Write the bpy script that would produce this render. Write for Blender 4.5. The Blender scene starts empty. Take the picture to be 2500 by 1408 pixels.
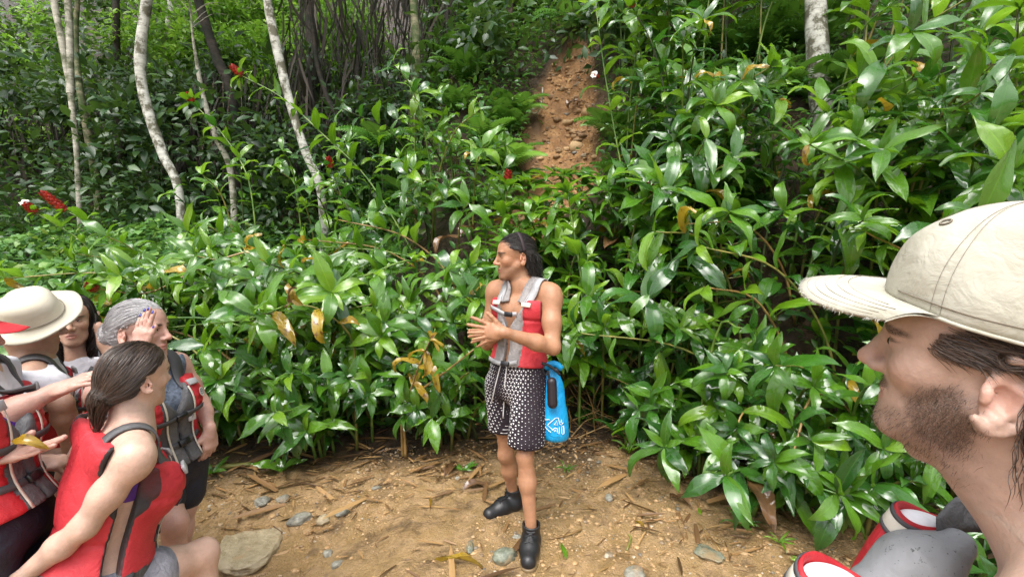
import bpy, math, random
import numpy as np
from mathutils import Vector, Matrix

# ------------------------------------------------------------------ camera, sky, sun, exposure
scene = bpy.context.scene
COL = scene.collection
PITCH = math.radians(4.2)
CAMZ = 1.6
FPX = 1145.0
cam_data = bpy.data.cameras.new("camera")
cam_data.sensor_fit = 'HORIZONTAL'
cam_data.sensor_width = 36.0
cam_data.lens = FPX / 2500.0 * 36.0
cam_data.clip_start = 0.02
cam_data.clip_end = 400.0
cam = bpy.data.objects.new("camera", cam_data)
COL.objects.link(cam)
cam.location = (0, 0, CAMZ)
cam.rotation_euler = (math.radians(90) - PITCH, 0, 0)
scene.camera = cam

SUN_EL, SUN_AZ = math.radians(62), math.radians(200)      # azimuth clockwise from +Y: behind the camera, a little left
world = bpy.data.worlds.new("World")
scene.world = world
world.use_nodes = True
wn = world.node_tree
wn.nodes.clear()
w_out = wn.nodes.new('ShaderNodeOutputWorld')
w_bg = wn.nodes.new('ShaderNodeBackground')
w_sky = wn.nodes.new('ShaderNodeTexSky')
w_sky.sky_type = 'NISHITA'
w_sky.sun_disc = False
w_sky.sun_elevation = SUN_EL
w_sky.sun_rotation = SUN_AZ
w_sky.air_density = 1.0
w_sky.dust_density = 6.0
w_sky.ozone_density = 1.0
w_hsv = wn.nodes.new('ShaderNodeHueSaturation')
w_hsv.inputs['Saturation'].default_value = 0.22            # cloud cover: the blue is nearly gone
wn.links.new(w_sky.outputs[0], w_hsv.inputs['Color'])
wn.links.new(w_hsv.outputs[0], w_bg.inputs['Color'])
w_bg.inputs['Strength'].default_value = 0.15
wn.links.new(w_bg.outputs[0], w_out.inputs[0])

sun_data = bpy.data.lights.new("sun", 'SUN')
sun_data.energy = 0.8
sun_data.angle = math.radians(50)
sun_data.color = (1.0, 0.96, 0.9)
sun = bpy.data.objects.new("sun", sun_data)
COL.objects.link(sun)
sdir = Vector((math.sin(SUN_AZ) * math.cos(SUN_EL), math.cos(SUN_AZ) * math.cos(SUN_EL), math.sin(SUN_EL)))
sun.rotation_euler = (-sdir).to_track_quat('-Z', 'Y').to_euler()
sun.location = (0, -5, 12)

scene.view_settings.view_transform = 'Standard'
scene.view_settings.look = 'None'
scene.view_settings.exposure = 1.2
scene.view_settings.gamma = 1.0
scene.view_settings.use_curve_mapping = False
scene.render.engine = 'CYCLES'
scene.cycles.max_bounces = 8
scene.cycles.transparent_max_bounces = 8
scene.cycles.use_denoising = True

# ------------------------------------------------------------------ small helpers
rng = np.random.default_rng(7)
_ct, _st = math.cos(PITCH), math.sin(PITCH)


def P(px, py, d):
    """World point that stands at depth d (metres along the view axis) on the sight line of a photo pixel."""
    u = (px - 1250.0) / FPX
    v = (704.0 - py) / FPX
    return np.array((d * u, d * (_ct + v * _st), CAMZ + d * (-_st + v * _ct)))


def proj(p):
    p = np.asarray(p, float) - np.array((0, 0, CAMZ))
    d = p[..., 1] * _ct - p[..., 2] * _st
    return 1250 + FPX * p[..., 0] / d, 704 - FPX * (p[..., 1] * _st + p[..., 2] * _ct) / d, d


def nrm(v):
    v = np.asarray(v, float)
    return v / max(1e-9, np.linalg.norm(v))


def smooth(a, b, x):
    t = np.clip((np.asarray(x, float) - a) / (b - a), 0, 1)
    return t * t * (3 - 2 * t)


def mesh_data(name, verts, faces, mat=None, smooth_shade=True, uv=None, attrs=None, mats=None, mat_idx=None):
    """verts (n,3); faces: array (m,3|4), or list of arrays of such. uv per vertex (n,2). attrs {name: per-vertex float}."""
    me = bpy.data.meshes.new(name)
    verts = np.ascontiguousarray(verts, dtype=np.float32)
    fl = faces if isinstance(faces, list) else [faces]
    fl = [np.asarray(f, dtype=np.int32) for f in fl if len(f)]
    loops = np.concatenate([f.ravel() for f in fl])
    totals = np.concatenate([np.full(len(f), f.shape[1], dtype=np.int32) for f in fl])
    starts = np.zeros(len(totals), dtype=np.int32)
    starts[1:] = np.cumsum(totals)[:-1]
    me.vertices.add(len(verts))
    me.vertices.foreach_set('co', verts.ravel())
    me.loops.add(len(loops))
    me.loops.foreach_set('vertex_index', loops)
    me.polygons.add(len(totals))
    me.polygons.foreach_set('loop_start', starts)
    me.polygons.foreach_set('loop_total', totals)
    if smooth_shade:
        me.polygons.foreach_set('use_smooth', np.ones(len(totals), dtype=bool))
    if uv is not None:
        l = me.uv_layers.new(name='UVMap')
        l.data.foreach_set('uv', np.asarray(uv, np.float32)[loops].ravel())
    for k, a in (attrs or {}).items():
        at = me.attributes.new(k, 'FLOAT', 'POINT')
        at.data.foreach_set('value', np.asarray(a, np.float32))
    for m in (mats or ([mat] if mat else [])):
        me.materials.append(m)
    if mat_idx is not None:
        me.polygons.foreach_set('material_index', np.asarray(mat_idx, np.int32))
    me.update(calc_edges=True)
    me.validate()
    return me


def obj(name, me, parent=None, loc=None, label=None, cat=None, group=None, kind=None):
    o = bpy.data.objects.new(name, me)
    COL.objects.link(o)
    if parent is not None:
        o.parent = parent
    if loc is not None:
        o.location = loc
    tag(o, label, cat, group, kind)
    return o


def tag(o, label=None, cat=None, group=None, kind=None):
    if label: o['label'] = label
    if cat: o['category'] = cat
    if group: o['group'] = group
    if kind: o['kind'] = kind
    return o


def thing(name, label, cat, loc=(0, 0, 0), group=None):
    o = bpy.data.objects.new(name, None)
    o.empty_display_size = 0.1
    COL.objects.link(o)
    o.location = loc
    return tag(o, label, cat, group)


def child(name, parent, verts, faces, mat, **kw):
    """Mesh given in world coordinates, as a child of an un-rotated Empty (or of another child of it)."""
    p = np.zeros(3)
    q = parent
    while q is not None:
        p += np.array(q.location)
        q = q.parent
    return obj(name, mesh_data(name, np.asarray(verts) - p, faces, mat, **kw), parent)


class MB:
    """Collects shapes given as (verts, quads/tris)."""
    def __init__(self):
        self.v, self.f3, self.f4, self.uv, self.n = [], [], [], [], 0

    def add(self, v, f, uv=None):
        v = np.asarray(v, float)
        f = np.asarray(f, int)
        self.v.append(v)
        self.uv.append(np.zeros((len(v), 2)) if uv is None else np.asarray(uv, float))
        (self.f3 if f.shape[1] == 3 else self.f4).append(f + self.n)
        self.n += len(v)
        return self

    def get(self):
        fs = []
        if self.f4: fs.append(np.concatenate(self.f4))
        if self.f3: fs.append(np.concatenate(self.f3))
        return np.concatenate(self.v), fs, np.concatenate(self.uv)


def frame_along(pts):
    """Parallel-transport frames along a polyline."""
    pts = np.asarray(pts, float)
    t = np.gradient(pts, axis=0)
    t /= np.linalg.norm(t, axis=1)[:, None] + 1e-12
    a = np.array((0, 0, 1.0)) if abs(t[0][2]) < 0.9 else np.array((1.0, 0, 0))
    n = nrm(a - t[0] * np.dot(a, t[0]))
    N = [n]
    for i in range(1, len(pts)):
        n = N[-1] - t[i] * np.dot(N[-1], t[i])
        N.append(nrm(n))
    N = np.array(N)
    return t, N, np.cross(t, N)


def tube(pts, rad, k=6, cap=True, flat=1.0):
    pts = np.asarray(pts, float)
    rad = np.broadcast_to(np.asarray(rad, float), (len(pts),))
    t, n, b = frame_along(pts)
    a = np.arange(k) * 2 * math.pi / k
    v = pts[:, None, :] + rad[:, None, None] * (np.cos(a)[None, :, None] * n[:, None, :] * flat + np.sin(a)[None, :, None] * b[:, None, :])
    m = len(pts)
    i, j = np.meshgrid(np.arange(m - 1), np.arange(k), indexing='ij')
    f = np.stack([i * k + j, i * k + (j + 1) % k, (i + 1) * k + (j + 1) % k, (i + 1) * k + j], -1).reshape(-1, 4)
    v = v.reshape(-1, 3)
    uv = np.stack([np.tile(a / (2 * math.pi), m), np.repeat(np.linspace(0, 1, m), k)], -1)
    mb = MB()
    if cap:
        v = np.concatenate([v, pts[:1], pts[-1:]])
        uv = np.concatenate([uv, [[0, 0], [0, 1]]])
        c0, c1 = m * k, m * k + 1
        jj = np.arange(k)
        f3 = np.concatenate([np.stack([np.full(k, c0), (jj + 1) % k, jj], -1),
                             np.stack([np.full(k, c1), (m - 1) * k + jj, (m - 1) * k + (jj + 1) % k], -1)])
        return v, [f, f3], uv
    return v, [f], uv


def spline(pts, n):
    """Catmull-Rom through the points."""
    p = np.asarray(pts, float)
    p = np.concatenate([[2 * p[0] - p[1]], p, [2 * p[-1] - p[-2]]])
    m = len(p) - 3
    u = np.linspace(0, m - 1e-6, n)
    i = u.astype(int)
    t = (u - i)[:, None]
    a, b, c, d = p[i], p[i + 1], p[i + 2], p[i + 3]
    return 0.5 * (2 * b + (c - a) * t + (2 * a - 5 * b + 4 * c - d) * t * t + (3 * b - a - 3 * c + d) * t ** 3)


# value noise for geometry
_perm = np.random.default_rng(3).random((64, 64, 64))


def vnoise(p, f=1.0):
    p = np.asarray(p, float) * f + 100.0
    i = np.floor(p).astype(int)
    t = p - i
    t = t * t * (3 - 2 * t)
    i = i % 64
    j = (i + 1) % 64
    x0, y0, z0, x1, y1, z1 = i[..., 0], i[..., 1], i[..., 2], j[..., 0], j[..., 1], j[..., 2]
    tx, ty, tz = t[..., 0], t[..., 1], t[..., 2]
    c00 = _perm[x0, y0, z0] * (1 - tx) + _perm[x1, y0, z0] * tx
    c10 = _perm[x0, y1, z0] * (1 - tx) + _perm[x1, y1, z0] * tx
    c01 = _perm[x0, y0, z1] * (1 - tx) + _perm[x1, y0, z1] * tx
    c11 = _perm[x0, y1, z1] * (1 - tx) + _perm[x1, y1, z1] * tx
    return ((c00 * (1 - ty) + c10 * ty) * (1 - tz) + (c01 * (1 - ty) + c11 * ty) * tz) * 2 - 1


# ------------------------------------------------------------------ material helpers
class M:
    """Tiny node-tree builder."""
    def __init__(self, name):
        self.m = bpy.data.materials.new(name)
        self.m.use_nodes = True
        self.t = self.m.node_tree
        self.t.nodes.clear()
        self.out = self.t.nodes.new('ShaderNodeOutputMaterial')

    def n(self, kind, **ins):
        nd = self.t.nodes.new('ShaderNode' + kind)
        for k, v in ins.items():
            if hasattr(nd, k) and k not in nd.inputs:
                setattr(nd, k, v)
        self.set(nd, ins)
        return nd

    def set(self, nd, ins):
        for k, v in ins.items():
            key = k.replace('_', ' ') if k not in nd.inputs else k
            if key in nd.inputs:
                s = nd.inputs[key]
                if isinstance(v, bpy.types.NodeSocket):
                    self.t.links.new(v, s)
                else:
                    if s.type == 'RGBA' and len(v) == 3:
                        v = (*v, 1)
                    s.default_value = v

    def math(self, op, a, b=None, c=None):
        nd = self.t.nodes.new('ShaderNodeMath')
        nd.operation = op
        for i, v in enumerate((a, b, c)):
            if v is None: continue
            if isinstance(v, bpy.types.NodeSocket): self.t.links.new(v, nd.inputs[i])
            else: nd.inputs[i].default_value = v
        return nd.outputs[0]

    def ramp(self, fac, stops, interp='LINEAR'):
        nd = self.t.nodes.new('ShaderNodeValToRGB')
        nd.color_ramp.interpolation = interp
        while len(nd.color_ramp.elements) < len(stops):
            nd.color_ramp.elements.new(0.5)
        for e, (p, c) in zip(nd.color_ramp.elements, stops):
            e.position = p
            e.color = (*c, 1) if len(c) == 3 else c
        self.t.links.new(fac, nd.inputs[0])
        return nd.outputs[0]

    def mix(self, fac, a, b, blend='MIX'):
        nd = self.t.nodes.new('ShaderNodeMix')
        nd.data_type = 'RGBA'
        nd.blend_type = blend
        for s, v in ((nd.inputs[0], fac), (nd.inputs[6], a), (nd.inputs[7], b)):
            if isinstance(v, bpy.types.NodeSocket): self.t.links.new(v, s)
            elif isinstance(v, (int, float)): s.default_value = v
            else: s.default_value = (*v, 1) if len(v) == 3 else v
        return nd.outputs[2]

    def noise(self, scale, detail=3, rough=0.55, vec=None, dist=0.0):
        nd = self.t.nodes.new('ShaderNodeTexNoise')
        nd.inputs['Scale'].default_value = scale
        nd.inputs['Detail'].default_value = detail
        nd.inputs['Roughness'].default_value = rough
        nd.inputs['Distortion'].default_value = dist
        if vec is not None: self.t.links.new(vec, nd.inputs['Vector'])
        return nd.outputs[0]

    def coord(self, which='Object'):
        return self.n('TexCoord').outputs[which]

    def geo(self, which='Position'):
        return self.n('NewGeometry').outputs[which]

    def attr(self, name, out='Fac'):
        nd = self.t.nodes.new('ShaderNodeAttribute')
        nd.attribute_name = name
        return nd.outputs[out]

    def mapping(self, vec, scale):
        nd = self.t.nodes.new('ShaderNodeMapping')
        self.t.links.new(vec, nd.inputs[0])
        nd.inputs['Scale'].default_value = scale
        return nd.outputs[0]

    def bump(self, h, strength=0.3, dist=0.01, normal=None):
        nd = self.t.nodes.new('ShaderNodeBump')
        nd.inputs['Strength'].default_value = strength
        nd.inputs['Distance'].default_value = dist
        self.t.links.new(h, nd.inputs['Height'])
        if normal is not None: self.t.links.new(normal, nd.inputs['Normal'])
        return nd.outputs[0]

    def pbsdf(self, **ins):
        nd = self.t.nodes.new('ShaderNodeBsdfPrincipled')
        ren = {'color': 'Base Color', 'rough': 'Roughness', 'spec': 'Specular IOR Level', 'normal': 'Normal', 'metal': 'Metallic',
               'sss': 'Subsurface Weight', 'sssr': 'Subsurface Radius', 'ssss': 'Subsurface Scale', 'coat': 'Coat Weight',
               'coat_rough': 'Coat Roughness', 'sheen': 'Sheen Weight', 'alpha': 'Alpha', 'trans': 'Transmission Weight'}
        for k, v in ins.items():
            s = nd.inputs[ren[k]]
            if isinstance(v, bpy.types.NodeSocket): self.t.links.new(v, s)
            elif s.type == 'RGBA': s.default_value = (*v, 1)
            else: s.default_value = v
        return nd.outputs[0]

    def done(self, shader):
        self.t.links.new(shader, self.out.inputs[0])
        return self.m


# ------------------------------------------------------------------ implicit shapes (bodies, clothes, boots)
def rcone(a, b, ra, rb):
    a, b = np.asarray(a, float), np.asarray(b, float)
    r = max(ra, rb)
    ba = b - a
    L2 = max(1e-12, ba @ ba)

    def f(p):
        q = p - a.astype(np.float32)
        h = np.clip((q @ ba.astype(np.float32)) / np.float32(L2), 0, 1)
        return np.linalg.norm(q - h[..., None] * ba.astype(np.float32), axis=-1) - (ra + (rb - ra) * h)
    return f, np.minimum(a, b) - r, np.maximum(a, b) + r


def ell(c, r, R=None):
    """Ellipsoid; R columns are its axes."""
    c = np.asarray(c, float)
    r = np.broadcast_to(np.asarray(r, float), (3,))
    R = np.eye(3) if R is None else np.asarray(R, float)
    ext = np.sqrt(((R * r) ** 2).sum(1))
    Rf, rf, cf = R.astype(np.float32), r.astype(np.float32), c.astype(np.float32)

    def f(p):
        q = (p - cf) @ Rf
        k0 = np.linalg.norm(q / rf, axis=-1)
        k1 = np.linalg.norm(q / (rf * rf), axis=-1)
        return k0 * (k0 - 1) / np.maximum(k1, 1e-6)
    return f, c - ext, c + ext


def rbox(c, half, rad, R=None):
    c = np.asarray(c, float)
    half = np.asarray(half, float)
    R = np.eye(3) if R is None else np.asarray(R, float)
    ext = np.abs(R) @ half

    def f(p):
        q = np.abs((p - c.astype(np.float32)) @ R.astype(np.float32)) - (half - rad).astype(np.float32)
        return np.linalg.norm(np.maximum(q, 0), axis=-1) + np.minimum(q.max(-1), 0) - rad
    return f, c - ext, c + ext


class SDF:
    def __init__(self, lo, hi, h):
        self.h = h
        self.lo = np.asarray(lo, float)
        n = np.ceil((np.asarray(hi) - self.lo) / h).astype(int) + 1
        self.ax = [(self.lo[i] + h * np.arange(n[i])).astype(np.float32) for i in range(3)]
        self.d = np.full(n, 0.5, np.float32)

    def like(self):
        o = SDF.__new__(SDF)
        o.h, o.lo, o.ax, o.d = self.h, self.lo, self.ax, np.full_like(self.d, .5)
        return o

    def sub(self, lo, hi, pad):
        s = []
        for i in range(3):
            a = int(np.clip(np.floor((lo[i] - pad - self.lo[i]) / self.h), 0, self.d.shape[i]))
            b = int(np.clip(np.ceil((hi[i] + pad - self.lo[i]) / self.h) + 1, 0, self.d.shape[i]))
            s.append(slice(a, b))
        return tuple(s)

    def pts(self, s=None):
        ax = self.ax if s is None else [self.ax[i][s[i]] for i in range(3)]
        return np.stack(np.meshgrid(*ax, indexing='ij'), -1)

    def add(self, prim, k=0.02, pad=None, op='u'):
        f, lo, hi = prim
        s = self.sub(lo, hi, (k + 3 * self.h) if pad is None else pad)
        if any(q.stop <= q.start for q in s): return self
        a = self.d[s]
        b = f(self.pts(s))
        if op == 'u':
            h = np.maximum(k - np.abs(a - b), 0) / k
            self.d[s] = np.minimum(a, b) - h * h * k * 0.25
        elif op == 's':
            b = -b
            h = np.maximum(k - np.abs(a - b), 0) / k
            self.d[s] = np.maximum(a, b) + h * h * k * 0.25
        return self

    def cut(self, fn, k=0.004):
        """Keep only where fn(p) < 0."""
        b = fn(self.pts()).astype(np.float32)
        a = self.d
        h = np.maximum(k - np.abs(a - b), 0) / k
        self.d = np.maximum(a, b) + h * h * k * 0.25
        return self

    def at(self, p):
        """Trilinear sample."""
        q = (np.asarray(p) - self.lo) / self.h
        i = np.clip(np.floor(q).astype(int), 0, np.array(self.d.shape) - 2)
        t = np.clip(q - i, 0, 1)
        r = 0
        for a in (0, 1):
            for b in (0, 1):
                for c in (0, 1):
                    w = (t[..., 0] if a else 1 - t[..., 0]) * (t[..., 1] if b else 1 - t[..., 1]) * (t[..., 2] if c else 1 - t[..., 2])
                    r = r + w * self.d[i[..., 0] + a, i[..., 1] + b, i[..., 2] + c]
        return r

    def grad(self, p, e=None):
        e = e or self.h
        g = np.stack([self.at(p + np.eye(3)[i] * e) - self.at(p - np.eye(3)[i] * e) for i in range(3)], -1)
        return g / (np.linalg.norm(g, axis=-1, keepdims=True) + 1e-9)

    def mesh(self):
        D = self.d
        S = D < 0
        nx, ny, nz = D.shape
        c = S[:-1, :-1, :-1].astype(np.int8)
        for (a, b, e) in [(0, 0, 1), (0, 1, 0), (0, 1, 1), (1, 0, 0), (1, 0, 1), (1, 1, 0), (1, 1, 1)]:
            c = c + S[a:nx - 1 + a, b:ny - 1 + b, e:nz - 1 + e]
        I = np.argwhere((c > 0) & (c < 8))
        if not len(I): return np.zeros((0, 3)), np.zeros((0, 4), int)
        ids = np.full(c.shape, -1, np.int32)
        ids[I[:, 0], I[:, 1], I[:, 2]] = np.arange(len(I))
        pos = np.zeros((len(I), 3))
        cnt = np.zeros(len(I))
        val = {}
        cor = [(a, b, e) for a in (0, 1) for b in (0, 1) for e in (0, 1)]
        for q in cor:
            val[q] = D[I[:, 0] + q[0], I[:, 1] + q[1], I[:, 2] + q[2]]
        for q in cor:
            for ax in range(3):
                if q[ax]: continue
                r = list(q); r[ax] = 1; r = tuple(r)
                va, vb = val[q], val[r]
                x = (va < 0) != (vb < 0)
                t = np.where(x, va / np.where(x, va - vb, 1), 0)
                pt = np.array(q, float)[None, :] + 0 * pos
                pt[:, ax] += t
                pos += np.where(x[:, None], pt, 0)
                cnt += x
        V = self.lo + self.h * (I + pos / np.maximum(cnt, 1)[:, None])
        F = []
        for ax in range(3):
            sl0 = [slice(1, -1)] * 3; sl1 = [slice(1, -1)] * 3
            sl0[ax] = slice(0, -1); sl1[ax] = slice(1, None)
            A, B = S[tuple(sl0)], S[tuple(sl1)]
            E = np.argwhere(A != B)
            if not len(E): continue
            inside = A[E[:, 0], E[:, 1], E[:, 2]]
            off = np.ones(3, int); off[ax] = 0
            E = E + off
            u, w = (ax + 1) % 3, (ax + 2) % 3
            def cell(du, dw):
                q = E.copy(); q[:, u] += du; q[:, w] += dw
                return ids[q[:, 0], q[:, 1], q[:, 2]]
            quad = np.stack([cell(-1, -1), cell(0, -1), cell(0, 0), cell(-1, 0)], -1)
            quad[~inside] = quad[~inside][:, ::-1]
            F.append(quad)
        return V, np.concatenate(F)


def split_by(verts, faces, key):
    """Split a quad mesh into pieces by an integer key per face: {key: (verts, faces)}."""
    r = {}
    for k in np.unique(key):
        f = faces[key == k]
        u, inv = np.unique(f, return_inverse=True)
        r[int(k)] = (verts[u], inv.reshape(f.shape))
    return r


def relax(V, F, n=1, w=0.5):
    """Laplacian smoothing of a quad mesh."""
    for _ in range(n):
        acc = np.zeros_like(V)
        c = np.zeros(len(V))
        for a, b in ((0, 1), (1, 2), (2, 3), (3, 0)):
            np.add.at(acc, F[:, a], V[F[:, b]]); np.add.at(c, F[:, a], 1)
            np.add.at(acc, F[:, b], V[F[:, a]]); np.add.at(c, F[:, b], 1)
        V = V * (1 - w) + w * acc / np.maximum(c, 1)[:, None]
    return V
# ------------------------------------------------------------------ terrain
SCAR = np.array([(-0.15, 5.1), (0.15, 5.5), (0.66, 6.4), (0.95, 7.8), (1.02, 8.6)])
SCARW = np.array([0.25, 0.36, 0.56, 0.52, 0.15])


def scar_mask(x, y):
    yy = np.clip(y, SCAR[0, 1], SCAR[-1, 1])
    cx = np.interp(yy, SCAR[:, 1], SCAR[:, 0])
    hw = np.interp(yy, SCAR[:, 1], SCARW)
    wob = vnoise(np.stack([x, y, 0 * x], -1), 1.7) * 0.20 + vnoise(np.stack([x, y, 0 * x], -1), 5.0) * 0.14
    d = np.abs(x - cx) + np.abs(y - yy) * 1.5
    return 1 - smooth(hw - 0.12, hw + 0.14, d + wob)


def edge(x):
    return np.interp(x, [-8, -3.2, -2, -0.3, 0.9, 1.5, 2.2, 3.2, 8], [3.3, 3.4, 3.5, 3.75, 3.85, 3.3, 2.75, 2.2, 1.5])


_S = [-50, 0, .5, 1.0, 1.8, 2.8, 4.8, 7, 9, 12, 20, 60]
_ZL = [0, 0, .10, .40, .80, 1.15, 1.55, 3.6, 5.6, 8.5, 15, 30]
_ZR = [0, 0, .12, .55, 1.75, 2.8, 5.1, 7.2, 9.0, 12, 19, 34]


def base_h(x, y):
    x, y = np.asarray(x, float), np.asarray(y, float)
    s = y - edge(x)
    w = smooth(-2.2, -0.4, x + 0.12 * (y - 5))
    z = np.interp(s, _S, _ZL) * (1 - w) + np.interp(s, _S, _ZR) * w
    z = z - 0.2 * smooth(-0.5, -1.3, x) * (1 - smooth(2.2, 3.6, y))
    z = z - 0.10 * smooth(0.3, 2.0, x) * (1 - smooth(0.5, 2.2, y))
    return z


def H(x, y):
    x, y = np.asarray(x, float), np.asarray(y, float)
    s = y - edge(x)
    q = np.stack([x, y, 0 * x], -1)
    up = smooth(0.0, 1.5, s)
    z = base_h(x, y)
    z = z + up * (0.22 * vnoise(q, 0.9) + 0.10 * vnoise(q, 2.3))
    z = z + 0.035 * vnoise(q, 1.9) + 0.012 * vnoise(q, 6.0) + 0.007 * vnoise(q, 15.0) * smooth(-3, 0, s)
    z = z + (1 - smooth(-.2, .6, s)) * (0.016 * vnoise(q, 5.0) + 0.016 * np.abs(vnoise(q, 10.0)) + 0.009 * vnoise(q, 22.0) + .006 * np.abs(vnoise(q, 38.0)))
    sm = scar_mask(x, y)
    z = z - sm * 0.22 + sm * (0.10 * vnoise(q * (3.2, .8, 1), 2.2) + 0.06 * vnoise(q, 6) + 0.03 * vnoise(q, 13) + .012 * np.abs(vnoise(q, 24)))
    return z


def build_ground():
    xs = np.unique(np.concatenate([np.linspace(-60, -8, 14), np.linspace(-8, -2.6, 40), np.linspace(-2.6, 3.0, 330), np.linspace(3.0, 9, 40), np.linspace(9, 60, 14)]))
    ys = np.unique(np.concatenate([np.linspace(-60, -2, 14), np.linspace(-2, 1.2, 22), np.linspace(1.2, 4.4, 230), np.linspace(4.4, 10, 110), np.linspace(10, 26, 40), np.linspace(26, 70, 10)]))
    X, Y = np.meshgrid(xs, ys, indexing='ij')
    Z = H(X, Y)
    v = np.stack([X, Y, Z], -1).reshape(-1, 3)
    nx, ny = len(xs), len(ys)
    i, j = np.meshgrid(np.arange(nx - 1), np.arange(ny - 1), indexing='ij')
    f = np.stack([i * ny + j, (i + 1) * ny + j, (i + 1) * ny + j + 1, i * ny + j + 1], -1).reshape(-1, 4)
    s = (Y - edge(X)).ravel()
    path = 1 - smooth(-0.55, 0.25, s + 0.35 * vnoise(v * (1, 1, 0), 2.2))
    m = M('mud')
    pos = m.geo()
    big = m.noise(1.6, 4, 0.6, pos)
    mid = m.noise(9, 5, 0.65, pos)
    fine = m.noise(60, 4, 0.6, pos)
    mud = m.ramp(big, [(0.28, (.23, .145, .058)), (0.5, (.36, .230, .096)), (0.72, (.45, .300, .138))])
    mud = m.mix(m.ramp(mid, [(0.42, (0, 0, 0)), (0.62, (1, 1, 1))]), mud, (.46, .300, .150))
    mud = m.mix(m.ramp(m.noise(4.2, 4, 0.7, pos), [(0.53, (0, 0, 0)), (0.68, (.8, .8, .8))]), mud, (.12, .076, .038))
    mud = m.mix(m.ramp(fine, [(0.52, (0, 0, 0)), (0.80, (.3, .3, .3))]), mud, (.13, .08, .045))
    scar = m.ramp(m.noise(5, 5, 0.7, pos), [(0.32, (.16, .080, .032)), (0.52, (.37, .195, .080)), (0.68, (.50, .30, .13))])
    scar = m.mix(m.ramp(m.noise(22, 4, 0.6, pos), [(0.5, (0, 0, 0)), (0.72, (.7, .7, .7))]), scar, (.16, .085, .04))
    humus = m.ramp(m.noise(14, 5, 0.65, pos), [(0.35, (.020, .013, .008)), (0.6, (.07, .045, .026)), (0.75, (.12, .08, .045))])
    col = m.mix(m.attr('path'), humus, mud)
    col = m.mix(m.attr('scar'), col, scar)
    wet = m.ramp(m.noise(2.7, 4, 0.6, pos), [(0.38, (.14, .14, .14)), (0.62, (.55, .55, .55))])
    h = m.math('ADD', m.math('MULTIPLY', m.noise(35, 6, 0.7, pos), 1.0), m.math('MULTIPLY', m.noise(120, 3, 0.6, pos), 0.45))
    mat = m.done(m.pbsdf(color=col, rough=wet, spec=0.5, normal=m.bump(h, 1.0, 0.034)))
    me = mesh_data('ground', v, f, mat, attrs={'path': path, 'scar': scar_mask(X, Y).ravel()})
    return obj('ground', me, label='wet ochre mud path and the steep forest bank behind it', kind='structure')


build_ground()


# ------------------------------------------------------------------ leaf materials
def leaf_mat(name, c0, c1, back, rough=(0.24, 0.42), trans=0.30, vein=26, spec=0.4, spots=None, wet=True):
    m = M(name)
    uv = m.n('TexCoord').outputs['UV']
    sep = m.n('SeparateXYZ', Vector=uv)
    rnd = m.n('ObjectInfo').outputs['Random']
    pos = m.geo()
    a = m.noise(2.3, 1, 0.5, pos)
    f = m.math('ADD', m.math('MULTIPLY', rnd, 0.75), m.math('MULTIPLY', a, 0.45))
    col = m.ramp(f, [(0.12, c0), (0.95, c1)])
    x = m.math('SUBTRACT', sep.outputs[0], 0.5)
    ax = m.math('ABSOLUTE', x)
    rib = m.math('SUBTRACT', 1.0, m.math('SMOOTH_MIN', m.math('MULTIPLY', ax, 26.0), 1.0, 0.2))
    col = m.mix(m.math('MULTIPLY', rib, 0.45), col, tuple(min(1, q * 1.6 + .02) for q in c1))
    # parallel veins following the blade outline
    wob = m.noise(3, 2, 0.5, uv)
    vv = m.math('SINE', m.math('MULTIPLY', m.math('ADD', ax, m.math('MULTIPLY', wob, .02)), vein * 6.283))
    vfac = m.math('MULTIPLY', m.math('ADD', vv, 1.0), 0.5)
    col = m.mix(m.math('MULTIPLY', vfac, 0.14), col, tuple(q * 0.45 for q in c0))
    if spots:
        sp = m.ramp(m.noise(6, 4, 0.65, m.mapping(pos, (3, 3, 3))), [(spots[0], (0, 0, 0)), (spots[0] + 0.1, (1, 1, 1))])
        col = m.mix(sp, col, spots[1])
    rg = m.ramp(m.noise(28, 3, 0.6, pos), [(0.35, (rough[0],) * 3), (0.65, (rough[1],) * 3)])
    hgt = m.math('ADD', m.math('MULTIPLY', vv, 0.9), m.math('MULTIPLY', m.noise(16, 3, 0.65, pos), 3.4))
    nrmn = m.bump(hgt, 0.6, 0.003)
    p = m.pbsdf(color=col, rough=rg, spec=spec, normal=nrmn, coat=1.0 if wet else 0.0, coat_rough=0.10)
    [n_ for n_ in m.t.nodes if n_.type == 'BSDF_PRINCIPLED'][0].inputs['Coat IOR'].default_value = 1.62
    tr = m.n('BsdfTranslucent')
    m.t.links.new(m.mix(0.5, col, back), tr.inputs['Color'])
    mx = m.n('MixShader')
    mx.inputs[0].default_value = trans
    m.t.links.new(p, mx.inputs[1])
    m.t.links.new(tr.outputs[0], mx.inputs[2])
    return m.done(mx.outputs[0])


LM = {
    'mid': leaf_mat('ginger leaf green', (.042, .158, .009), (.138, .335, .016), (.28, .54, .01), spots=(0.70, (.10, .06, .012))),
    'dark': leaf_mat('ginger leaf deep green', (.014, .082, .010), (.058, .200, .016), (.10, .36, .02), trans=0.22, spots=(0.71, (.08, .05, .012))),
    'lime': leaf_mat('ginger leaf young green', (.15, .35, .012), (.28, .51, .025), (.30, .55, .04), trans=0.38),
    'yellow': leaf_mat('ginger leaf yellowed', (.42, .26, .015), (.55, .38, .03), (.6, .4, .03), trans=0.3, spots=(0.55, (.16, .06, .02))),
    'brown': leaf_mat('ginger leaf withered', (.11, .05, .022), (.27, .14, .06), (.3, .15, .05), rough=(.35, .6), trans=0.12, spots=(0.6, (.04, .02, .012))),
}


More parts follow.
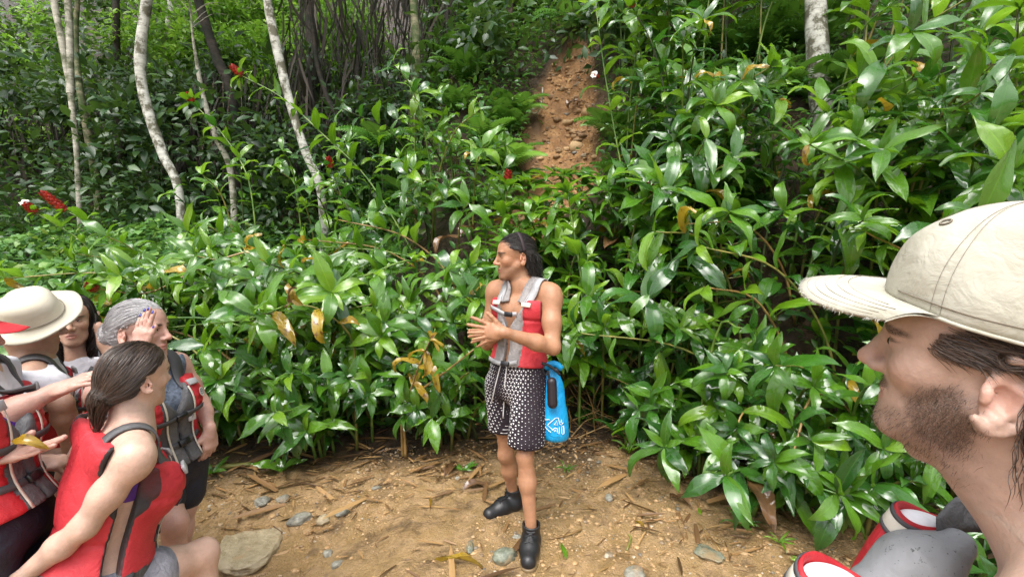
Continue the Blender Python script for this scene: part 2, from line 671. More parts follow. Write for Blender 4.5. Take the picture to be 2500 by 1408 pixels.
def stem_mat(name, ca, cb, scale=9):
    m = M(name)
    pos = m.geo()
    col = m.ramp(m.noise(scale, 3, 0.6, pos), [(0.38, ca), (0.62, cb)])
    return m.done(m.pbsdf(color=col, rough=0.34, spec=0.5, normal=m.bump(m.noise(70, 3, 0.6, pos), 0.3, 0.003)))


SM = {
    'green': stem_mat('cane green', (.055, .14, .025), (.17, .25, .05)),
    'olive': stem_mat('cane olive', (.12, .14, .03), (.25, .22, .06)),
    'brown': stem_mat('cane tan', (.16, .09, .03), (.34, .22, .08)),
    'dark': stem_mat('cane dark', (.02, .035, .012), (.06, .08, .025)),
}


def leaf_shape(seed, width=0.36, droop=0.5, fold=0.25, twist=0.0, ripple=0.03, tip=1.0, ns=8, across=5):
    """Blade of length 1 along +Y, face +Z, base at the origin."""
    r = np.random.default_rng(seed)
    t = np.linspace(0, 1, ns + 1)
    w = width * 0.5 * np.power(np.sin(np.pi * np.power(t, 0.82 + .1 * r.random())), 0.85) * (1 - 0.25 * t * tip)
    w[0] = 0.012; w[-1] = 0.0015
    ang = -droop * (t ** 1.5) * 1.9 + 0.18
    ds = 1.0 / ns
    y = np.concatenate([[0], np.cumsum(np.cos(ang[:-1]) * ds)])
    z = np.concatenate([[0], np.cumsum(np.sin(ang[:-1]) * ds)])
    a = np.linspace(-1, 1, across)
    V, UV = [], []
    ph = r.random() * 6
    side = (r.random() - .5) * 0.12
    for i in range(ns + 1):
        tw = twist * t[i]
        for q in a:
            lx = q * w[i]
            lz = abs(q) * w[i] * fold * (1 - 0.5 * abs(q)) * 1.6 + ripple * math.sin(ph + t[i] * 9 + q * 2.5) * abs(q)
            nx_, nz_ = lx * math.cos(tw) - lz * math.sin(tw), lx * math.sin(tw) + lz * math.cos(tw)
            V.append((nx_ + side * t[i] ** 2, y[i] - nz_ * math.sin(ang[i]), z[i] + nz_ * math.cos(ang[i])))
            UV.append((0.5 + 0.5 * q, t[i]))
    F = []
    for i in range(ns):
        for j in range(across - 1):
            b = i * across + j
            F.append((b, b + 1, b + across + 1, b + across))
    return np.array(V), np.array(F), np.array(UV)


LEAF = {}
_shapes = [dict(width=.36, droop=.45, fold=.22), dict(width=.31, droop=.65, fold=.28, twist=.3), dict(width=.37, droop=.9, fold=.2),
           dict(width=.30, droop=.25, fold=.4, twist=-.3), dict(width=.33, droop=1.15, fold=.25), dict(width=.28, droop=.6, fold=.35, twist=-.5),
           dict(width=.38, droop=.5, fold=.15, ripple=.05), dict(width=.33, droop=.8, fold=.45, twist=.25)]
for _k, _m in LM.items():
    LEAF[_k] = []
    for _i, _s in enumerate(_shapes):
        if _k in ('yellow', 'brown'): _s = dict(_s, ripple=.07, droop=_s['droop'] + .4, fold=_s['fold'] + .3)
        _v, _f, _u = leaf_shape(_i + 11, **_s)
        LEAF[_k].append(mesh_data('leaf', _v, _f, _m, uv=_u))


def place_leaf(parent, base, d, n, L, kind, r, wscale=1.0, shape=None):
    d = nrm(d)
    n = np.asarray(n, float) - d * np.dot(n, d)
    n = nrm(n)
    x = np.cross(d, n)
    me = LEAF[kind][int(r.integers(len(_shapes))) if shape is None else shape]
    o = bpy.data.objects.new('leaf', me)
    COL.objects.link(o)
    o.parent = parent
    mt = Matrix(((x[0] * L * wscale, d[0] * L, n[0] * L, base[0]), (x[1] * L * wscale, d[1] * L, n[1] * L, base[1]),
                 (x[2] * L * wscale, d[2] * L, n[2] * L, base[2]), (0, 0, 0, 1)))
    o.matrix_basis = mt
    return o


NLEAF = [0]


def pick(r, w):
    ks = list(w)
    p = np.array([w[k] for k in ks], float)
    return ks[int(r.choice(len(ks), p=p / p.sum()))]


def cane(plant, pts, r, L=0.24, start=0.35, gap=0.075, rosette=6, mix=None, stem='green', rad=0.011, spread=1.0, light=(0, -0.35, 0.55), n=None):
    """A stalk through world points pts (tip last) with spirally set leaves; returns the cane object."""
    mix = mix or dict(mid=6, dark=2, lime=1.2, yellow=.08)
    org = np.array(plant.location)
    ln = np.linalg.norm(np.diff(np.asarray(pts), axis=0), axis=1).sum()
    pp = spline(pts, max(8, int(ln / 0.10)))
    k = len(pp)
    rr = rad * np.linspace(1.15, 0.45, k) * (1 + 0.12 * (np.arange(k) % 2))
    v, f, uv = tube(pp - org, rr, 5)
    c = obj('cane', mesh_data('cane', v, f, SM[stem], uv=uv), plant)
    seg = np.concatenate([[0], np.cumsum(np.linalg.norm(np.diff(pp, axis=0), axis=1))])
    tot = seg[-1]
    t, nn, bb = frame_along(pp)
    light = np.array(light)
    s = start * tot + r.random() * gap
    th = r.random() * 6.28
    up = np.array((0, 0, 1.0))
    while s < tot - 0.03:
        i = min(k - 1, int(np.searchsorted(seg, s)))
        b = pp[i]
        fr = s / tot
        tan = t[i]
        rad_d = math.cos(th) * nn[i] + math.sin(th) * bb[i]
        al = (1.35 - 0.25 * fr) * spread
        d = tan * math.cos(al) + rad_d * math.sin(al) + light * 0.35 + np.array(r.normal(0, .16, 3)) - up * .16
        d = nrm(d)
        nn_ = tan * 0.6 + up * 0.9 + light * 0.4 + np.array(r.normal(0, .18, 3))
        LL = L * (0.6 + 0.65 * r.random()) * (1.0 if fr < 0.9 else 0.85)
        kd = pick(r, mix)
        if fr < start + 0.12 and r.random() < 0.05: kd = 'yellow' if r.random() < 0.5 else 'brown'
        place_leaf(c, b - org, d, nn_, LL, kd, r)
        NLEAF[0] += 1
        s += gap * (0.7 + 0.6 * r.random())
        th += 1.9 + r.normal(0, .25)
    # crown rosette
    tip, tan = pp[-1], t[-1]
    for q in range(rosette):
        th += 2 * math.pi / max(1, rosette) + r.normal(0, .15)
        rad_d = math.cos(th) * nn[-1] + math.sin(th) * bb[-1]
        al = 1.05 + 0.5 * r.random()
        d = tan * math.cos(al) + rad_d * math.sin(al) + light * 0.15 - up * .08
        place_leaf(c, tip - org, d, tan + up * .5 + light * .3, L * (0.45 + 0.6 * r.random()), pick(r, mix), r)
        NLEAF[0] += 1
    return c


# red cone-shaped flower heads and white blooms
def _mk_red():
    m = M('flower bract red')
    pos = m.geo()
    col = m.ramp(m.noise(40, 2, 0.5, pos), [(0.35, (.20, .012, .010)), (0.65, (.48, .035, .022))])
    return m.done(m.pbsdf(color=col, rough=0.35, spec=0.5))


RED_BRACT = _mk_red()
_m = M('white petal')
WHITE_PETAL = _m.done(_m.pbsdf(color=(.82, .80, .74), rough=0.5, spec=0.3))


def flower_spike(plant, p, d, L=0.10, R=0.022, white=False, cane_=None):
    par = cane_ or plant
    org = np.array(plant.location)
    d = nrm(d)
    a = nrm(np.cross(d, (0.3, 0.9, 0.2)))
    b = np.cross(d, a)
    mb = MB()
    core, cf, _ = tube([p - org, p + d * L * .5 - org, p + d * L - org], [R * .7, R * .8, R * .25], 6)
    for ff in cf: mb.add(core, ff)
    n = 46
    for i in range(n):                                       # overlapping pointed bracts
        t = i / n
        th = i * 2.4
        rad = nrm(math.cos(th) * a + math.sin(th) * b)
        rr = R * (0.55 + 0.55 * math.sin(math.pi * min(1, 0.25 + 0.72 * t)))
        base = p - org + d * (L * t * 0.9) + rad * rr * 0.7
        tipv = base + d * L * 0.16 + rad * rr * 0.55
        side = np.cross(rad, d) * R * 0.55
        mid = (base + tipv) / 2 + rad * R * .3
        mb.add([base - side, base + side, mid + side * .8, mid - side * .8, tipv], [(0, 1, 2), (0, 2, 3), (3, 2, 4)])
    v, f, uv = mb.get()
    o = obj('flower_spike', mesh_data('flower_spike', v, f, RED_BRACT, smooth_shade=False), par)
    if white:
        mb = MB()
        q = p - org + d * L
        cam_d = nrm(np.array((0, 0, 1.6)) - p) * .6 + d * .6
        cam_d = nrm(cam_d)
        e1 = nrm(np.cross(cam_d, (0, 0, 1.0)))
        e2 = np.cross(cam_d, e1)
        rs = 0.042
        rings = [(0.0, -.012), (0.35, .0), (0.7, .008), (1.0, .004)]
        vv = []
        for (rf, dz) in rings:
            for k in range(18):
                th = k / 18 * 2 * math.pi
                fr = 1 + 0.10 * math.sin(th * 7) * rf
                vv.append(q + e1 * math.cos(th) * rs * rf * fr + e2 * math.sin(th) * rs * rf * fr * .85 + cam_d * (dz + .008 * math.sin(th * 5) * rf))
        ff = []
        for a_ in range(3):
            for k in range(18):
                ff.append((a_ * 18 + k, a_ * 18 + (k + 1) % 18, (a_ + 1) * 18 + (k + 1) % 18, (a_ + 1) * 18 + k))
        mb.add(vv, ff)
        v, f, uv = mb.get()
        obj('flower', mesh_data('flower', v, f, WHITE_PETAL), par)
    return o


# ------------------------------------------------------------------ ginger thicket
def gpt(px, py, d):
    return P(px, py, d)


def ground_at(x, y):
    return np.array((x, y, float(H(x, y))))


def new_plant(base, label, group=None):
    return thing('ginger_plant', label, 'ginger plant', tuple(base), group)


# stalks one can follow in the photograph: (label, [(px,py,depth)...] base->tip, options)
SPECIAL = [
    ("long ginger stalk arching low leftward above the grey-haired woman",
     [(1010, 640, 4.6), (900, 670, 4.3), (770, 715, 3.9), (620, 775, 3.5), (480, 792, 3.25)], dict(start=.25, gap=.12, L=.25, rosette=2, stem='green', mix=dict(mid=4, lime=3))),
    ("ginger stalk bent at a brown node, leaning right behind the guide's hands",
     [(985, 1150, 3.75), (982, 1000, 3.6), (1010, 965, 3.55), (1090, 905, 3.4), (1160, 850, 3.3)], dict(start=.55, gap=.11, L=.26, rosette=3, stem='brown', mix=dict(mid=5, lime=1))),
    ("tall slanting ginger stalk with a red flower head in front of the white trunks",
     [(1010, 620, 5.4), (900, 440, 5.5), (790, 330, 5.5), (690, 240, 5.6), (590, 185, 5.6)], dict(start=.42, gap=.10, L=.27, rosette=5, stem='green', mix=dict(mid=4, lime=3), flower=(.09, False))),
    ("slim ginger stalk with a dark flower head left of the second white trunk",
     [(620, 520, 5.6), (600, 420, 5.6), (545, 330, 5.7), (470, 250, 5.7)], dict(start=.4, gap=.09, L=.25, rosette=6, stem='green', mix=dict(mid=4, lime=3, dark=2), flower=(.07, False))),
    ("ginger with a small upright red flower above the guide's head",
     [(1225, 640, 4.5), (1230, 520, 4.6), (1238, 455, 4.6)], dict(start=.3, gap=.055, L=.29, rosette=11, stem='olive', mix=dict(mid=6, lime=1), flower=(.085, False))),
    ("ginger stalk with a round white bloom beside the landslide scar",
     [(1560, 560, 4.9), (1520, 420, 5.0), (1480, 200, 5.0), (1455, 20, 5.0), (1445, -60, 5.0)], dict(start=.3, gap=.13, L=.30, rosette=4, stem='green', mix=dict(mid=4, lime=4))),
    ("ginger with a white bloom on a red head at far left",
     [(260, 690, 4.9), (210, 600, 4.8), (140, 550, 4.7), (88, 520, 4.65)], dict(start=.3, gap=.10, L=.26, rosette=4, stem='green', mix=dict(mid=5, lime=2), flower=(.07, True))),
    ("ginger with a long tilted crimson flower head near the left tree base",
     [(330, 690, 5.0), (270, 590, 4.9), (200, 535, 4.8), (160, 515, 4.75)], dict(start=.3, gap=.09, L=.26, rosette=4, stem='green', mix=dict(mid=5, lime=2), flower=(.14, False))),
    ("ginger with a small red bud beside the foot of the middle white trunk",
     [(870, 560, 5.4), (830, 470, 5.4), (808, 410, 5.4)], dict(start=.3, gap=.08, L=.22, rosette=6, stem='dark', mix=dict(mid=5, dark=3), flower=(.07, False))),
    ("low ginger stalk with a withered red head above the wide-brimmed hat",
     [(620, 620, 4.4), (480, 660, 4.2), (360, 715, 4.0), (240, 705, 3.9)], dict(start=.2, gap=.12, L=.24, rosette=2, stem='brown', mix=dict(mid=4, dark=2, yellow=.6), flower=(.05, False))),
    ("ginger rosette seen from above on a curled brown stem over the mud at right",
     [(2080, 1010, 2.9), (1985, 960, 2.75), (1935, 1110, 2.55), (1890, 1125, 2.45)], dict(start=.75, gap=.09, L=.24, rosette=9, stem='brown', mix=dict(dark=6, mid=2), light=(-.25, -.55, .45))),
    ("ginger stalk ending in a ring of small bright leaves right of the guide's blue bag",
     [(1720, 930, 3.3), (1760, 790, 3.2), (1800, 800, 3.05), (1830, 800, 3.0)], dict(start=.4, gap=.10, L=.22, rosette=9, stem='green', mix=dict(mid=5, dark=3), light=(-.1, -.8, .35))),
    ("ginger rosette with a fallen yellow blade on it, low beside the path at right",
     [(1850, 1000, 3.0), (1815, 1005, 2.9), (1800, 1040, 2.8)], dict(start=.5, gap=.06, L=.20, rosette=9, stem='brown', mix=dict(dark=6, mid=2), light=(0, -.7, .5))),
    ("ginger with lime arching leaves in front of the pale right trunk",
     [(2060, 640, 3.6), (2080, 440, 3.5), (2085, 320, 3.4), (2100, 240, 3.35)], dict(start=.35, gap=.05, L=.36, rosette=5, stem='olive', mix=dict(mid=4, lime=5))),
    ("ginger with huge lit leaves above the cap at the right edge of the picture",
     [(2390, 520, 2.9), (2440, 300, 2.9), (2470, 130, 2.9), (2490, 20, 2.9)], dict(start=.25, gap=.08, L=.32, rosette=6, stem='dark', mix=dict(mid=5, lime=2))),
    ("ginger stalk with a dark red bud right of the scar, tall and upright",
     [(1660, 560, 4.6), (1640, 330, 4.6), (1600, 130, 4.6), (1545, 20, 4.5)], dict(start=.35, gap=.10, L=.28, rosette=5, stem='dark', mix=dict(mid=5, dark=3), flower=(.10, False))),
    ("young ginger shoot with fresh lime tip behind the guide's lit head",
     [(1420, 700, 4.0), (1400, 560, 4.0), (1385, 470, 4.0)], dict(start=.3, gap=.05, L=.31, rosette=8, stem='green', mix=dict(mid=6, lime=2))),
    ("ginger stalk with a tiny white bloom right of the guide, above the path bend",
     [(1640, 640, 4.2), (1610, 520, 4.2), (1590, 470, 4.2)], dict(start=.3, gap=.06, L=.28, rosette=8, stem='green', mix=dict(mid=6, lime=1), flower=(.05, True))),
    ("drooping ginger leaves gone yellow and brown beside the bent stem left of the guide",
     [(985, 1010, 3.55), (1020, 900, 3.45), (1050, 830, 3.4)], dict(start=.5, gap=.06, L=.24, rosette=3, stem='brown', mix=dict(mid=2, yellow=3), light=(0, -.4, -.8))),
    ("withered ginger with a hanging brown and yellow leaf left of centre",
     [(860, 830, 3.7), (790, 760, 3.5), (715, 740, 3.4)], dict(start=.6, gap=.09, L=.26, rosette=3, stem='olive', mix=dict(yellow=2, brown=2, mid=1), light=(0, -.3, -.9))),
]
for _i, (_lab, _pp, _op) in enumerate(SPECIAL):
    _r = np.random.default_rng(100 + _i)
    _pts = [gpt(*q) for q in _pp]
    _g = ground_at(_pts[0][0], _pts[0][1] + 0.05)
    if _pts[0][2] > _g[2] + 0.12:                             # root the stalk in the bank
        _pts = [_g - (0, 0, .02), (_g * .5 + _pts[0] * .5)] + _pts
    _op = dict(_op)
    _fl = _op.pop('flower', None)
    _n0 = len(_pts) - len(_pp)
    _pl = new_plant(_pts[0], _lab)
    _c = cane(_pl, _pts, _r, **_op)
    if _fl:
        flower_spike(_pl, _pts[-1], nrm(_pts[-1] - _pts[-2]) + (0, 0, .35), L=_fl[0] * 1.9, R=0.034, white=_fl[1], cane_=_c)
    if 'round white bloom' in _lab:
        flower_spike(_pl, P(1462, 190, 4.95), (-.9, -.2, .5), L=.06, R=.02, white=True, cane_=_c)


FILLED = []
_LM = [(110, "behind the khaki hat"), (240, "behind the dark-haired woman"), (380, "behind the grey-haired woman"), (520, "below the bowed white trunk"), (680, "between the two big white trunks"),
       (840, "below the leaning white trunk"), (980, "left of the bent brown stem"), (1130, "beside the bent brown stem"), (1260, "behind the guide's hands"), (1400, "behind the guide's shoulders"),
       (1540, "right of the mud scar"), (1700, "right of the guide's blue bag"), (1850, "left of the pale right trunk"), (2010, "before the pale right trunk"), (2180, "behind the cap's brim"), (2330, "behind the bearded face"), (9999, "behind the cap's crown")]
_VT = [(250, "topmost"), (430, "high"), (560, "head-high"), (720, "chest-high"), (880, "hip-high"), (9999, "low")]
_ORD = ["frontmost", "second from the front", "third from the front", "fourth from the front", "fifth from the front", "sixth from the front", "seventh from the front", "eighth from the front", "ninth from the front", "tenth from the front", "eleventh from the front", "twelfth from the front", "thirteenth from the front", "fourteenth from the front", "rearmost"]


def name_filled():
    """Each plant's label: how high its crown shows, by which landmark, and how far forward it stands there."""
    cells = {}
    for q in FILLED:
        k = (next(s for a, s in _VT if q[2] < a), next(s for a, s in _LM if q[1] < a))
        cells.setdefault(k, []).append(q)
    for (vt, lm), qs in cells.items():
        qs.sort(key=lambda q: q[3])
        for i, q in enumerate(qs):
            lab = f"{vt} ginger plant {lm}" if len(qs) == 1 else f"{_ORD[min(i, 14)]} of the {vt} ginger plants {lm}"
            tag(q[0], lab, 'ginger plant', 'ginger plants of the thicket')


def fill(n, xr, sr, hr, lean, seed, L, mix, ncan=(1, 3), gap=.075, start=.3, keep=None, stems=('green', 'olive', 'dark'), ros=5, side=0., scar_ok=False):
    r = np.random.default_rng(seed)
    made = 0
    tries = 0
    while made < n and tries < n * 30:
        tries += 1
        x = r.uniform(*xr)
        y = float(edge(x)) + r.uniform(*sr)
        b = ground_at(x, y)
        if not scar_ok and scar_mask(np.array(b[0]), np.array(b[1])) > 0.15: continue
        px, py, _ = proj(b + (0, 0, .6))
        if keep is not None and not keep(b, px, py): continue
        canes = []
        for q in range(int(r.integers(ncan[0], ncan[1] + 1))):
            h = r.uniform(*hr)
            az = r.uniform(-1, 1)
            ln_ = r.uniform(*lean)
            dirv = np.array((math.sin(az) * .9 + r.normal(0, .25), -math.cos(az * .8), 0))
            if side: dirv = np.array(((1 if r.random() < .3 else -1) * side * r.uniform(.6, 1.0), -.35 * r.random(), 0))
            p0 = b + (r.normal(0, .05), r.normal(0, .05), -.02)
            p1 = p0 + (0, 0, h * .5) + dirv * ln_ * .15
            p2 = p0 + (0, 0, h * .85) + dirv * ln_ * .5
            p3 = p0 + (0, 0, h * (1 - .12 * ln_ * r.random())) + dirv * ln_
            if p3[1] < 3.05 and -0.75 < p3[0] < 0.95: continue
            tx, ty, td = proj(p3)
            if 1255 < tx < 1480 and 90 < ty < 430 and td > 3: continue
            if 1900 < tx < 2090 and ty < 300 and td < 5.2: continue
            canes.append((p0, p1, p2, p3))
        if not canes: continue
        qx, qy, _ = proj(canes[0][3])
        pl = new_plant(b, 'ginger plant')
        FILLED.append((pl, qx, qy, float(np.linalg.norm(canes[0][3] - (0, 0, CAMZ)))))
        for cpts in canes:
            cane(pl, cpts, r, L=r.uniform(*L), start=start + .15 * r.random(), gap=gap, rosette=int(r.integers(ros - 3, ros + 2)), mix=mix, stem=stems[int(r.integers(len(stems)))])
        made += 1


MIXL = dict(mid=7, dark=1.8, lime=2.2, yellow=.14)
MIXR = dict(mid=6, dark=4, lime=1.2, yellow=.12)
# belt along the path edge, low and leaning out
fill(30, (-2.9, -0.05), (.0, .55), (.35, .75), (.2, .6), 21, (.22, .30), dict(mid=6, dark=4, lime=.8), gap=.07, start=.08)
# body of the left thicket
fill(30, (-3.25, .1), (.5, 1.5), (.65, 1.15), (.3, .9), 22, (.26, .36), MIXL, gap=.075, start=.15)
fill(22, (-3.9, -.1), (1.4, 2.6), (.6, 1.05), (.3, .8), 23, (.26, .36), MIXL, gap=.08)
# thin taller stalks standing out of the thicket's back
fill(16, (-4.2, -.6), (2.0, 3.4), (1.1, 1.9), (.3, .9), 29, (.24, .32), dict(mid=5, lime=3, dark=2), ncan=(1, 2), gap=.11, start=.4, ros=5)
# long arching stalks, seen bare for most of their length
fill(22, (-3.1, .0), (.25, 1.3), (.75, 1.15), (1.0, 1.7), 30, (.22, .32), dict(mid=5, lime=3, yellow=.5), ncan=(1, 1), gap=.13, start=.35, ros=4, stems=('olive', 'brown', 'green'), side=1.3)
fill(14, (1.1, 3.2), (.3, 1.4), (.9, 1.7), (.9, 1.5), 31, (.26, .38), dict(mid=5, dark=2, lime=2, yellow=.4), ncan=(1, 1), gap=.13, start=.4, ros=4, stems=('olive', 'brown', 'green'), side=1.2)
# behind the guide
fill(14, (-.3, 1.3), (.2, 1.1), (.7, 1.3), (.2, .6), 24, (.28, .38), MIXL, gap=.07, start=.12)
fill(13, (-.5, 1.5), (.6, 1.5), (1.0, 1.5), (.1, .5), 36, (.28, .40), MIXL, gap=.07, start=.3, scar_ok=True, ncan=(1, 2))
fill(9, (1.0, 1.6), (-.05, .5), (.3, .7), (.15, .5), 34, (.22, .30), MIXR, gap=.06, start=.05)
fill(14, (1.5, 2.9), (1.3, 2.6), (.6, 1.2), (.3, .8), 35, (.26, .36), MIXR, gap=.075, start=.1)
fill(13, (1.25, 2.5), (-.75, -.1), (.28, .5), (.15, .45), 37, (.22, .32), dict(dark=5, mid=4), gap=.055, start=.1, ncan=(1, 2))
# right-hand wall, tall
fill(30, (1.2, 3.4), (-.1, .7), (.4, 1.0), (.25, .7), 25, (.24, .32), MIXR, gap=.065, start=.06)
fill(30, (1.0, 4.2), (.5, 1.7), (1.0, 1.9), (.4, 1.0), 26, (.30, .42), MIXR, gap=.08, start=.15)
fill(15, (1.2, 5.0), (1.5, 2.6), (1.2, 2.2), (.4, 1.1), 28, (.30, .44), MIXR, gap=.09, start=.25)
fill(16, (1.4, 6.0), (2.4, 3.8), (1.4, 2.6), (.3, 1.0), 27, (.30, .44), MIXR, gap=.10, ncan=(1, 3), start=.35)
# stalks closing over the foot of the landslide scar
for _i, (_px, _py, _d) in enumerate([(1288, 452, 5.0), (1332, 436, 5.0), (1376, 428, 5.0), (1424, 436, 5.0), (1466, 446, 4.9), (1310, 500, 4.8), (1400, 492, 4.7), (1352, 520, 4.6), (1236, 520, 4.8), (1190, 560, 4.7)]):
    _r = np.random.default_rng(300 + _i)
    _t = P(_px, _py, _d)
    _b = ground_at(_t[0] + _r.normal(0, .1), _t[1] + .12)
    _pl = new_plant(_b, 'ginger plant')
    cane(_pl, [_b - (0, 0, .02), _b * .4 + _t * .6 + (0, .06, .05), _t], _r, L=_r.uniform(.30, .40), start=.3, gap=.065, rosette=8, mix=MIXL, stem='green')
    FILLED.append((_pl, _px, _py, _d))
name_filled()
print('ginger leaves', NLEAF[0])
# ------------------------------------------------------------------ merged foliage (uncountable)
def basis(d, n):
    d = d / (np.linalg.norm(d, axis=1, keepdims=True) + 1e-9)
    n = n - d * (n * d).sum(1, keepdims=True)
    n = n / (np.linalg.norm(n, axis=1, keepdims=True) + 1e-9)
    return np.cross(d, n), d, n


def scatter(name, shape, pos, d, n, size, mat, tint, wid=1.0, **kw):
    V, F, UV = shape
    x, d, n = basis(np.asarray(d, float), np.asarray(n, float))
    size = np.asarray(size, float)
    W = (pos[:, None, :] + size[:, None, None] * (wid * V[None, :, 0:1] * x[:, None, :] + V[None, :, 1:2] * d[:, None, :] + V[None, :, 2:3] * n[:, None, :]))
    N, k = len(pos), len(V)
    FF = (F[None] + (np.arange(N) * k)[:, None, None]).reshape(-1, F.shape[1])
    me = mesh_data(name, W.reshape(-1, 3), FF, mat, uv=np.tile(UV, (N, 1)), attrs={'tint': np.repeat(tint, k)})
    return obj(name, me, **kw)


_sv = np.array([(0, 0, 0), (-.24, .38, .07), (0, .42, 0), (.24, .38, .07), (-.15, .74, .02), (.15, .74, .02), (0, 1, -.12), (0, .76, -.03)], float)
_sf = np.array([(0, 2, 1), (0, 3, 2), (1, 2, 7), (1, 7, 4), (2, 3, 5), (2, 5, 7), (4, 7, 6), (7, 5, 6)])
_su = np.stack([_sv[:, 0] + .5, _sv[:, 1]], -1)
SMALL = (_sv, _sf, _su)
_hv = np.array([(0, 0, 0), (-.36, .12, .05), (-.40, .45, .05), (0, .5, 0), (.40, .45, .05), (.36, .12, .05), (0, 1, -.1)], float)
_hf = np.array([(0, 3, 1), (1, 3, 2), (2, 3, 6), (0, 5, 3), (5, 4, 3), (4, 6, 3)])
HEART = (_hv, _hf, np.stack([_hv[:, 0] + .5, _hv[:, 1]], -1))


def fern_frond(np_=18, droop=0.9, w=0.30):
    """Frond of length 1 along +Y with paired, drooping leaflets."""
    V, F, UV = [], [], []
    t = np.linspace(0, 1, np_ + 1)
    ang = 0.5 - droop * 1.5 * t
    y = np.concatenate([[0], np.cumsum(np.cos(ang[:-1]) / np_)])
    z = np.concatenate([[0], np.cumsum(np.sin(ang[:-1]) / np_)])
    for i in range(1, np_):
        wd = w * math.sin(math.pi * min(1, 0.18 + 0.82 * t[i])) ** .8 * (1.05 - .3 * t[i])
        hw = 0.42 / np_
        for s in (-1, 1):
            b = len(V)
            V += [(0, y[i] - hw, z[i]), (0, y[i] + hw, z[i]), (s * wd * .5, y[i] + hw * 1.3 + wd * .08, z[i] + .02), (s * wd * .5, y[i] - hw * .8 + wd * .08, z[i] + .02),
                  (s * wd, y[i] + hw * .5 + wd * .22, z[i] - .05)]
            UV += [(.5, t[i])] * 5
            F += [(b, b + 1, b + 2), (b, b + 2, b + 3), (b + 3, b + 2, b + 4)] if s > 0 else [(b, b + 2, b + 1), (b, b + 3, b + 2), (b + 3, b + 4, b + 2)]
    for i in range(np_):                                    # rachis
        b = len(V)
        V += [(-.006, y[i], z[i]), (.006, y[i], z[i]), (.006, y[i + 1], z[i + 1]), (-.006, y[i + 1], z[i + 1])]
        UV += [(.5, t[i])] * 4
        F += [(b, b + 1, b + 2), (b, b + 2, b + 3)]
    return np.array(V), np.array(F), np.array(UV)


def cover_mat(name, stops, rough=0.42, trans=0.3, spec=0.5):
    m = M(name)
    pos = m.geo()
    f = m.math('ADD', m.math('MULTIPLY', m.attr('tint'), 0.75), m.math('MULTIPLY', m.noise(0.9, 2, 0.5, pos), 0.35))
    col = m.ramp(f, stops)
    p = m.pbsdf(color=col, rough=rough, spec=spec)
    tr = m.n('BsdfTranslucent')
    m.t.links.new(m.mix(0.4, col, (.25, .45, .05)), tr.inputs['Color'])
    mx = m.n('MixShader')
    mx.inputs[0].default_value = trans
    m.t.links.new(p, mx.inputs[1]); m.t.links.new(tr.outputs[0], mx.inputs[2])
    return m.done(mx.outputs[0])


UNDER = cover_mat('undergrowth leaf', [(0.1, (.016, .055, .012)), (0.5, (.04, .13, .022)), (0.85, (.10, .24, .03)), (1.0, (.22, .22, .03))], rough=.3)
BUSH = cover_mat('bush leaf lit tone', [(0.1, (.06, .16, .015)), (0.5, (.14, .32, .022)), (1.0, (.32, .52, .05))], trans=.45, rough=.35)  # brighter leaf colour, with the light from behind painted in
FERN = cover_mat('fern leaflet', [(0.1, (.025, .09, .015)), (0.55, (.06, .19, .022)), (1.0, (.14, .32, .04))], trans=.35)
FERNB = cover_mat('fern leaflet pale', [(0.1, (.12, .30, .03)), (1.0, (.24, .44, .06))], trans=.45)
DARKLEAF = cover_mat('forest leaf shade tone', [(0.1, (.010, .030, .010)), (0.6, (.022, .065, .016)), (1.0, (.06, .12, .03))], rough=.38, trans=.2)  # much darker leaf colour, forest shade painted in
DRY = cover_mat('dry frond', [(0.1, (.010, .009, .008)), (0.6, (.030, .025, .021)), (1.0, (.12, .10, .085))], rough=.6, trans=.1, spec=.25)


def on_ground(n, xr, yr, r, pad=0.12):
    x = r.uniform(xr[0], xr[1], n); y = r.uniform(yr[0], yr[1], n)
    s = y - edge(x)
    ok = (s > pad) & (scar_mask(x, y) < 0.25)
    return x[ok], y[ok]


def clumped(x, y, r, f, thr):
    k = vnoise(np.stack([x, y, 0 * x + 3.3], -1), f)
    return k > thr + r.normal(0, .15, len(x))


def rand_dir(n, r, up=0.2, toward=(0, -.5, 0)):
    d = r.normal(0, 1, (n, 3)) * (1, 1, .6)
    d[:, 2] += up
    return d + np.array(toward)


r = np.random.default_rng(40)
# low leaves over the whole bank
x, y = on_ground(95000, (-9, 8.5), (2.2, 13), r, 0.25)
ok = clumped(x, y, r, 1.3, -0.55)
x, y = x[ok], y[ok]
hh = r.random(len(x)) ** 1.3 * 0.75 * smooth(0.1, 1.2, y - edge(x)) + .02
pos = np.stack([x, y, H(x, y) + hh], -1)
scatter('undergrowth', SMALL, pos, rand_dir(len(x), r, .15), rand_dir(len(x), r, 1.6, (0, -.6, 0)), r.uniform(.05, .13, len(x)) * (0.8 + .05 * y), UNDER, r.random(len(x)),
        label='low leafy ground cover all over the forest bank', kind='stuff')


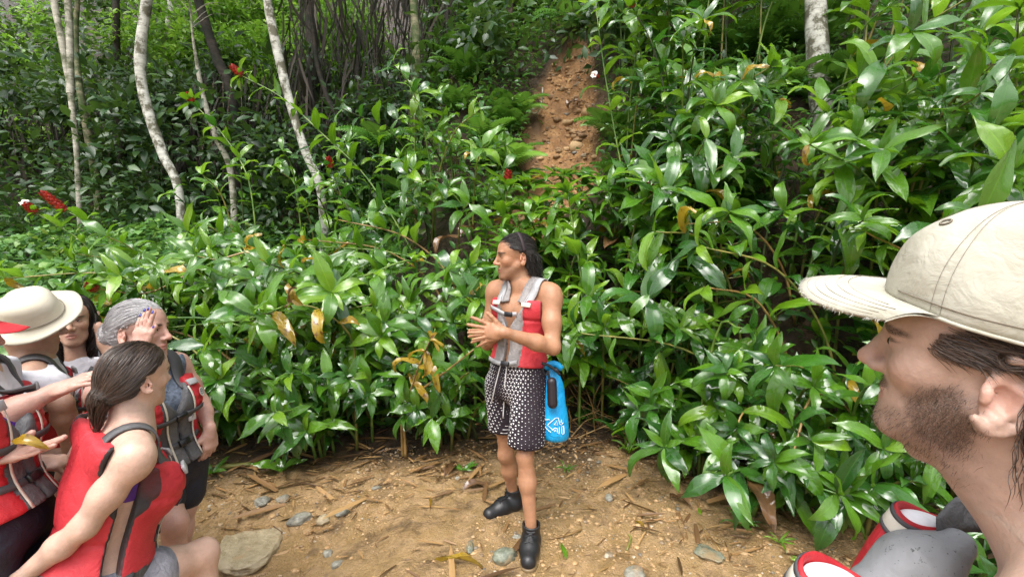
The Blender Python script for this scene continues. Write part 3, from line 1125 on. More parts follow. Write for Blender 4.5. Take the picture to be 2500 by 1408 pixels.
# bushes further up the bank, their light or shade put into the leaf colour
def bush_cloud(name, centres, nper, rad, size, mat, r, label, shape=SMALL):
    ps, ds, ns, sz, tn = [], [], [], [], []
    for c in centres:
        k = int(nper * r.uniform(.6, 1.4))
        R = r.uniform(*rad)
        u = r.normal(0, 1, (k, 3)); u /= np.linalg.norm(u, axis=1, keepdims=True)
        q = c + u * (r.random((k, 1)) ** .45) * R * (1, 1, .8)
        ps.append(q); ds.append(u * (1, 1, .5) + r.normal(0, .6, (k, 3))); ns.append(u * .4 + (0, -.4, 1.0) + r.normal(0, .4, (k, 3)))
        sz.append(r.uniform(size[0], size[1], k)); tn.append(np.clip(r.normal(r.uniform(.25, .75), .2, k), 0, 1))
    return scatter(name, shape, np.concatenate(ps), np.concatenate(ds), np.concatenate(ns), np.concatenate(sz), mat, np.concatenate(tn), label=label, kind='stuff')


def pts_px(boxes, r):
    out = []
    for (x0, x1, y0, y1, d0, d1, n) in boxes:
        for _ in range(n):
            out.append(P(r.uniform(x0, x1), r.uniform(y0, y1), r.uniform(d0, d1)))
    return out


def hill_pts(n, xr, yr, hr, r):
    x = r.uniform(*xr, n); y = r.uniform(*yr, n)
    out = []
    for a, b in zip(x, y):
        p = np.array((a, b, float(H(a, b)) + r.uniform(*hr)))
        px, py, d = proj(p)
        if 680 < px < 1130 and -50 < py < 420 and d < 10 and hr[1] > .5 and r.random() < .3: continue
        out.append(p)
    return out


r = np.random.default_rng(41)
bush_cloud('lit_tone_bushes', hill_pts(210, (-8.5, -3.6), (9.8, 14), (.3, 2.6), r) + hill_pts(60, (-1.8, 1.2), (9.6, 14), (.2, 1.6), r) + hill_pts(60, (-16, -8), (9, 14), (.3, 2.5), r),
           150, (.3, .75), (.09, .19), BUSH, r, 'bright green bushes coloured as if lit, on the slope behind the trunks')
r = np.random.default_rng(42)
bush_cloud('shade_tone_bushes', hill_pts(150, (-11, 0), (7.0, 10.5), (.2, 2.8), r) + hill_pts(70, (1, 9), (6.5, 12), (.2, 1.8), r) + hill_pts(120, (-16, 14), (12, 20), (.3, 4), r) + hill_pts(110, (-22, -8.5), (8.5, 19), (.3, 3.5), r),
           110, (.3, .9), (.09, .24), DARKLEAF, r, 'bushes coloured dark as if shaded, deep between the forest trunks')

# small-leaved creeper over the bank at the far left
r = np.random.default_rng(43)
n = 9000
x = r.uniform(-7.5, -3.1, n); y = r.uniform(3.7, 6.4, n)
ok = r.random(n) < smooth(-2.9, -3.9, x + .3 * vnoise(np.stack([x, y, 0 * x], -1), 1.5))
x, y = x[ok], y[ok]
top = 0.62 + .28 * vnoise(np.stack([x, y, 0 * x], -1), 1.1) + .12 * vnoise(np.stack([x, y, 0 * x], -1), 3)
pos = np.stack([x, y, H(x, y) + top * smooth(3.6, 4.4, y) - r.random(len(x)) ** 2 * .35], -1)
scatter('creeper', HEART, pos, rand_dir(len(x), r, -.2, (0, -.7, 0)), rand_dir(len(x), r, 2.2, (0, -1.0, 0)), r.uniform(.06, .12, len(x)),
        cover_mat('creeper leaf', [(0.1, (.04, .12, .025)), (0.6, (.10, .24, .05)), (.93, (.18, .32, .06)), (1.0, (.45, .30, .03))], rough=.4), r.random(len(x)),
        label='mat of small heart-shaped creeper leaves behind the wide-brimmed hat', kind='stuff')

# ferns over the bank
r = np.random.default_rng(44)
FR = fern_frond()
ps, ds, ns, sz = [], [], [], []
spots = hill_pts(55, (-2.8, .2), (5.6, 9.5), (0, .1), r) + hill_pts(70, (1.3, 4.2), (4.6, 9), (0, .15), r) + hill_pts(40, (-7, -2), (7.5, 10.5), (0, .2), r)
for c in spots:
    if scar_mask(np.array(c[0]), np.array(c[1])) > .3: continue
    k = int(r.integers(5, 10))
    a0 = r.random() * 6.28
    for q in range(k):
        a = a0 + q * 6.28 / k + r.normal(0, .2)
        ps.append(c); ds.append((math.cos(a), math.sin(a) - .35, .75)); ns.append((-math.cos(a) * .6, -math.sin(a) * .6, 1)); sz.append(r.uniform(.35, .75))
scatter('ferns', FR, np.array(ps), np.array(ds), np.array(ns), np.array(sz), FERN, r.random(len(ps)), label='small ferns scattered over the forest bank', kind='stuff')


def fern(label, px, py, d, n, size, mat, seed, tilt=.8):
    r = np.random.default_rng(seed)
    b = P(px, py, d)
    g = ground_at(b[0], b[1])
    t = thing('fern', label, 'fern', tuple(g))
    sv, sf, su = tube([np.zeros(3), (b - g) * .6 + (0.02, -.02, 0), b - g], [.014, .012, .008], 5)
    st = obj('fern_stalk', mesh_data('fern_stalk', sv, sf, SM['dark'], uv=su), t)
    for k in range(n):
        a = k * 6.28 / n + r.normal(0, .15)
        me = mesh_data('frond', FR[0], FR[1], mat, uv=FR[2], attrs={'tint': r.random() + 0 * FR[0][:, 0]})
        o = obj('frond', me, st)
        xx, dd, nn = basis(np.array([[math.cos(a), math.sin(a) * .8 - .25, tilt]]), np.array([[-math.cos(a), -math.sin(a) - .6, 1.2]]))
        L = size * r.uniform(.8, 1.15)
        o.matrix_basis = Matrix([[*(L * np.array((xx[0][i], dd[0][i], nn[0][i]))), (b - g)[i]] for i in range(3)] + [[0, 0, 0, 1]])
    return t


fern("pale green fern with level fronds left of the mud scar", 1255, 400, 6.2, 9, .55, FERNB, 1, .35)
fern("small light fern overhanging the left rim of the mud scar", 1272, 275, 7.2, 6, .42, FERNB, 2, .3)
fern("drooping fern above the top right of the mud scar", 1395, 60, 8.2, 7, .8, FERN, 3, .1)
fern("fern with long fronds at the right rim of the mud scar", 1500, 330, 6.6, 8, .6, FERN, 4, .4)
fern("dark fern at the foot of the mottled middle trunk", 930, 360, 7.0, 8, .7, FERN, 5, .5)

# hanging dead fronds and strips in the dark part of the forest
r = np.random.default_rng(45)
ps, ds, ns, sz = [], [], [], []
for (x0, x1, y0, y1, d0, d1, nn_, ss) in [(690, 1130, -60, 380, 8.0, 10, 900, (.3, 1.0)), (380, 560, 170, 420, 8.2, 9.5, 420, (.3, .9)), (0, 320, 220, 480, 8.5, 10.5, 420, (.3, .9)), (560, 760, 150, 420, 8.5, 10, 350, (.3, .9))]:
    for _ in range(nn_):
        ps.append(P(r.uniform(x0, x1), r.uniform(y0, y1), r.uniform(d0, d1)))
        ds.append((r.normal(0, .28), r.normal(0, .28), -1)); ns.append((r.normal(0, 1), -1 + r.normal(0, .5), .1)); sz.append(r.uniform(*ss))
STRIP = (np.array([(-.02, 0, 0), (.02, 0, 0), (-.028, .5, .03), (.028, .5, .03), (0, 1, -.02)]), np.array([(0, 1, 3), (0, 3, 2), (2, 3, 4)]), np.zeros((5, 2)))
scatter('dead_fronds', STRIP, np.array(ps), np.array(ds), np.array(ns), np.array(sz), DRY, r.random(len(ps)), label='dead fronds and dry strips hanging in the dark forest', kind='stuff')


# ------------------------------------------------------------------ trees
def bark(name, a, b, patch, fr=(0.46, 0.60), rough=.75):
    m = M(name)
    pos = m.geo()
    st = m.mapping(pos, (1, 1, 3.0))
    col = m.ramp(m.noise(7, 4, 0.6, st), [(0.35, a), (0.65, b)])
    pt = m.ramp(m.noise(5.5, 5, 0.7, pos), [(fr[0], (0, 0, 0)), (fr[1], (1, 1, 1))])
    col = m.mix(pt, col, patch)
    ring = m.ramp(m.noise(9, 3, 0.6, m.mapping(pos, (.6, .6, 9))), [(0.60, (0, 0, 0)), (0.70, (.7, .7, .7))])
    col = m.mix(ring, col, tuple(q * .5 for q in patch))
    return m.done(m.pbsdf(color=col, rough=rough, spec=.3, normal=m.bump(m.noise(30, 4, .7, st), .5, .01)))


BK = {
    'white': bark('bark white', (.36, .36, .32), (.54, .54, .49), (.10, .095, .065), (.47, .57)),
    'grey': bark('bark pale grey', (.30, .29, .24), (.46, .44, .37), (.10, .11, .06)),
    'moss': bark('bark mottled', (.13, .12, .07), (.30, .28, .18), (.06, .09, .03), (.42, .56)),
    'dark': bark('bark dark', (.020, .016, .013), (.06, .048, .038), (.015, .02, .012)),
    'brown': bark('bark dead', (.06, .042, .028), (.17, .13, .09), (.025, .018, .014)),
}
CROWN = cover_mat('crown leaf', [(0.1, (.02, .07, .012)), (0.6, (.05, .15, .02)), (1.0, (.12, .27, .035))], trans=.3)


def tree(label, path, rads, bk, seed, crown=(1.5, 900, 4.0), forks=()):
    """path: (px,py,depth) from the visible foot upward; the trunk goes on up to its limbs and crown above the picture."""
    r = np.random.default_rng(seed)
    pts = [P(*q) for q in path]
    g = ground_at(pts[0][0], pts[0][1])
    if pts[0][2] > g[2] + .05:
        pts = [g - (0, 0, .1)] + pts
        rads = [rads[0] * 1.25] + list(rads)
    up = nrm(pts[-1] - pts[-2])
    R, N, ext = crown
    pts += [pts[-1] + (up * .6 + np.array((0, 0, .4))) * ext * .5, pts[-1] + (up * .4 + np.array((0, 0, .6))) * ext]
    rads = list(rads) + [rads[-1] * .8, rads[-1] * .45]
    t = thing('tree', label, 'tree', tuple(g))
    pp = spline(pts, 40)
    rr = np.interp(np.linspace(0, 1, 40), np.linspace(0, 1, len(rads)), rads)
    k = 12
    v, f, uv = tube(pp, rr, k)
    v[:40 * k] += (vnoise(v[:40 * k], 5.0) * .12)[:, None] * rr.repeat(k)[:, None] * nrm_rows(v[:40 * k] - pp.repeat(k, 0))
    mb = MB()
    for ff in f: mb.add(v, ff)
    top = pp[-1]
    ends = []
    for q in range(6):                                       # limbs
        a = r.random() * 6.28
        b = pp[int(r.integers(31, 39))]
        e = b + np.array((math.cos(a), math.sin(a), r.uniform(.3, .9))) * R * r.uniform(.6, 1.0)
        lv, lf, _ = tube(spline([b, (b + e) / 2 + (0, 0, .15 * R), e], 7), np.linspace(rads[-1] * .8, rads[-1] * .2, 7), 6)
        for ff in lf: mb.add(lv, ff)
        ends.append(e); ends.append((b + e) / 2)
    for fk in forks:                                         # visible side stems
        fp = [P(*q) for q in fk[0]]
        lv, lf, _ = tube(spline(fp, 14), np.linspace(fk[1], fk[2], 14), 8)
        for ff in lf: mb.add(lv, ff)
    v, f, uv = mb.get()
    child('trunk', t, v, f, BK[bk])
    if N:
        ends.append(top)
        ps, ds, ns = [], [], []
        for e in ends:
            kk = int(N * .85) // len(ends)
            u = r.normal(0, 1, (kk, 3)); u /= np.linalg.norm(u, axis=1, keepdims=True)
            ps.append(e + u * (r.random((kk, 1)) ** .5) * R * .5 * (1, 1, .6)); ds.append(u + (0, 0, -.3)); ns.append(r.normal(0, .4, (kk, 3)) + (0, 0, 1.0))
        ps, ds, ns = map(np.concatenate, (ps, ds, ns))
        c = scatter('crown', SMALL, ps - g, ds, ns, r.uniform(.12, .24, len(ps)), CROWN, r.random(len(ps)))
        c.parent = t
    return t


def nrm_rows(a):
    return a / (np.linalg.norm(a, axis=1, keepdims=True) + 1e-9)


tree("slim pale trunk forking upward at the far left", [(193, 500, 7.0), (186, 360, 7.0), (172, 230, 7.0), (150, 100, 7.0), (128, -20, 7.0)], [.035, .035, .038, .042, .044], 'grey', 1, (1.6, 1100, 3.0),
     forks=[([(172, 230, 7.0), (170, 120, 7.05), (168, 40, 7.1), (160, -60, 7.1)], .05, .045)])
tree("thick bowed white trunk, left of the two big ones", [(438, 475, 6.4), (395, 370, 6.4), (352, 235, 6.4), (342, 130, 6.4), (360, -20, 6.4)], [.054, .060, .066, .068, .068], 'white', 2, (1.7, 1300, 3.2))
tree("straight white trunk with dark flecks leaning left near the picture's centre-left", [(785, 480, 6.3), (742, 360, 6.3), (705, 240, 6.3), (672, 100, 6.3), (650, -20, 6.3)], [.052, .056, .058, .058, .055], 'white', 3, (1.7, 1300, 3.2))
tree("distant white trunk showing between the bowed trunk and a dark one", [(412, 140, 10.5), (415, 60, 10.5), (420, -20, 10.5)], [.085, .085, .08], 'white', 4, (1.4, 600, 2.5))
tree("dark brown trunk leaning left behind the red flower head", [(570, 260, 8.5), (525, 130, 8.5), (480, -20, 8.5)], [.09, .085, .08], 'dark', 5, (1.5, 800, 3))
tree("mottled mossy trunk in front of the hanging dead fronds", [(1005, 410, 7.4), (1010, 260, 7.4), (1016, 130, 7.4), (1008, -20, 7.4)], [.085, .075, .068, .06], 'moss', 6, (1.6, 900, 3))
tree("dead brown trunk with a blackened foot left of the mud scar", [(1250, 230, 8.6), (1246, 130, 8.6), (1243, -20, 8.6)], [.13, .075, .06], 'brown', 7, (1.3, 500, 3))
tree("pale blotched trunk half hidden by ginger at the right", [(2030, 500, 4.9), (2010, 300, 4.9), (1997, 150, 4.9), (1990, -20, 4.9)], [.10, .105, .105, .105], 'white', 8, (1.8, 900, 3.0))
tree("black trunk in the deep shade right of the leaning white one", [(770, 330, 9.4), (765, 150, 9.4), (755, -20, 9.4)], [.13, .12, .12], 'dark', 9, (1.7, 900, 3))
tree("mossy slim trunk beside the forked pale one", [(238, 470, 7.8), (215, 330, 7.8), (195, 220, 7.8), (185, 100, 7.9), (190, -20, 7.9)], [.06, .06, .05, .04, .035], 'moss', 10, (1.2, 500, 2.4))
tree("bare crooked stem between the two big white trunks", [(565, 430, 7.2), (525, 330, 7.2), (495, 230, 7.2), (475, 120, 7.2)], [.045, .042, .035, .02], 'grey', 11, (.7, 0, .6))
tree("narrow dark trunk at the top between the bowed trunk and the forked one", [(290, 240, 9.6), (285, 120, 9.6), (282, -20, 9.6)], [.07, .065, .06], 'dark', 12, (1.5, 800, 3))
tree("dark leaning trunk right of the mud scar's top", [(1330, 140, 9.6), (1335, 60, 9.6), (1345, -20, 9.6)], [.1, .1, .1], 'dark', 13, (1.6, 700, 3))
tree("slanting dark pole in front of the black trunk", [(830, 330, 8.0), (800, 240, 8.0), (775, 160, 8.0), (762, 60, 8.0)], [.045, .045, .04, .035], 'dark', 14, (.8, 0, 1.0))


def liana(label, pts, rad, mat='dark', group=None):
    p = [P(*q) for q in pts]
    t = thing('liana', label, 'liana', tuple(p[0]), group)
    v, f, uv = tube(spline(p, 24), rad, 5)
    child('vine_stem', t, v, f, BK[mat], uv=uv)


liana("smooth black liana curving down to the dead brown trunk", [(1085, -10, 8.2), (1120, 45, 8.3), (1180, 88, 8.4), (1238, 100, 8.5)], .016)
liana("thin level vine left of the scar, tied to the dead trunk's foot", [(1075, 222, 8.2), (1150, 220, 8.3), (1235, 208, 8.5)], .008)
liana("pale root loop hanging over the bare mud scar", [(1325, 215, 7.6), (1322, 250, 7.4), (1310, 275, 7.2), (1285, 275, 7.0)], .012, 'grey')
r = np.random.default_rng(46)
_NTH = ['leftmost', 'second from the left', 'third from the left', 'fourth from the left', 'fifth from the left', 'sixth from the left', 'seventh from the left', 'eighth from the left', 'eighth from the right', 'seventh from the right',
        'sixth from the right', 'fifth from the right', 'fourth from the right', 'third from the right', 'second from the right', 'rightmost']
for i, x0 in enumerate(np.sort(r.uniform(700, 1130, 16))):
    liana(_NTH[i] + " of the thin dark lianas among the dead fronds", [(x0 + r.normal(0, 25), -20, 8.3), (x0, 120, 8.2), (x0 + r.normal(0, 15), 260, 8.0), (x0 + r.normal(0, 30), 420, 7.9)], r.uniform(.006, .014), 'dark', 'lianas among the dead fronds')
for i in range(5):
    x0 = 500 + i * 22
    liana((_NTH[:3] + _NTH[-2:])[i] + " of the dry brown lianas between the two big white trunks", [(x0, 180 + 20 * (i % 2), 8.2), (x0 + r.normal(0, 8), 300, 8.1), (x0 + r.normal(0, 12), 440, 8.0)], .009, 'brown', 'lianas between the white trunks')


# ------------------------------------------------------------------ stones and litter on the path
def ico():
    t = (1 + 5 ** .5) / 2
    v = np.array([(-1, t, 0), (1, t, 0), (-1, -t, 0), (1, -t, 0), (0, -1, t), (0, 1, t), (0, -1, -t), (0, 1, -t), (t, 0, -1), (t, 0, 1), (-t, 0, -1), (-t, 0, 1)], float)
    f = np.array([(0, 11, 5), (0, 5, 1), (0, 1, 7), (0, 7, 10), (0, 10, 11), (1, 5, 9), (5, 11, 4), (11, 10, 2), (10, 7, 6), (7, 1, 8), (3, 9, 4), (3, 4, 2), (3, 2, 6), (3, 6, 8), (3, 8, 9), (4, 9, 5), (2, 4, 11), (6, 2, 10), (8, 6, 7), (9, 8, 1)])
    return nrm_rows(v), f


def subdiv(v, f, n):
    for _ in range(n):
        e = {}
        v = list(map(tuple, v)); nf = []
        def mid(a, b):
            k = (min(a, b), max(a, b))
            if k not in e:
                m_ = np.array(v[a]) + np.array(v[b]); v.append(tuple(m_ / np.linalg.norm(m_))); e[k] = len(v) - 1
            return e[k]
        for a, b, c in f:
            x_, y_, z_ = mid(a, b), mid(b, c), mid(c, a)
            nf += [(a, x_, z_), (x_, b, y_), (z_, y_, c), (x_, y_, z_)]
        v, f = np.array(v), np.array(nf)
    return v, f


ICO1, ICO2, ICO3, ICO4 = ico(), subdiv(*ico(), 2), subdiv(*ico(), 3), subdiv(*ico(), 4)


def stone_mat(name, a, b):
    m = M(name)
    pos = m.geo()
    col = m.ramp(m.noise(16, 5, .65, pos), [(0.34, a), (0.66, b)])
    col = m.mix(m.ramp(m.noise(7, 4, .6, pos), [(.54, (0, 0, 0)), (.66, (.6, .6, .6))]), col, (.34, .21, .10))
    return m.done(m.pbsdf(color=col, rough=m.ramp(m.noise(20, 3, .6, pos), [(.4, (.22,) * 3), (.6, (.5,) * 3)]), spec=.5, normal=m.bump(m.noise(45, 5, .7, pos), .6, .012)))


ST = {'tan': stone_mat('stone tan', (.27, .215, .13), (.40, .33, .215)), 'grey': stone_mat('stone grey', (.13, .125, .10), (.28, .27, .22)),
      'green': stone_mat('stone green grey', (.09, .105, .075), (.21, .225, .165)), 'mud': stone_mat('stone muddy', (.28, .17, .075), (.42, .27, .13))}


def ground_hit(px, py):
    """Where the sight line of a pixel meets the path."""
    d = np.linspace(1.2, 6, 600)
    u = (px - 1250.0) / FPX; v_ = (704.0 - py) / FPX
    x_ = d * u; y_ = d * (_ct + v_ * _st); z_ = CAMZ + d * (-_st + v_ * _ct)
    k = int(np.argmax(z_ < H(x_, y_)))
    return np.array((x_[k], y_[k], float(H(x_[k], y_[k]))))


def stone(label, px, py, sx, sy, sz, mat, seed, rot=0.0, sink=.48, mesh=ICO3, rough=.22, flat=None):
    c = ground_hit(px, py)
    r = np.random.default_rng(seed)
    v, f = mesh
    off = r.random(3) * 20
    v = v * (1 + rough * vnoise(v + off, 1.4)[:, None] + rough * .4 * vnoise(v + off, 3.7)[:, None] + rough * .12 * vnoise(v + off, 9.)[:, None])
    if flat: v[:, 2] = np.where(v[:, 2] > flat, flat + (v[:, 2] - flat) * .15, v[:, 2])
    v = v * (sx, sy, sz)
    cr, sr = math.cos(rot), math.sin(rot)
    v = np.stack([v[:, 0] * cr - v[:, 1] * sr, v[:, 0] * sr + v[:, 1] * cr, v[:, 2]], -1)
    o = obj('stone', mesh_data('stone', v, f, ST[mat]), None, tuple(c + (0, 0, sz * (1 - 2 * sink))))
    return tag(o, label, 'stone')


stone("large flat tan boulder half buried in the mud path", 618, 1322, .175, .30, .060, 'tan', 1, .35, .56, ICO4, .14, .45)
stone("flat grey stone just right of the large tan boulder", 735, 1268, .075, .06, .035, 'grey', 2, .4, .42)
stone("small rounded grey stone beyond the flat grey one", 790, 1270, .04, .045, .03, 'tan', 3, .9)
stone("muddy round pebble right beside the large tan boulder's top", 752, 1300, .03, .03, .025, 'mud', 4)
stone("dark grey stone between the boulder and the guide's boots, higher up", 835, 1252, .045, .03, .02, 'grey', 5, .3)
stone("pair-forming pale stone low in front of the large tan boulder", 800, 1352, .028, .026, .022, 'grey', 6)
stone("small grey stone at the bottom edge below the boulder", 822, 1378, .035, .025, .022, 'grey', 7, .8)
stone("greenish angular stone just left of the guide's front boot", 1232, 1362, .062, .05, .04, 'green', 8, .5, .38)
stone("flat layered grey-green stone on the mud at right", 1727, 1356, .06, .07, .028, 'green', 9, .6, .35, ICO3, .3, .3)
stone("elongated mossy stone left of the greenish angular one", 1147, 1338, .022, .045, .02, 'green', 10, .1)
stone("grey stone buried near the path edge above the boulder", 640, 1228, .05, .05, .028, 'grey', 11, .2, .42)
stone("small grey stone beside the buried one near the path edge", 690, 1222, .045, .035, .028, 'grey', 12, .9, .4)
stone("dark pebble by the bark scraps left of the guide's rear boot", 920, 1192, .03, .022, .018, 'grey', 13)
stone("grey stone at the bottom edge right of the guide", 1550, 1402, .06, .05, .03, 'grey', 14, .2)
stone("pale flat stone just behind the guide's front boot lace", 1262, 1310, .028, .02, .012, 'grey', 15)
stone("dark stone near the bank, straight behind the guide's calf", 1118, 1168, .025, .02, .016, 'grey', 16)
stone("dark wet clod on the mud right of the guide's calf", 1487, 1215, .028, .03, .022, 'grey', 17, .3)
stone("brown pebble lowest of those before the boulder", 720, 1395, .025, .02, .016, 'mud', 18)

# gravel
r = np.random.default_rng(50)
n = 15000
x = r.uniform(-2.6, 2.6, n); y = r.uniform(1.6, 3.9, n)
ok = (y - edge(x) < .1) & ((vnoise(np.stack([x, y, 0 * x], -1), 2.0) > r.normal(-.15, .25, n)))
x, y = x[ok], y[ok]
v0, f0 = subdiv(*ico(), 1)
ps = np.stack([x, y, H(x, y)], -1)
sz = r.lognormal(-5.15, .5, len(x)).clip(.002, .022)
V = []
for i in range(len(x)):
    q = v0 * (1 + .3 * vnoise(v0 + r.random(3) * 30, 1.7)[:, None]) * sz[i] * np.array((1, r.uniform(.6, 1.2), r.uniform(.4, .7)))
    V.append(q + ps[i])
F = (f0[None] + (np.arange(len(x)) * len(v0))[:, None, None]).reshape(-1, 3)
m = M('gravel')
_c = m.ramp(m.attr('tint'), [(0, (.13, .12, .095)), (.12, (.24, .16, .085)), (.45, (.34, .21, .096)), (.85, (.42, .27, .13)), (.93, (.40, .27, .14)), (1, (.38, .34, .27))])
obj('gravel', mesh_data('gravel', np.concatenate(V), F, m.done(m.pbsdf(color=_c, rough=.45, spec=.4)), smooth_shade=True, attrs={'tint': np.repeat(r.random(len(x)), len(v0))}),
    label='small gravel and clods over the mud path', kind='stuff')

# clods and debris on the landslide scar
r = np.random.default_rng(52)
n = 2400
y = r.uniform(4.9, 9.3, n)
x = np.interp(y, SCAR[:, 1], SCAR[:, 0]) + r.normal(0, .42, n)
ok = scar_mask(x, y) > .35
x, y = x[ok], y[ok]
sz = r.lognormal(-4.3, .8, len(x)).clip(.006, .11)
V = []
for i in range(len(x)):
    V.append(v0 * (1 + .35 * vnoise(v0 + r.random(3) * 30, 1.6)[:, None]) * sz[i] * np.array((1, r.uniform(.6, 1.2), r.uniform(.5, .8))) + (x[i], y[i], float(H(x[i], y[i]))))
F = (f0[None] + (np.arange(len(x)) * len(v0))[:, None, None]).reshape(-1, 3)
m = M('scar clod')
_c = m.ramp(m.attr('tint'), [(0, (.17, .10, .052)), (.3, (.24, .15, .075)), (.75, (.31, .195, .10)), (.93, (.40, .27, .14)), (1, (.20, .19, .17))])
obj('scar_rubble', mesh_data('scar_rubble', np.concatenate(V), F, m.done(m.pbsdf(color=_c, rough=.7, spec=.3, normal=m.bump(m.noise(60, 4, .6, m.geo()), .6, .01))), attrs={'tint': np.repeat(r.random(len(x)), len(v0))}),
    label='earth clods and rubble on the landslide scar', kind='stuff')
for (lab, px, py, d, s_) in (("grey crumpled leaf heap on the mud scar's right", 1410, 262, 7.4, .16), ("dark leaf clump at the mud scar's left rim", 1310, 232, 7.6, .15)):
    c0 = P(px, py, d); c0[2] = float(H(c0[0], c0[1])) + .03
    t = thing('dead_leaf_heap', lab, 'dead leaves', tuple(c0))
    rr_ = np.random.default_rng(int(px))
    for q in range(9):
        a = rr_.random() * 6.28
        o = place_leaf(t, rr_.normal(0, .05, 3) * (1, 1, .5), (math.cos(a), math.sin(a) - .3, rr_.normal(.1, .3)), (0, -.8, .8), s_ * rr_.uniform(.7, 1.4), 'brown', rr_, 1.2)

# bare twigs and dead stems in the dark gap right of the guide
r = np.random.default_rng(53)
mb = MB()
for i in range(70):
    x0 = r.uniform(.35, 1.5); y0 = float(edge(x0)) + r.uniform(.0, .9)
    b0 = ground_at(x0, y0)
    az = r.uniform(0, 6.28); L = r.uniform(.3, 1.0); el = r.uniform(.15, 1.1)
    e0 = b0 + np.array((math.cos(az) * math.cos(el), math.sin(az) * math.cos(el) * .5, math.sin(el))) * L
    tv, tf, _ = tube(spline([b0, (b0 + e0) / 2 + r.normal(0, .05, 3), e0], 6), np.linspace(r.uniform(.003, .008), .002, 6), 5)
    for ff in tf: mb.add(tv, ff)
v, f, uv = mb.get()
obj('dead_twigs', mesh_data('dead_twigs', v, f, SM['brown']), label='tangle of bare twigs and dead stems right of the guide', kind='stuff')

# dead blades, sticks and bits: litter
LITTER = cover_mat('leaf litter', [(0.1, (.045, .024, .012)), (0.4, (.14, .075, .034)), (0.75, (.30, .17, .07)), (1.0, (.44, .28, .12))], rough=.36, trans=.08, spec=.45)
BL = (np.array([(-.035, 0, 0), (.035, 0, 0), (-.055, .3, .015), (0, .3, -.012), (.055, .3, .015), (-.05, .7, .02), (0, .7, 0), (.05, .7, .02), (0, 1, .0)]),
      np.array([(0, 3, 2), (0, 1, 3), (1, 4, 3), (2, 3, 6), (2, 6, 5), (3, 4, 7), (3, 7, 6), (5, 6, 8), (6, 7, 8)]), np.zeros((9, 2)))
r = np.random.default_rng(51)
n = 7500
x = r.uniform(-3.2, 3.0, n); y = r.uniform(1.5, 4.6, n)
s_ = y - edge(x)
dens = np.where(s_ < -.9, .12, np.where(s_ < -.15, .28 + .5 * smooth(-.9, -.15, s_), .9)) * (s_ < .8)
dens = np.where((x > .5) & (s_ < -.1), np.maximum(dens, .34), dens)
ok = r.random(n) < dens
x, y = x[ok], y[ok]
ps = np.stack([x, y, H(x, y) + r.uniform(.002, .02, len(x))], -1)
a = r.normal(.35, .8, len(x))
ds = np.stack([np.cos(a), np.sin(a), r.normal(0, .10, len(x))], -1) * np.where(r.random(len(x)) < .5, 1, -1)[:, None]
ns = np.stack([r.normal(0, .3, len(x)), r.normal(0, .3, len(x)), np.ones(len(x))], -1)
scatter('leaf_litter', BL, ps, ds, ns, r.lognormal(-2.6, .65, len(x)).clip(.015, .34), LITTER, r.random(len(x)), label='dead leaf blades and sticks littering the mud path', kind='stuff')


def fallen(name, label, cat, px, py, ang, L, kind, w=1.0, seed=1, lift=.012, shape=None):
    c = ground_hit(px, py)
    r = np.random.default_rng(seed)
    t = thing(name, label, cat, tuple(c))
    place_leaf(t, np.array((0, 0, lift)), (math.cos(ang), math.sin(ang), .03), (r.normal(0, .1), -.1, 1), L, kind, r, w, 3 if shape is None else shape)


fallen('fallen_leaf', "fallen yellow blade lying left of the guide's rear boot", 'leaf', 1050, 1250, 1.7, .20, 'yellow', .35, 1)
fallen('fallen_leaf', "green leaf lying on the mud right of the guide's front boot", 'leaf', 1382, 1372, 1.7, .13, 'mid', .8, 2)
fallen('fallen_leaf', "large folded tan leaf on the path edge left of the guide", 'leaf', 1085, 1165, 1.3, .26, 'brown', 1.1, 3)
fallen('fallen_leaf', "pale brown curled leaf on the mud below the cut green shoot", 'leaf', 1690, 1245, 1.9, .24, 'brown', .8, 4)
fallen('fallen_leaf', "long purple-brown sheath lying below the ginger rosette at right", 'leaf', 2060, 1225, 3.1, .55, 'brown', .8, 5)
fallen('fallen_leaf', "yellow strip on the mud right of the guide's calf", 'leaf', 1578, 1300, 2.0, .14, 'yellow', .3, 6)
fallen('fallen_leaf', "long straw-coloured blade crossing the bottom of the path", 'leaf', 1180, 1390, 2.8, .30, 'yellow', .25, 7)
fallen('fallen_leaf', "small green leaf piece beside the guide's front boot tip, further right", 'leaf', 1708, 1262, 1.2, .09, 'lime', 1.0, 8)
fallen('fallen_leaf', "dark wet brown leaf heap behind the guide's calf at left", 'leaf', 1130, 1195, .3, .24, 'brown', 1.2, 9)


def stick(label, pts, rad, mat):
    p = [ground_hit(a, b) + (0, 0, rad * .8) for a, b in pts]
    o = thing('fallen_stick', label, 'stick', tuple(p[0]))
    v, f, uv = tube(spline(p, 9), rad, 6)
    child('branch', o, v, f, mat)


stick("long brown stick on the mud right of the guide's front boot", [(1340, 1320), (1380, 1310), (1420, 1295)], .006, SM['brown'])
stick("straight tan stick left of the layered stone", [(1705, 1280), (1730, 1310), (1757, 1345)], .006, SM['brown'])
stick("forked straw piece standing up from the mud near the bark scraps", [(1530, 1345), (1540, 1320), (1535, 1305)], .006, SM['olive'])
stick("cut green cane lying at the path edge by the group", [(510, 1148), (560, 1143), (615, 1138)], .02, SM['olive'])
stick("long bent tan cane lying low behind the guide's blue bag", [(1420, 905), (1550, 912), (1650, 918), (1760, 940)], .010, SM['brown'])
stick("thin brown stick at the bottom right of the guide's boots", [(1455, 1400), (1480, 1388), (1500, 1375)], .005, SM['brown'])


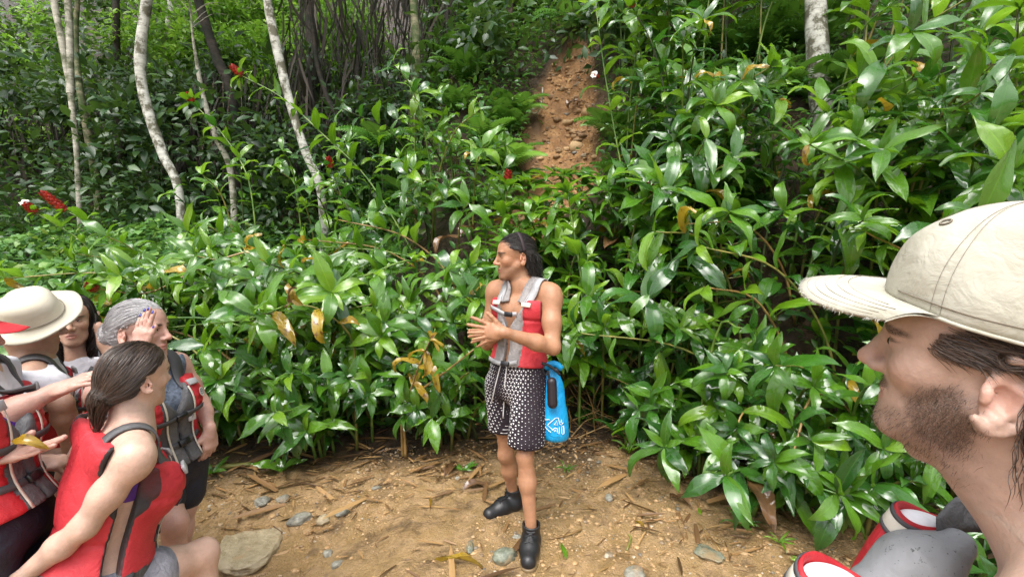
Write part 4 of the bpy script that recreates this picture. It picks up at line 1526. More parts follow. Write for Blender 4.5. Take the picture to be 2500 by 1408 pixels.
def sprout(label, px, py, n, L, kind, seed, up=.9, w=.35, name='seedling'):
    c = ground_hit(px, py)
    r = np.random.default_rng(seed)
    t = thing(name, label, 'seedling', tuple(c))
    for k in range(n):
        a = k * 2.4 + r.normal(0, .3)
        place_leaf(t, np.array((0, 0, .01)), (math.cos(a), math.sin(a) - .2, up * r.uniform(.6, 1.3)), (-math.cos(a), -math.sin(a) - .5, .8), L * r.uniform(.7, 1.1), kind, r, w)


sprout("cut pale green shoot with fanned leaf bases right of the guide's bag", 1535, 1110, 9, .17, 'lime', 1, 1.2, .45)
sprout("grassy seedling just right of the guide's calf", 1380, 1150, 9, .10, 'mid', 2, .5, .3)
sprout("small seedling with broad wet leaves by the guide's rear calf", 1130, 1150, 6, .13, 'mid', 3, .35, .8)
sprout("spiky bright seedling on the mud at right", 1810, 1290, 8, .13, 'mid', 4, .6, .4)
sprout("lime spiky seedling lowest of the mud's right corner", 1900, 1330, 9, .10, 'lime', 5, .6, .4)
sprout("tiny lime seedling beside the red vest pocket at the bottom right", 1960, 1390, 7, .08, 'lime', 6, .6, .7)
sprout("seedling with drooping green leaves at the path edge left of centre", 690, 1150, 7, .22, 'mid', 7, .5, .9)
sprout("seedling of narrow leaves under the thicket right of the bag", 1650, 1080, 10, .22, 'mid', 8, .9, .45)
sprout("small seedling beside the cut green cane", 520, 1160, 6, .16, 'mid', 9, .7, .8)
# ------------------------------------------------------------------ people: materials
def skin_mat(name, base, red=(.50, .20, .15), hairc=(.03, .02, .015)):
    m = M(name)
    pos = m.geo()
    dk = tuple(q * .80 for q in base)
    col = m.ramp(m.noise(18, 5, .65, pos), [(.32, tuple(q * .72 for q in base)), (.66, base)])
    col = m.mix(m.ramp(m.noise(190, 3, .6, pos), [(.60, (0,) * 3), (.70, (.35,) * 3)]), col, tuple(q * .55 for q in base))
    col = m.mix(m.math('MULTIPLY', m.noise(5, 2, .5, pos), .20), col, red)
    col = m.mix(m.attr('lips'), col, tuple(a * .45 + b * .55 for a, b in zip(base, (.40, .12, .11))))
    col = m.mix(m.attr('flush'), col, tuple(a * .62 + b * .38 for a, b in zip(base, (.62, .20, .15))))
    spk = m.ramp(m.noise(700, 2, .6, pos), [(.36, (.62,) * 3), (.62, (1,) * 3)])
    col = m.mix(m.math('MULTIPLY', m.attr('hairy'), spk), col, hairc)
    b = m.bump(m.math('ADD', m.noise(150, 3, .6, pos), m.math('MULTIPLY', m.noise(40, 3, .6, pos), 1.8)), .30, .003)
    return m.done(m.pbsdf(color=col, rough=.46, spec=.42, normal=b, sss=.18, ssss=.006, sssr=(1, .35, .2)))


def cloth_mat(name, base, dark=None, rough=.55, scale=9, bump=.35, weave=0, sheen=0., spots=None):
    m = M(name)
    pos = m.geo()
    dark = dark or tuple(q * .68 for q in base)
    wr = m.noise(scale, 4, .6, pos, .6)
    col = m.ramp(wr, [(.3, dark), (.68, base)])
    if name.startswith('vest red'):
        col = m.mix(m.ramp(m.attr('bind'), [(.4, (0,) * 3), (.6, (1,) * 3)]), col, (.035, .03, .032))
        col = m.mix(m.ramp(m.noise(5, 4, .65, pos), [(.52, (0,) * 3), (.72, (.4,) * 3)]), col, tuple(q * .55 for q in dark))
    if spots:
        col = m.mix(m.ramp(m.noise(110, 3, .7, pos), [(spots[0], (0,) * 3), (spots[0] + .06, (1,) * 3)]), col, spots[1])
    h = m.math('ADD', m.math('MULTIPLY', m.noise(scale * 2.2, 4, .55, pos, 1.0), 1.0), m.math('MULTIPLY', m.noise(220, 2, .5, pos), .12))
    return m.done(m.pbsdf(color=col, rough=rough, spec=.4, normal=m.bump(h, bump, .02), sheen=sheen))


def plain_mat(name, c, rough=.5, spec=.4, metal=0.):
    m = M(name)
    pos = m.geo()
    col = m.ramp(m.noise(30, 3, .6, pos), [(.35, tuple(q * .85 for q in c)), (.65, c)])
    return m.done(m.pbsdf(color=col, rough=rough, spec=spec, metal=metal))


def hair_mat(name, a, b, rough=.38):
    m = M(name)
    f = m.attr('tint')
    col = m.ramp(f, [(.1, a), (.9, b)])
    return m.done(m.pbsdf(color=col, rough=rough, spec=.5))


RED = cloth_mat('vest red nylon', (.52, .026, .034), (.34, .012, .020), .58, 10, .32)
RED2 = cloth_mat('vest red faded', (.56, .040, .052), (.40, .020, .03), .60, 10, .30)
GREY = cloth_mat('vest grey nylon', (.30, .28, .275), (.19, .175, .17), .6, 12, .6)
GREYW = cloth_mat('vest grey wet', (.27, .275, .29), (.20, .205, .215), .5, 9, .16, spots=(.62, (.07, .075, .08)))
DGREY = cloth_mat('vest dark grey', (.12, .12, .125), (.06, .06, .065), .6, 12, .5)
WEB = plain_mat('webbing grey', (.36, .36, .37), .6)
WEBD = plain_mat('webbing dark', (.07, .07, .075), .6)
PIPE = plain_mat('piping pale', (.62, .58, .50), .6)
BUCK = plain_mat('buckle black', (.012, .012, .014), .3, .5)
WHITE = cloth_mat('white shirt', (.64, .63, .66), (.48, .48, .53), .8, 7, .4)
CREAM = cloth_mat('cap cotton', (.47, .455, .385), (.37, .35, .28), .9, 13, .22)
KHAKI = cloth_mat('hat khaki', (.50, .465, .375), (.42, .39, .31), .85, 6, .15)
THREAD = plain_mat('stitch thread', (.20, .17, .13), .8)
FOAM = plain_mat('foam white', (.86, .85, .90), .6)
PURPLE = cloth_mat('purple swimwear', (.10, .02, .26), (.06, .01, .17), .5, 14, .2)
NAVY = cloth_mat('dark shorts', (.018, .020, .035), (.008, .009, .016), .7, 9, .4)
PRINT = cloth_mat('patterned shirt', (.16, .20, .27), (.02, .025, .04), .7, 40, .3)
RUBBER = plain_mat('boot rubber', (.014, .014, .016), .42, .5)
MUDDY = plain_mat('boot mud', (.17, .115, .055), .4, .4)
NAIL = plain_mat('nail blue', (.03, .04, .28), .2, .6)
EYEW = plain_mat('eye white', (.70, .66, .62), .15, .5)
IRIS = plain_mat('iris dark', (.02, .012, .008), .1, .5)
BADGE = plain_mat('badge white', (.72, .70, .68), .5)

SK = {
    'tan': skin_mat('skin tan', (.42, .220, .122), (.40, .16, .095)),
    'fair': skin_mat('skin fair', (.60, .405, .315), (.55, .26, .20), (.06, .035, .022)),
    'pink': skin_mat('skin pink', (.53, .325, .26), (.50, .20, .16)),
    'warm': skin_mat('skin warm', (.47, .295, .21)),
    'bearded': skin_mat('skin bearded', (.56, .385, .305), (.54, .25, .20), (.05, .028, .018)),
}


# ------------------------------------------------------------------ head and hands as implicit shapes
def frame3(f, up=(0, 0, 1)):
    f = nrm(f)
    up = np.asarray(up, float)
    rt = nrm(np.cross(f, up))
    return np.stack([rt, f, np.cross(rt, f)], 1)                 # columns: right, forward, up


class Head:
    def __init__(s, c, f=None, up=(0, 0, 1), R=None, s_=1.0, female=False, ear=1.0, lip=0.):
        s.lip = lip
        s.c = np.asarray(c, float)
        s.R = frame3(f, up) if R is None else np.asarray(R)
        s.s = s_
        s.female = female
        s.ear = ear

    def L(s, *v):
        return s.c + s.s * (s.R @ np.asarray(v, float))

    def loc(s, p):
        return ((np.asarray(p) - s.c) @ s.R) / s.s

    def e(s, c, r, rx=0., ry=0., rz=0.):
        Q = np.array(Matrix.Rotation(rz, 3, 'Z') @ Matrix.Rotation(ry, 3, 'Y') @ Matrix.Rotation(rx, 3, 'X'))
        return ell(s.L(*c), np.asarray(r) * s.s, s.R @ Q)

    def cn(s, a, b, ra, rb):
        return rcone(s.L(*a), s.L(*b), ra * s.s, rb * s.s)

    def prims(s, detail=True):
        k = s.s
        q = []
        q.append((s.e((0, -.012, .045), (.074, .098, .088)), .01, 'u'))
        q.append((s.e((0, .030, .058), (.062, .060, .060)), .03, 'u'))
        q.append((s.e((0, .044, -.012), (.055, .048, .060)), .03, 'u'))
        j = .020 if not s.female else .017
        for x in (-1, 1):
            q.append((s.cn((x * .054, -.002, -.028), (x * .020, .070, -.088), j, j * .85), .028, 'u'))
            q.append((s.e((x * .041, .056, -.004), (.021, .024, .021)), .02, 'u'))
        q.append((s.e((0, .079, -.090), (.021, .017, .017)), .022, 'u'))
        q.append((s.e((0, .070 - s.lip, -.052), (.031, .027, .032)), .02, 'u'))
        q.append((s.e((0, .020, -.068), (.046, .052, .028)), .03, 'u'))
        q.append((s.cn((-.034, .081, .041), (.034, .081, .041), .0125 if not s.female else .010, .0125 if not s.female else .010), .016, 'u'))
        for x in (-1, 1):
            q.append((s.e((x * .033, .099, .022), (.019, .016, .0125)), .014, 's'))
            q.append((s.e((x * .032, .0745, .024), (.0150, .0140, .0125)), .006, 'u'))
        q.append((s.cn((0, .089, .036), (0, .112, -.010), .0075, .0105), .012, 'u'))
        q.append((s.e((0, .1125, -.013), (.0125, .0125, .011)), .008, 'u'))
        if detail:
            for x in (-1, 1):
                q.append((s.e((x * .0130, .099, -.018), (.0085, .0125, .0085)), .006, 'u'))
                q.append((s.e((x * .0075, .108, -.0255), (.0038, .005, .003)), .003, 's'))
            q.append((s.e((0, .0935 - s.lip, -.0465), (.0215, .0085, .0052)), .005, 'u'))
            q.append((s.e((0, .0915 - s.lip, -.0590), (.0185, .0090, .0068)), .005, 'u'))
            q.append((s.e((0, .1035 - s.lip, -.0525), (.023, .0105, .0016)), .003, 's'))
        for x in (-1, 1):
            q += s.ear_prims(x)
        return q

    def ear_prims(s, x):
        """x=-1: the left ear. An oval plate standing off the head with a rolled rim, a bowl, a tragus and a lobe."""
        g = s.ear
        q = []
        n = nrm((x * .86, -.42, .06))                             # outward
        a = nrm((0, -.18, .98) - n * np.dot((0, -.18, .98), n))   # ear's long axis
        b = np.cross(n, a) * -1
        if b[1] > 0: b = -b                                       # to the back of the head
        c0 = np.array((x * .0745, -.012, .002))
        def at(u, w, h=0.): return tuple(c0 + g * (a * u + b * w) + n * h)
        Q = np.stack([n, b, a], 1)
        q.append((ell(s.L(*at(.0, .006, .004)), np.array((.0050, .0165, .029)) * g * s.s, s.R @ Q), .006, 'u'))
        pts = []
        for t in np.linspace(-.15, 1.0, 13):
            th = t * math.pi * 1.15 + .25
            pts.append((math.sin(th) * .0195 + .004, math.cos(th) * .031))
        for i in range(len(pts) - 1):
            (w0, u0), (w1, u1) = pts[i], pts[i + 1]
            q.append((s.cn(at(u0, w0, .011), at(u1, w1, .011), .0042 * g, .0042 * g), .002, 'u'))
        q.append((s.cn(at(-.022, .004, .008), at(-.030, .000, .006), .0072 * g, .0062 * g), .005, 'u'))   # lobe
        q.append((s.cn(at(.012, .012, .011), at(-.014, .013, .010), .0036 * g, .0038 * g), .004, 'u'))    # antihelix
        q.append((ell(s.L(*at(-.003, .0025, .014)), np.array((.011, .0090, .0125)) * g * s.s, s.R @ Q), .003, 's'))
        q.append((ell(s.L(*at(.014, .006, .014)), np.array((.0065, .0085, .0085)) * g * s.s, s.R @ Q), .003, 's'))  # bowl
        q.append((s.cn(at(.000, -.0075, .010), at(-.007, -.0070, .010), .0042 * g, .004 * g), .003, 'u'))  # tragus
        return q

    def attrs(s, V):
        p = s.loc(V)
        x, y, z = p[:, 0], p[:, 1], p[:, 2]
        lips = smooth(1.35, .95, np.sqrt((x / .0215) ** 2 + ((z + .0525) / .0125) ** 2)) * smooth(.08, .088, y)
        brow = smooth(1.3, .8, np.sqrt(((np.abs(x) - .034) / .022) ** 2 + ((z - .043 + .10 * np.maximum(0, np.abs(x) - .03)) / .0062) ** 2)) * smooth(.055, .07, y)
        flush = np.maximum(smooth(.026, .0, np.linalg.norm(p - (0, .115, -.013), axis=1)) * .8, smooth(.03, .0, np.minimum(np.linalg.norm(p - (.045, .07, -.01), axis=1), np.linalg.norm(p - (-.045, .07, -.01), axis=1))) * .5)
        flush = np.maximum(flush, .6 * smooth(.03, .012, np.minimum(np.linalg.norm(p - (.085, -.018, .002), axis=1), np.linalg.norm(p - (-.085, -.018, .002), axis=1))))
        lash = .85 * smooth(1.3, .8, np.sqrt(((np.abs(x) - .033) / .0165) ** 2 + ((z - .0295 + .08 * np.abs(np.abs(x) - .033)) / .0032) ** 2)) * smooth(.05, .065, y)
        brow = np.maximum(brow, lash)
        return lips, brow, flush


def eye_parts(H_, person):
    v, f = ICO2
    for x in (-1, 1):
        c = H_.L(x * .0315, .0762, .0235)
        o = child('eye', person, v * .0122 * H_.s + c, f, EYEW)
        ic = c + H_.R @ np.array((0, .0082, 0)) * H_.s
        child('iris', o, v * .0060 * H_.s + ic, f, IRIS)


def bend(v, axis, ang):
    axis = nrm(axis)
    return v * math.cos(ang) + np.cross(axis, v) * math.sin(ang) + axis * np.dot(axis, v) * (1 - math.cos(ang))


def hand_prims(w, d, n, thumb, curl=(.3, .35, .4, .45), spread=.10, s=1.0, thumb_dir=None, tcurl=.3):
    """w wrist, d along the hand, n out of the palm, thumb: direction of the thumb side. Returns prims and finger tips [(pos, dir, back-of-finger)]."""
    d = nrm(d)
    n = nrm(np.asarray(n, float) - d * np.dot(n, d))
    a = nrm(np.asarray(thumb, float) - d * np.dot(thumb, d) - n * np.dot(thumb, n))
    q, tips = [], []
    R = np.stack([a, d, n], 1)
    q.append((ell(w + d * .048 * s, np.array((.042, .056, .0165)) * s, R), .012, 'u'))
    q.append((rcone(w - d * .012 * s, w + d * .03 * s, .024 * s, .022 * s), .016, 'u'))
    q.append((rcone(w + (d * .082 + a * .027) * s, w + (d * .076 - a * .028) * s, .0125 * s, .011 * s), .012, 'u'))
    lens = [(.042, .026, .021), (.046, .029, .022), (.043, .027, .022), (.033, .021, .019)]
    for i in range(4):
        off = (.029 - .0195 * i) * s
        b = w + d * (.086 - .004 * abs(i - 1.2)) * s + a * off
        fd = nrm(d + a * spread * (1.3 - i))
        ax = np.cross(fd, n)
        c = curl[i]
        p = b
        rad = (.0100 - .0007 * i) * s
        for j, l in enumerate(lens[i]):
            fd = bend(fd, ax, c * (.8, 1.0, .7)[j])
            p2 = p + fd * l * s
            q.append((rcone(p, p2, rad * (1 - .06 * j), rad * (.93 - .06 * j)), .004, 'u'))
            p = p2
        tips.append((p, fd, np.cross(ax, fd) * -1))
    td = nrm(thumb_dir) if thumb_dir is not None else nrm(d * .62 + a * .72 + n * .25)
    tb = w + (d * .022 + a * .022 + n * .004) * s
    q.append((rcone(tb, tb + td * .036 * s, .0150 * s, .0118 * s), .012, 'u'))
    p = tb + td * .036 * s
    ax = np.cross(td, n)
    for j, l in enumerate((.032, .026)):
        td = bend(td, ax, tcurl * .6)
        td = nrm(td + d * .12)
        p2 = p + td * l * s
        q.append((rcone(p, p2, (.0112 - .0008 * j) * s, (.0104 - .0010 * j) * s), .005, 'u'))
        p = p2
    tips.append((p, td, -n))
    return q, tips


def field(prims, h, pad=.03, lo=None, hi=None):
    L = np.min([p[0][1] for p in prims if p[2] == 'u'], 0) - pad
    U = np.max([p[0][2] for p in prims if p[2] == 'u'], 0) + pad
    if lo is not None: L = np.maximum(L, lo)
    if hi is not None: U = np.minimum(U, hi)
    F_ = SDF(L, U, h)
    for (pr, k, op) in prims:
        F_.add(pr, k, k + max(pad, 3 * h), op)
    return F_


def arm_prims(sh, el, wr, r=1.0, musc=1.0):
    sh, el, wr = map(np.asarray, (sh, el, wr))
    q = [(rcone(sh, sh * .45 + el * .55, .054 * r * musc, .047 * r * musc), .03, 'u'),
         (rcone(sh * .45 + el * .55, el, .047 * r * musc, .038 * r), .03, 'u'),
         (rcone(el, el * .65 + wr * .35, .039 * r, .040 * r * musc), .025, 'u'),
         (rcone(el * .65 + wr * .35, wr, .040 * r * musc, .0255 * r), .025, 'u')]
    return q


def leg_prims(hp, kn, an, fwd, r=1.0):
    hp, kn, an, fwd = map(lambda a: np.asarray(a, float), (hp, kn, an, fwd))
    back = -nrm(fwd)
    return [(rcone(hp, hp * .4 + kn * .6, .088 * r, .066 * r), .04, 'u'), (rcone(hp * .4 + kn * .6, kn, .066 * r, .050 * r), .03, 'u'),
            (ell(kn + fwd * .016, np.array((.036, .034, .046)) * r), .025, 'u'),
            (rcone(kn, kn * .62 + an * .38, .047 * r, .050 * r), .03, 'u'),
            (ell(kn * .68 + an * .32 + back * .018, np.array((.042, .042, .085)) * r), .03, 'u'),
            (rcone(kn * .62 + an * .38, an, .048 * r, .034 * r), .03, 'u')]


def torso_prims(neck, pelvis, shr, shl, fwd, w=1.0, d=1.0, female=False):
    """Returns prims and the torso frame (columns right, forward, up; origin = pelvis)."""
    neck, pelvis, shr, shl = map(lambda a: np.asarray(a, float), (neck, pelvis, shr, shl))
    up = nrm(neck - pelvis)
    rt = nrm(np.cross(fwd, up))
    fw = np.cross(up, rt)
    R = np.stack([rt, fw, up], 1)
    ln = np.linalg.norm(neck - pelvis)
    def at(x, y, z): return pelvis + rt * x + fw * y + up * (z * ln)
    q = [(ell(at(0, -.005, .02), np.array((.158 * w, .112 * d, .115)), R), .03, 'u'),
         (ell(at(0, .004, .30), np.array((.128 * w, .094 * d, .15)), R), .06, 'u'),
         (ell(at(0, .0, .62), np.array((.148 * w, .108 * d, .165)), R), .05, 'u'),
         (rcone(shr * .86 + shl * .14 - up * .012, shl * .86 + shr * .14 - up * .012, .058, .058), .05, 'u'),
         (rcone(neck - up * .01, shr * .8 + neck * .2 + up * .01, .045, .042), .04, 'u'), (rcone(neck - up * .01, shl * .8 + neck * .2 + up * .01, .045, .042), .04, 'u')]
    if female:
        for x in (-1, 1): q.append((ell(at(x * .07 * w, .085 * d, .62), np.array((.062, .055, .062)), R), .04, 'u'))
    else:
        for x in (-1, 1): q.append((ell(at(x * .068 * w, .060 * d, .72), np.array((.072, .045, .060)), R), .035, 'u'))
    return q, R, ln


def strap(person, F_, pts, width, thick, mat, name='strap', n=20, off=.003, parent=None, nhint=None):
    """Webbing laid on an implicit surface."""
    p = spline(pts, n)
    for _ in range(3):
        dd = F_.at(p)
        p = p - F_.grad(p) * np.clip(dd - off, -.08, .08)[:, None]
    g = F_.grad(p)
    for _ in range(3):
        g[1:-1] = (g[:-2] + g[1:-1] + g[2:]) / 3
        p[1:-1] = (p[:-2] + 2 * p[1:-1] + p[2:]) / 4
    g = nrm_rows(g)
    t = nrm_rows(np.gradient(p, axis=0))
    s_ = nrm_rows(np.cross(t, g))
    hw = width / 2
    V = np.stack([p - s_ * hw, p - s_ * hw + g * thick, p + s_ * hw + g * thick, p + s_ * hw], 1).reshape(-1, 3)
    F4 = []
    for i in range(n - 1):
        for j in range(4):
            F4.append((i * 4 + j, i * 4 + (j + 1) % 4, (i + 1) * 4 + (j + 1) % 4, (i + 1) * 4 + j))
    F4 += [(0, 3, 2, 1), ((n - 1) * 4, (n - 1) * 4 + 1, (n - 1) * 4 + 2, (n - 1) * 4 + 3)]
    return child(name, parent or person, V, np.array(F4), mat, smooth_shade=False)


def box_at(c, half, R, bev=.3):
    """Bevelled block: corners cut."""
    hx, hy, hz = half
    b = min(half) * bev
    V = []
    for x in (-1, 1):
        for y in (-1, 1):
            for z in (-1, 1):
                V += [(x * (hx - b), y * (hy - b), z * hz), (x * (hx - b), y * hy, z * (hz - b)), (x * hx, y * (hy - b), z * (hz - b))]
    V = np.array(V)
    import bmesh
    bm = bmesh.new()
    for v in V: bm.verts.new(v)
    bmesh.ops.convex_hull(bm, input=bm.verts)
    bmesh.ops.triangulate(bm, faces=bm.faces)
    bm.verts.ensure_lookup_table(); bm.verts.index_update()
    vv = np.array([v.co[:] for v in bm.verts]); ff = np.array([[v.index for v in f.verts] for f in bm.faces])
    bm.free()
    return vv @ np.asarray(R).T + c, ff


def buckle(person, F_, p, along, w, l, parent=None, mat=None, name='buckle', thick=.007):
    p = np.asarray(p, float)
    for _ in range(4): p = p - F_.grad(p[None])[0] * (F_.at(p[None])[0] - .008)
    g = F_.grad(p[None])[0]
    a = nrm(np.asarray(along, float) - g * np.dot(along, g))
    v, f = box_at(p, (l / 2, w / 2, thick), np.stack([a, np.cross(g, a), g], 1), .35)
    return child(name, parent or person, v, f, mat or BUCK, smooth_shade=False)


def body_mesh(person, blocks, mat, head=None, hairy=None, name='body'):
    """blocks: list of (verts, quads); joined into one skin mesh."""
    vs, fs, n = [], [], 0
    for v, f in blocks:
        vs.append(v); fs.append(f + n); n += len(v)
    V = np.concatenate(vs)
    lips = np.zeros(len(V)); brow = np.zeros(len(V)); flush = np.zeros(len(V))
    if head is not None: lips, brow, flush = head.attrs(V)
    hz = brow if hairy is None else np.maximum(brow, hairy(V))
    return child(name, person, V, np.concatenate(fs), mat, attrs={'lips': lips, 'hairy': hz, 'flush': flush})


def strands(person, roots, dirs, length, mat, r, normals=None, n=7, width=.0012, grav=.5, curl=.0, clump=None, name='hair', parent=None, stick=None, jitter=.15, follow=None, tint=None, center=None, hug=False):
    """Hair as thin ribbons. stick: an SDF the hair lies on; follow(p) -> preferred direction."""
    N = len(roots)
    p = np.array(roots, float)
    d = nrm_rows(np.array(dirs, float) + r.normal(0, jitter, (N, 3)))
    ln = np.broadcast_to(np.asarray(length, float), (N,)) * r.uniform(.75, 1.15, N)
    ph = r.random(N) * 6.28
    out = [p.copy()]
    for i in range(n - 1):
        st = (ln / (n - 1))[:, None]
        if follow is not None:
            d = nrm_rows(d * .45 + follow(p) * .55 + r.normal(0, jitter * .25, (N, 3)))
        d = nrm_rows(d + np.array((0, 0, -grav)) * (1 / n))
        if curl:
            e = np.stack([np.cos(ph + i * 1.7), np.sin(ph + i * 1.7), 0 * ph], -1)
            d = nrm_rows(d + e * curl)
        p = p + d * st
        if stick is not None:
            dd = stick.at(p)
            g = stick.grad(p)
            p = p + g * np.clip(.0008 + .0045 * ((np.arange(N) * .618) % 1) - dd, -.03 if hug else 0, .03)[:, None]
        out.append(p.copy())
    Q = np.stack(out, 1)                                          # N,n,3
    t = np.gradient(Q, axis=1)
    ctr = np.asarray(roots, float).mean(0) if center is None else np.asarray(center)
    outw = Q - ctr
    s_ = np.cross(t, outw + r.normal(0, .45, (N, 1, 3)) * np.linalg.norm(outw, axis=-1, keepdims=True))
    s_ /= np.linalg.norm(s_, axis=-1, keepdims=True) + 1e-9
    wd = width * np.array([1.0] * (n - 2) + [.75, .15])[None, :, None] * r.uniform(.7, 1.3, (N, 1, 1))
    V = np.stack([Q - s_ * wd, Q + s_ * wd], 2).reshape(-1, 3)
    k = np.arange(N)[:, None] * (2 * n) + 2 * np.arange(n - 1)[None, :]
    F_ = np.stack([k, k + 1, k + 3, k + 2], -1).reshape(-1, 4)
    tn = r.random(N) if tint is None else tint
    return child(name, parent or person, V, F_, mat, attrs={'tint': np.repeat(tn, 2 * n)})


def on_surface(V, F_, r, N, mask=None):
    """Random points on a quad mesh with normals from the field."""
    a = r.integers(0, len(V), N)
    return V[a]


def ray_hit(F_, px, py, d0=.3, d1=4.0, off=0.):
    """First point on a pixel's sight line inside an implicit surface."""
    d = np.linspace(d0, d1, 3000)
    u = (px - 1250.0) / FPX; v = (704.0 - py) / FPX
    p = np.stack([d * u, d * (_ct + v * _st), CAMZ + d * (-_st + v * _ct)], -1)
    lo, hi = F_.lo, F_.lo + F_.h * (np.array(F_.d.shape) - 1)
    ok = ((p > lo) & (p < hi)).all(1)
    if not ok.any(): return None
    q = p[ok]
    s = F_.at(q) < off
    return q[int(np.argmax(s))] if s.any() else q[int(np.argmin(F_.at(q)))]


def make_vest(person, tq, pel, R, ln, red, grey, off=.028, gap=.004, vgap=.30, vstart=.55, bottom=.06, top_f=.82, top_b=.93, gw=.064, side=0., shift=0., h=.007, low_grey=0., arm_r=.085, v_grey=None):
    """Foam life vest around a torso: returns (vest object, field). Panels: red shell, grey centre panels."""
    rt, fo, up = R[:, 0], R[:, 1], R[:, 2]
    TF = field(tq + [(rcone(pel, pel - up * .1, .13, .13), .03, 'u')], h, .08)
    def tl(p):
        d_ = p - pel.astype(np.float32)
        return d_ @ rt.astype(np.float32), d_ @ fo.astype(np.float32), (d_ @ up.astype(np.float32)) / ln
    VF = TF.like()
    pts = VF.pts()
    u, w, vv = tl(pts)
    au = np.abs(u - shift)
    seam = np.exp(-((au - gw) / .007) ** 2) * (w > 0) + np.exp(-((vv - .60) / .014) ** 2) * (au > gw) * (w > 0) + np.exp(-(u / .008) ** 2) * (w < 0) + np.exp(-((vv - .35) / .014) ** 2) * (w < 0)
    VF.d = TF.d - (off - .008 * seam + .004 * vnoise(pts, 9))
    del pts
    g_ = gap + vgap * np.maximum(0, vv - vstart)
    c1 = np.where(w > 0, g_ - au, -.1)
    c2 = (vv - np.where(w > 0, top_f, top_b)) * ln
    c3 = (bottom - vv) * ln
    cs = np.maximum(c1, np.maximum(c2, c3))
    for s_ in (1, -1):
        cs = np.maximum(cs, (1 - np.sqrt(((u - s_ * .215) / arm_r) ** 2 + (w / .105) ** 2 + ((vv - .80) / .36) ** 2)) * .08)
    if side:
        cs = np.maximum(cs, np.minimum(side - np.abs(w + .005), np.abs(u) - .07))
    k = .008
    cs = cs.astype(np.float32)
    h_ = np.maximum(k - np.abs(VF.d - cs), 0) / k
    VF.d = np.maximum(VF.d, cs) + h_ * h_ * k * .25
    v, f = VF.mesh()
    v = relax(v, f, 1, .4)
    u, w, vv = tl(v[f].mean(1))
    key = np.where((w > 0) & (np.abs(u - shift) < gw), 1, 0)
    if low_grey: key = np.where(vv < low_grey, 1, key)

    def bind(p):                                             # dark binding round the armholes and the open flank
        u, w, vv = tl(p)
        b = np.full(len(p), -1.0)
        for s_ in (1, -1):
            b = np.maximum(b, (1 - np.sqrt(((u - s_ * .215) / arm_r) ** 2 + (w / .105) ** 2 + ((vv - .80) / .36) ** 2)) * .08)
        if side: b = np.maximum(b, np.minimum(side - np.abs(w + .005), np.abs(u) - .07))
        return smooth(-.011, -.004, b)
    pcs = split_by(v, f, key)
    vest = child('life_vest', person, *pcs[0], red, attrs={'bind': bind(pcs[0][0])})
    if 1 in pcs: child('grey_panel', vest, *pcs[1], grey)
    TF.d = TF.d - (off + .001)
    return vest, VF, TF
# ------------------------------------------------------------------ the guide in the middle
def tri_mat():
    """Black cloth printed with rows of white triangles whose size drifts over the cloth."""
    m = M('shorts triangle print')
    uv = m.n('TexCoord').outputs['UV']
    sep = m.n('SeparateXYZ', Vector=uv)
    x, y = sep.outputs[0], sep.outputs[1]
    S = 1 / .0215
    ds = []
    for (a, b) in ((0, 1), (.866, .5), (-.866, .5)):
        t = m.math('ADD', m.math('MULTIPLY', x, a * S), m.math('MULTIPLY', y, b * S))
        fr = m.math('SUBTRACT', m.math('FRACT', t), .5)
        ds.append(m.math('SUBTRACT', .5, m.math('ABSOLUTE', fr)))
    mn = m.math('MINIMUM', m.math('MINIMUM', ds[0], ds[1]), ds[2])
    vary = m.math('ADD', .175, m.math('MULTIPLY', .125, m.math('POWER', m.math('ADD', .5, m.math('MULTIPLY', .5, m.math('SINE', m.math('ADD', m.math('MULTIPLY', x, 24.0), m.math('MULTIPLY', y, 4.0))))), 1.6)))
    w = m.math('GREATER_THAN', mn, vary)
    col = m.mix(w, (.018, .012, .018), (.80, .79, .80))
    pos = m.geo()
    return m.done(m.pbsdf(color=col, rough=.75, spec=.3, normal=m.bump(m.noise(16, 4, .55, pos, .8), .55, .02)))


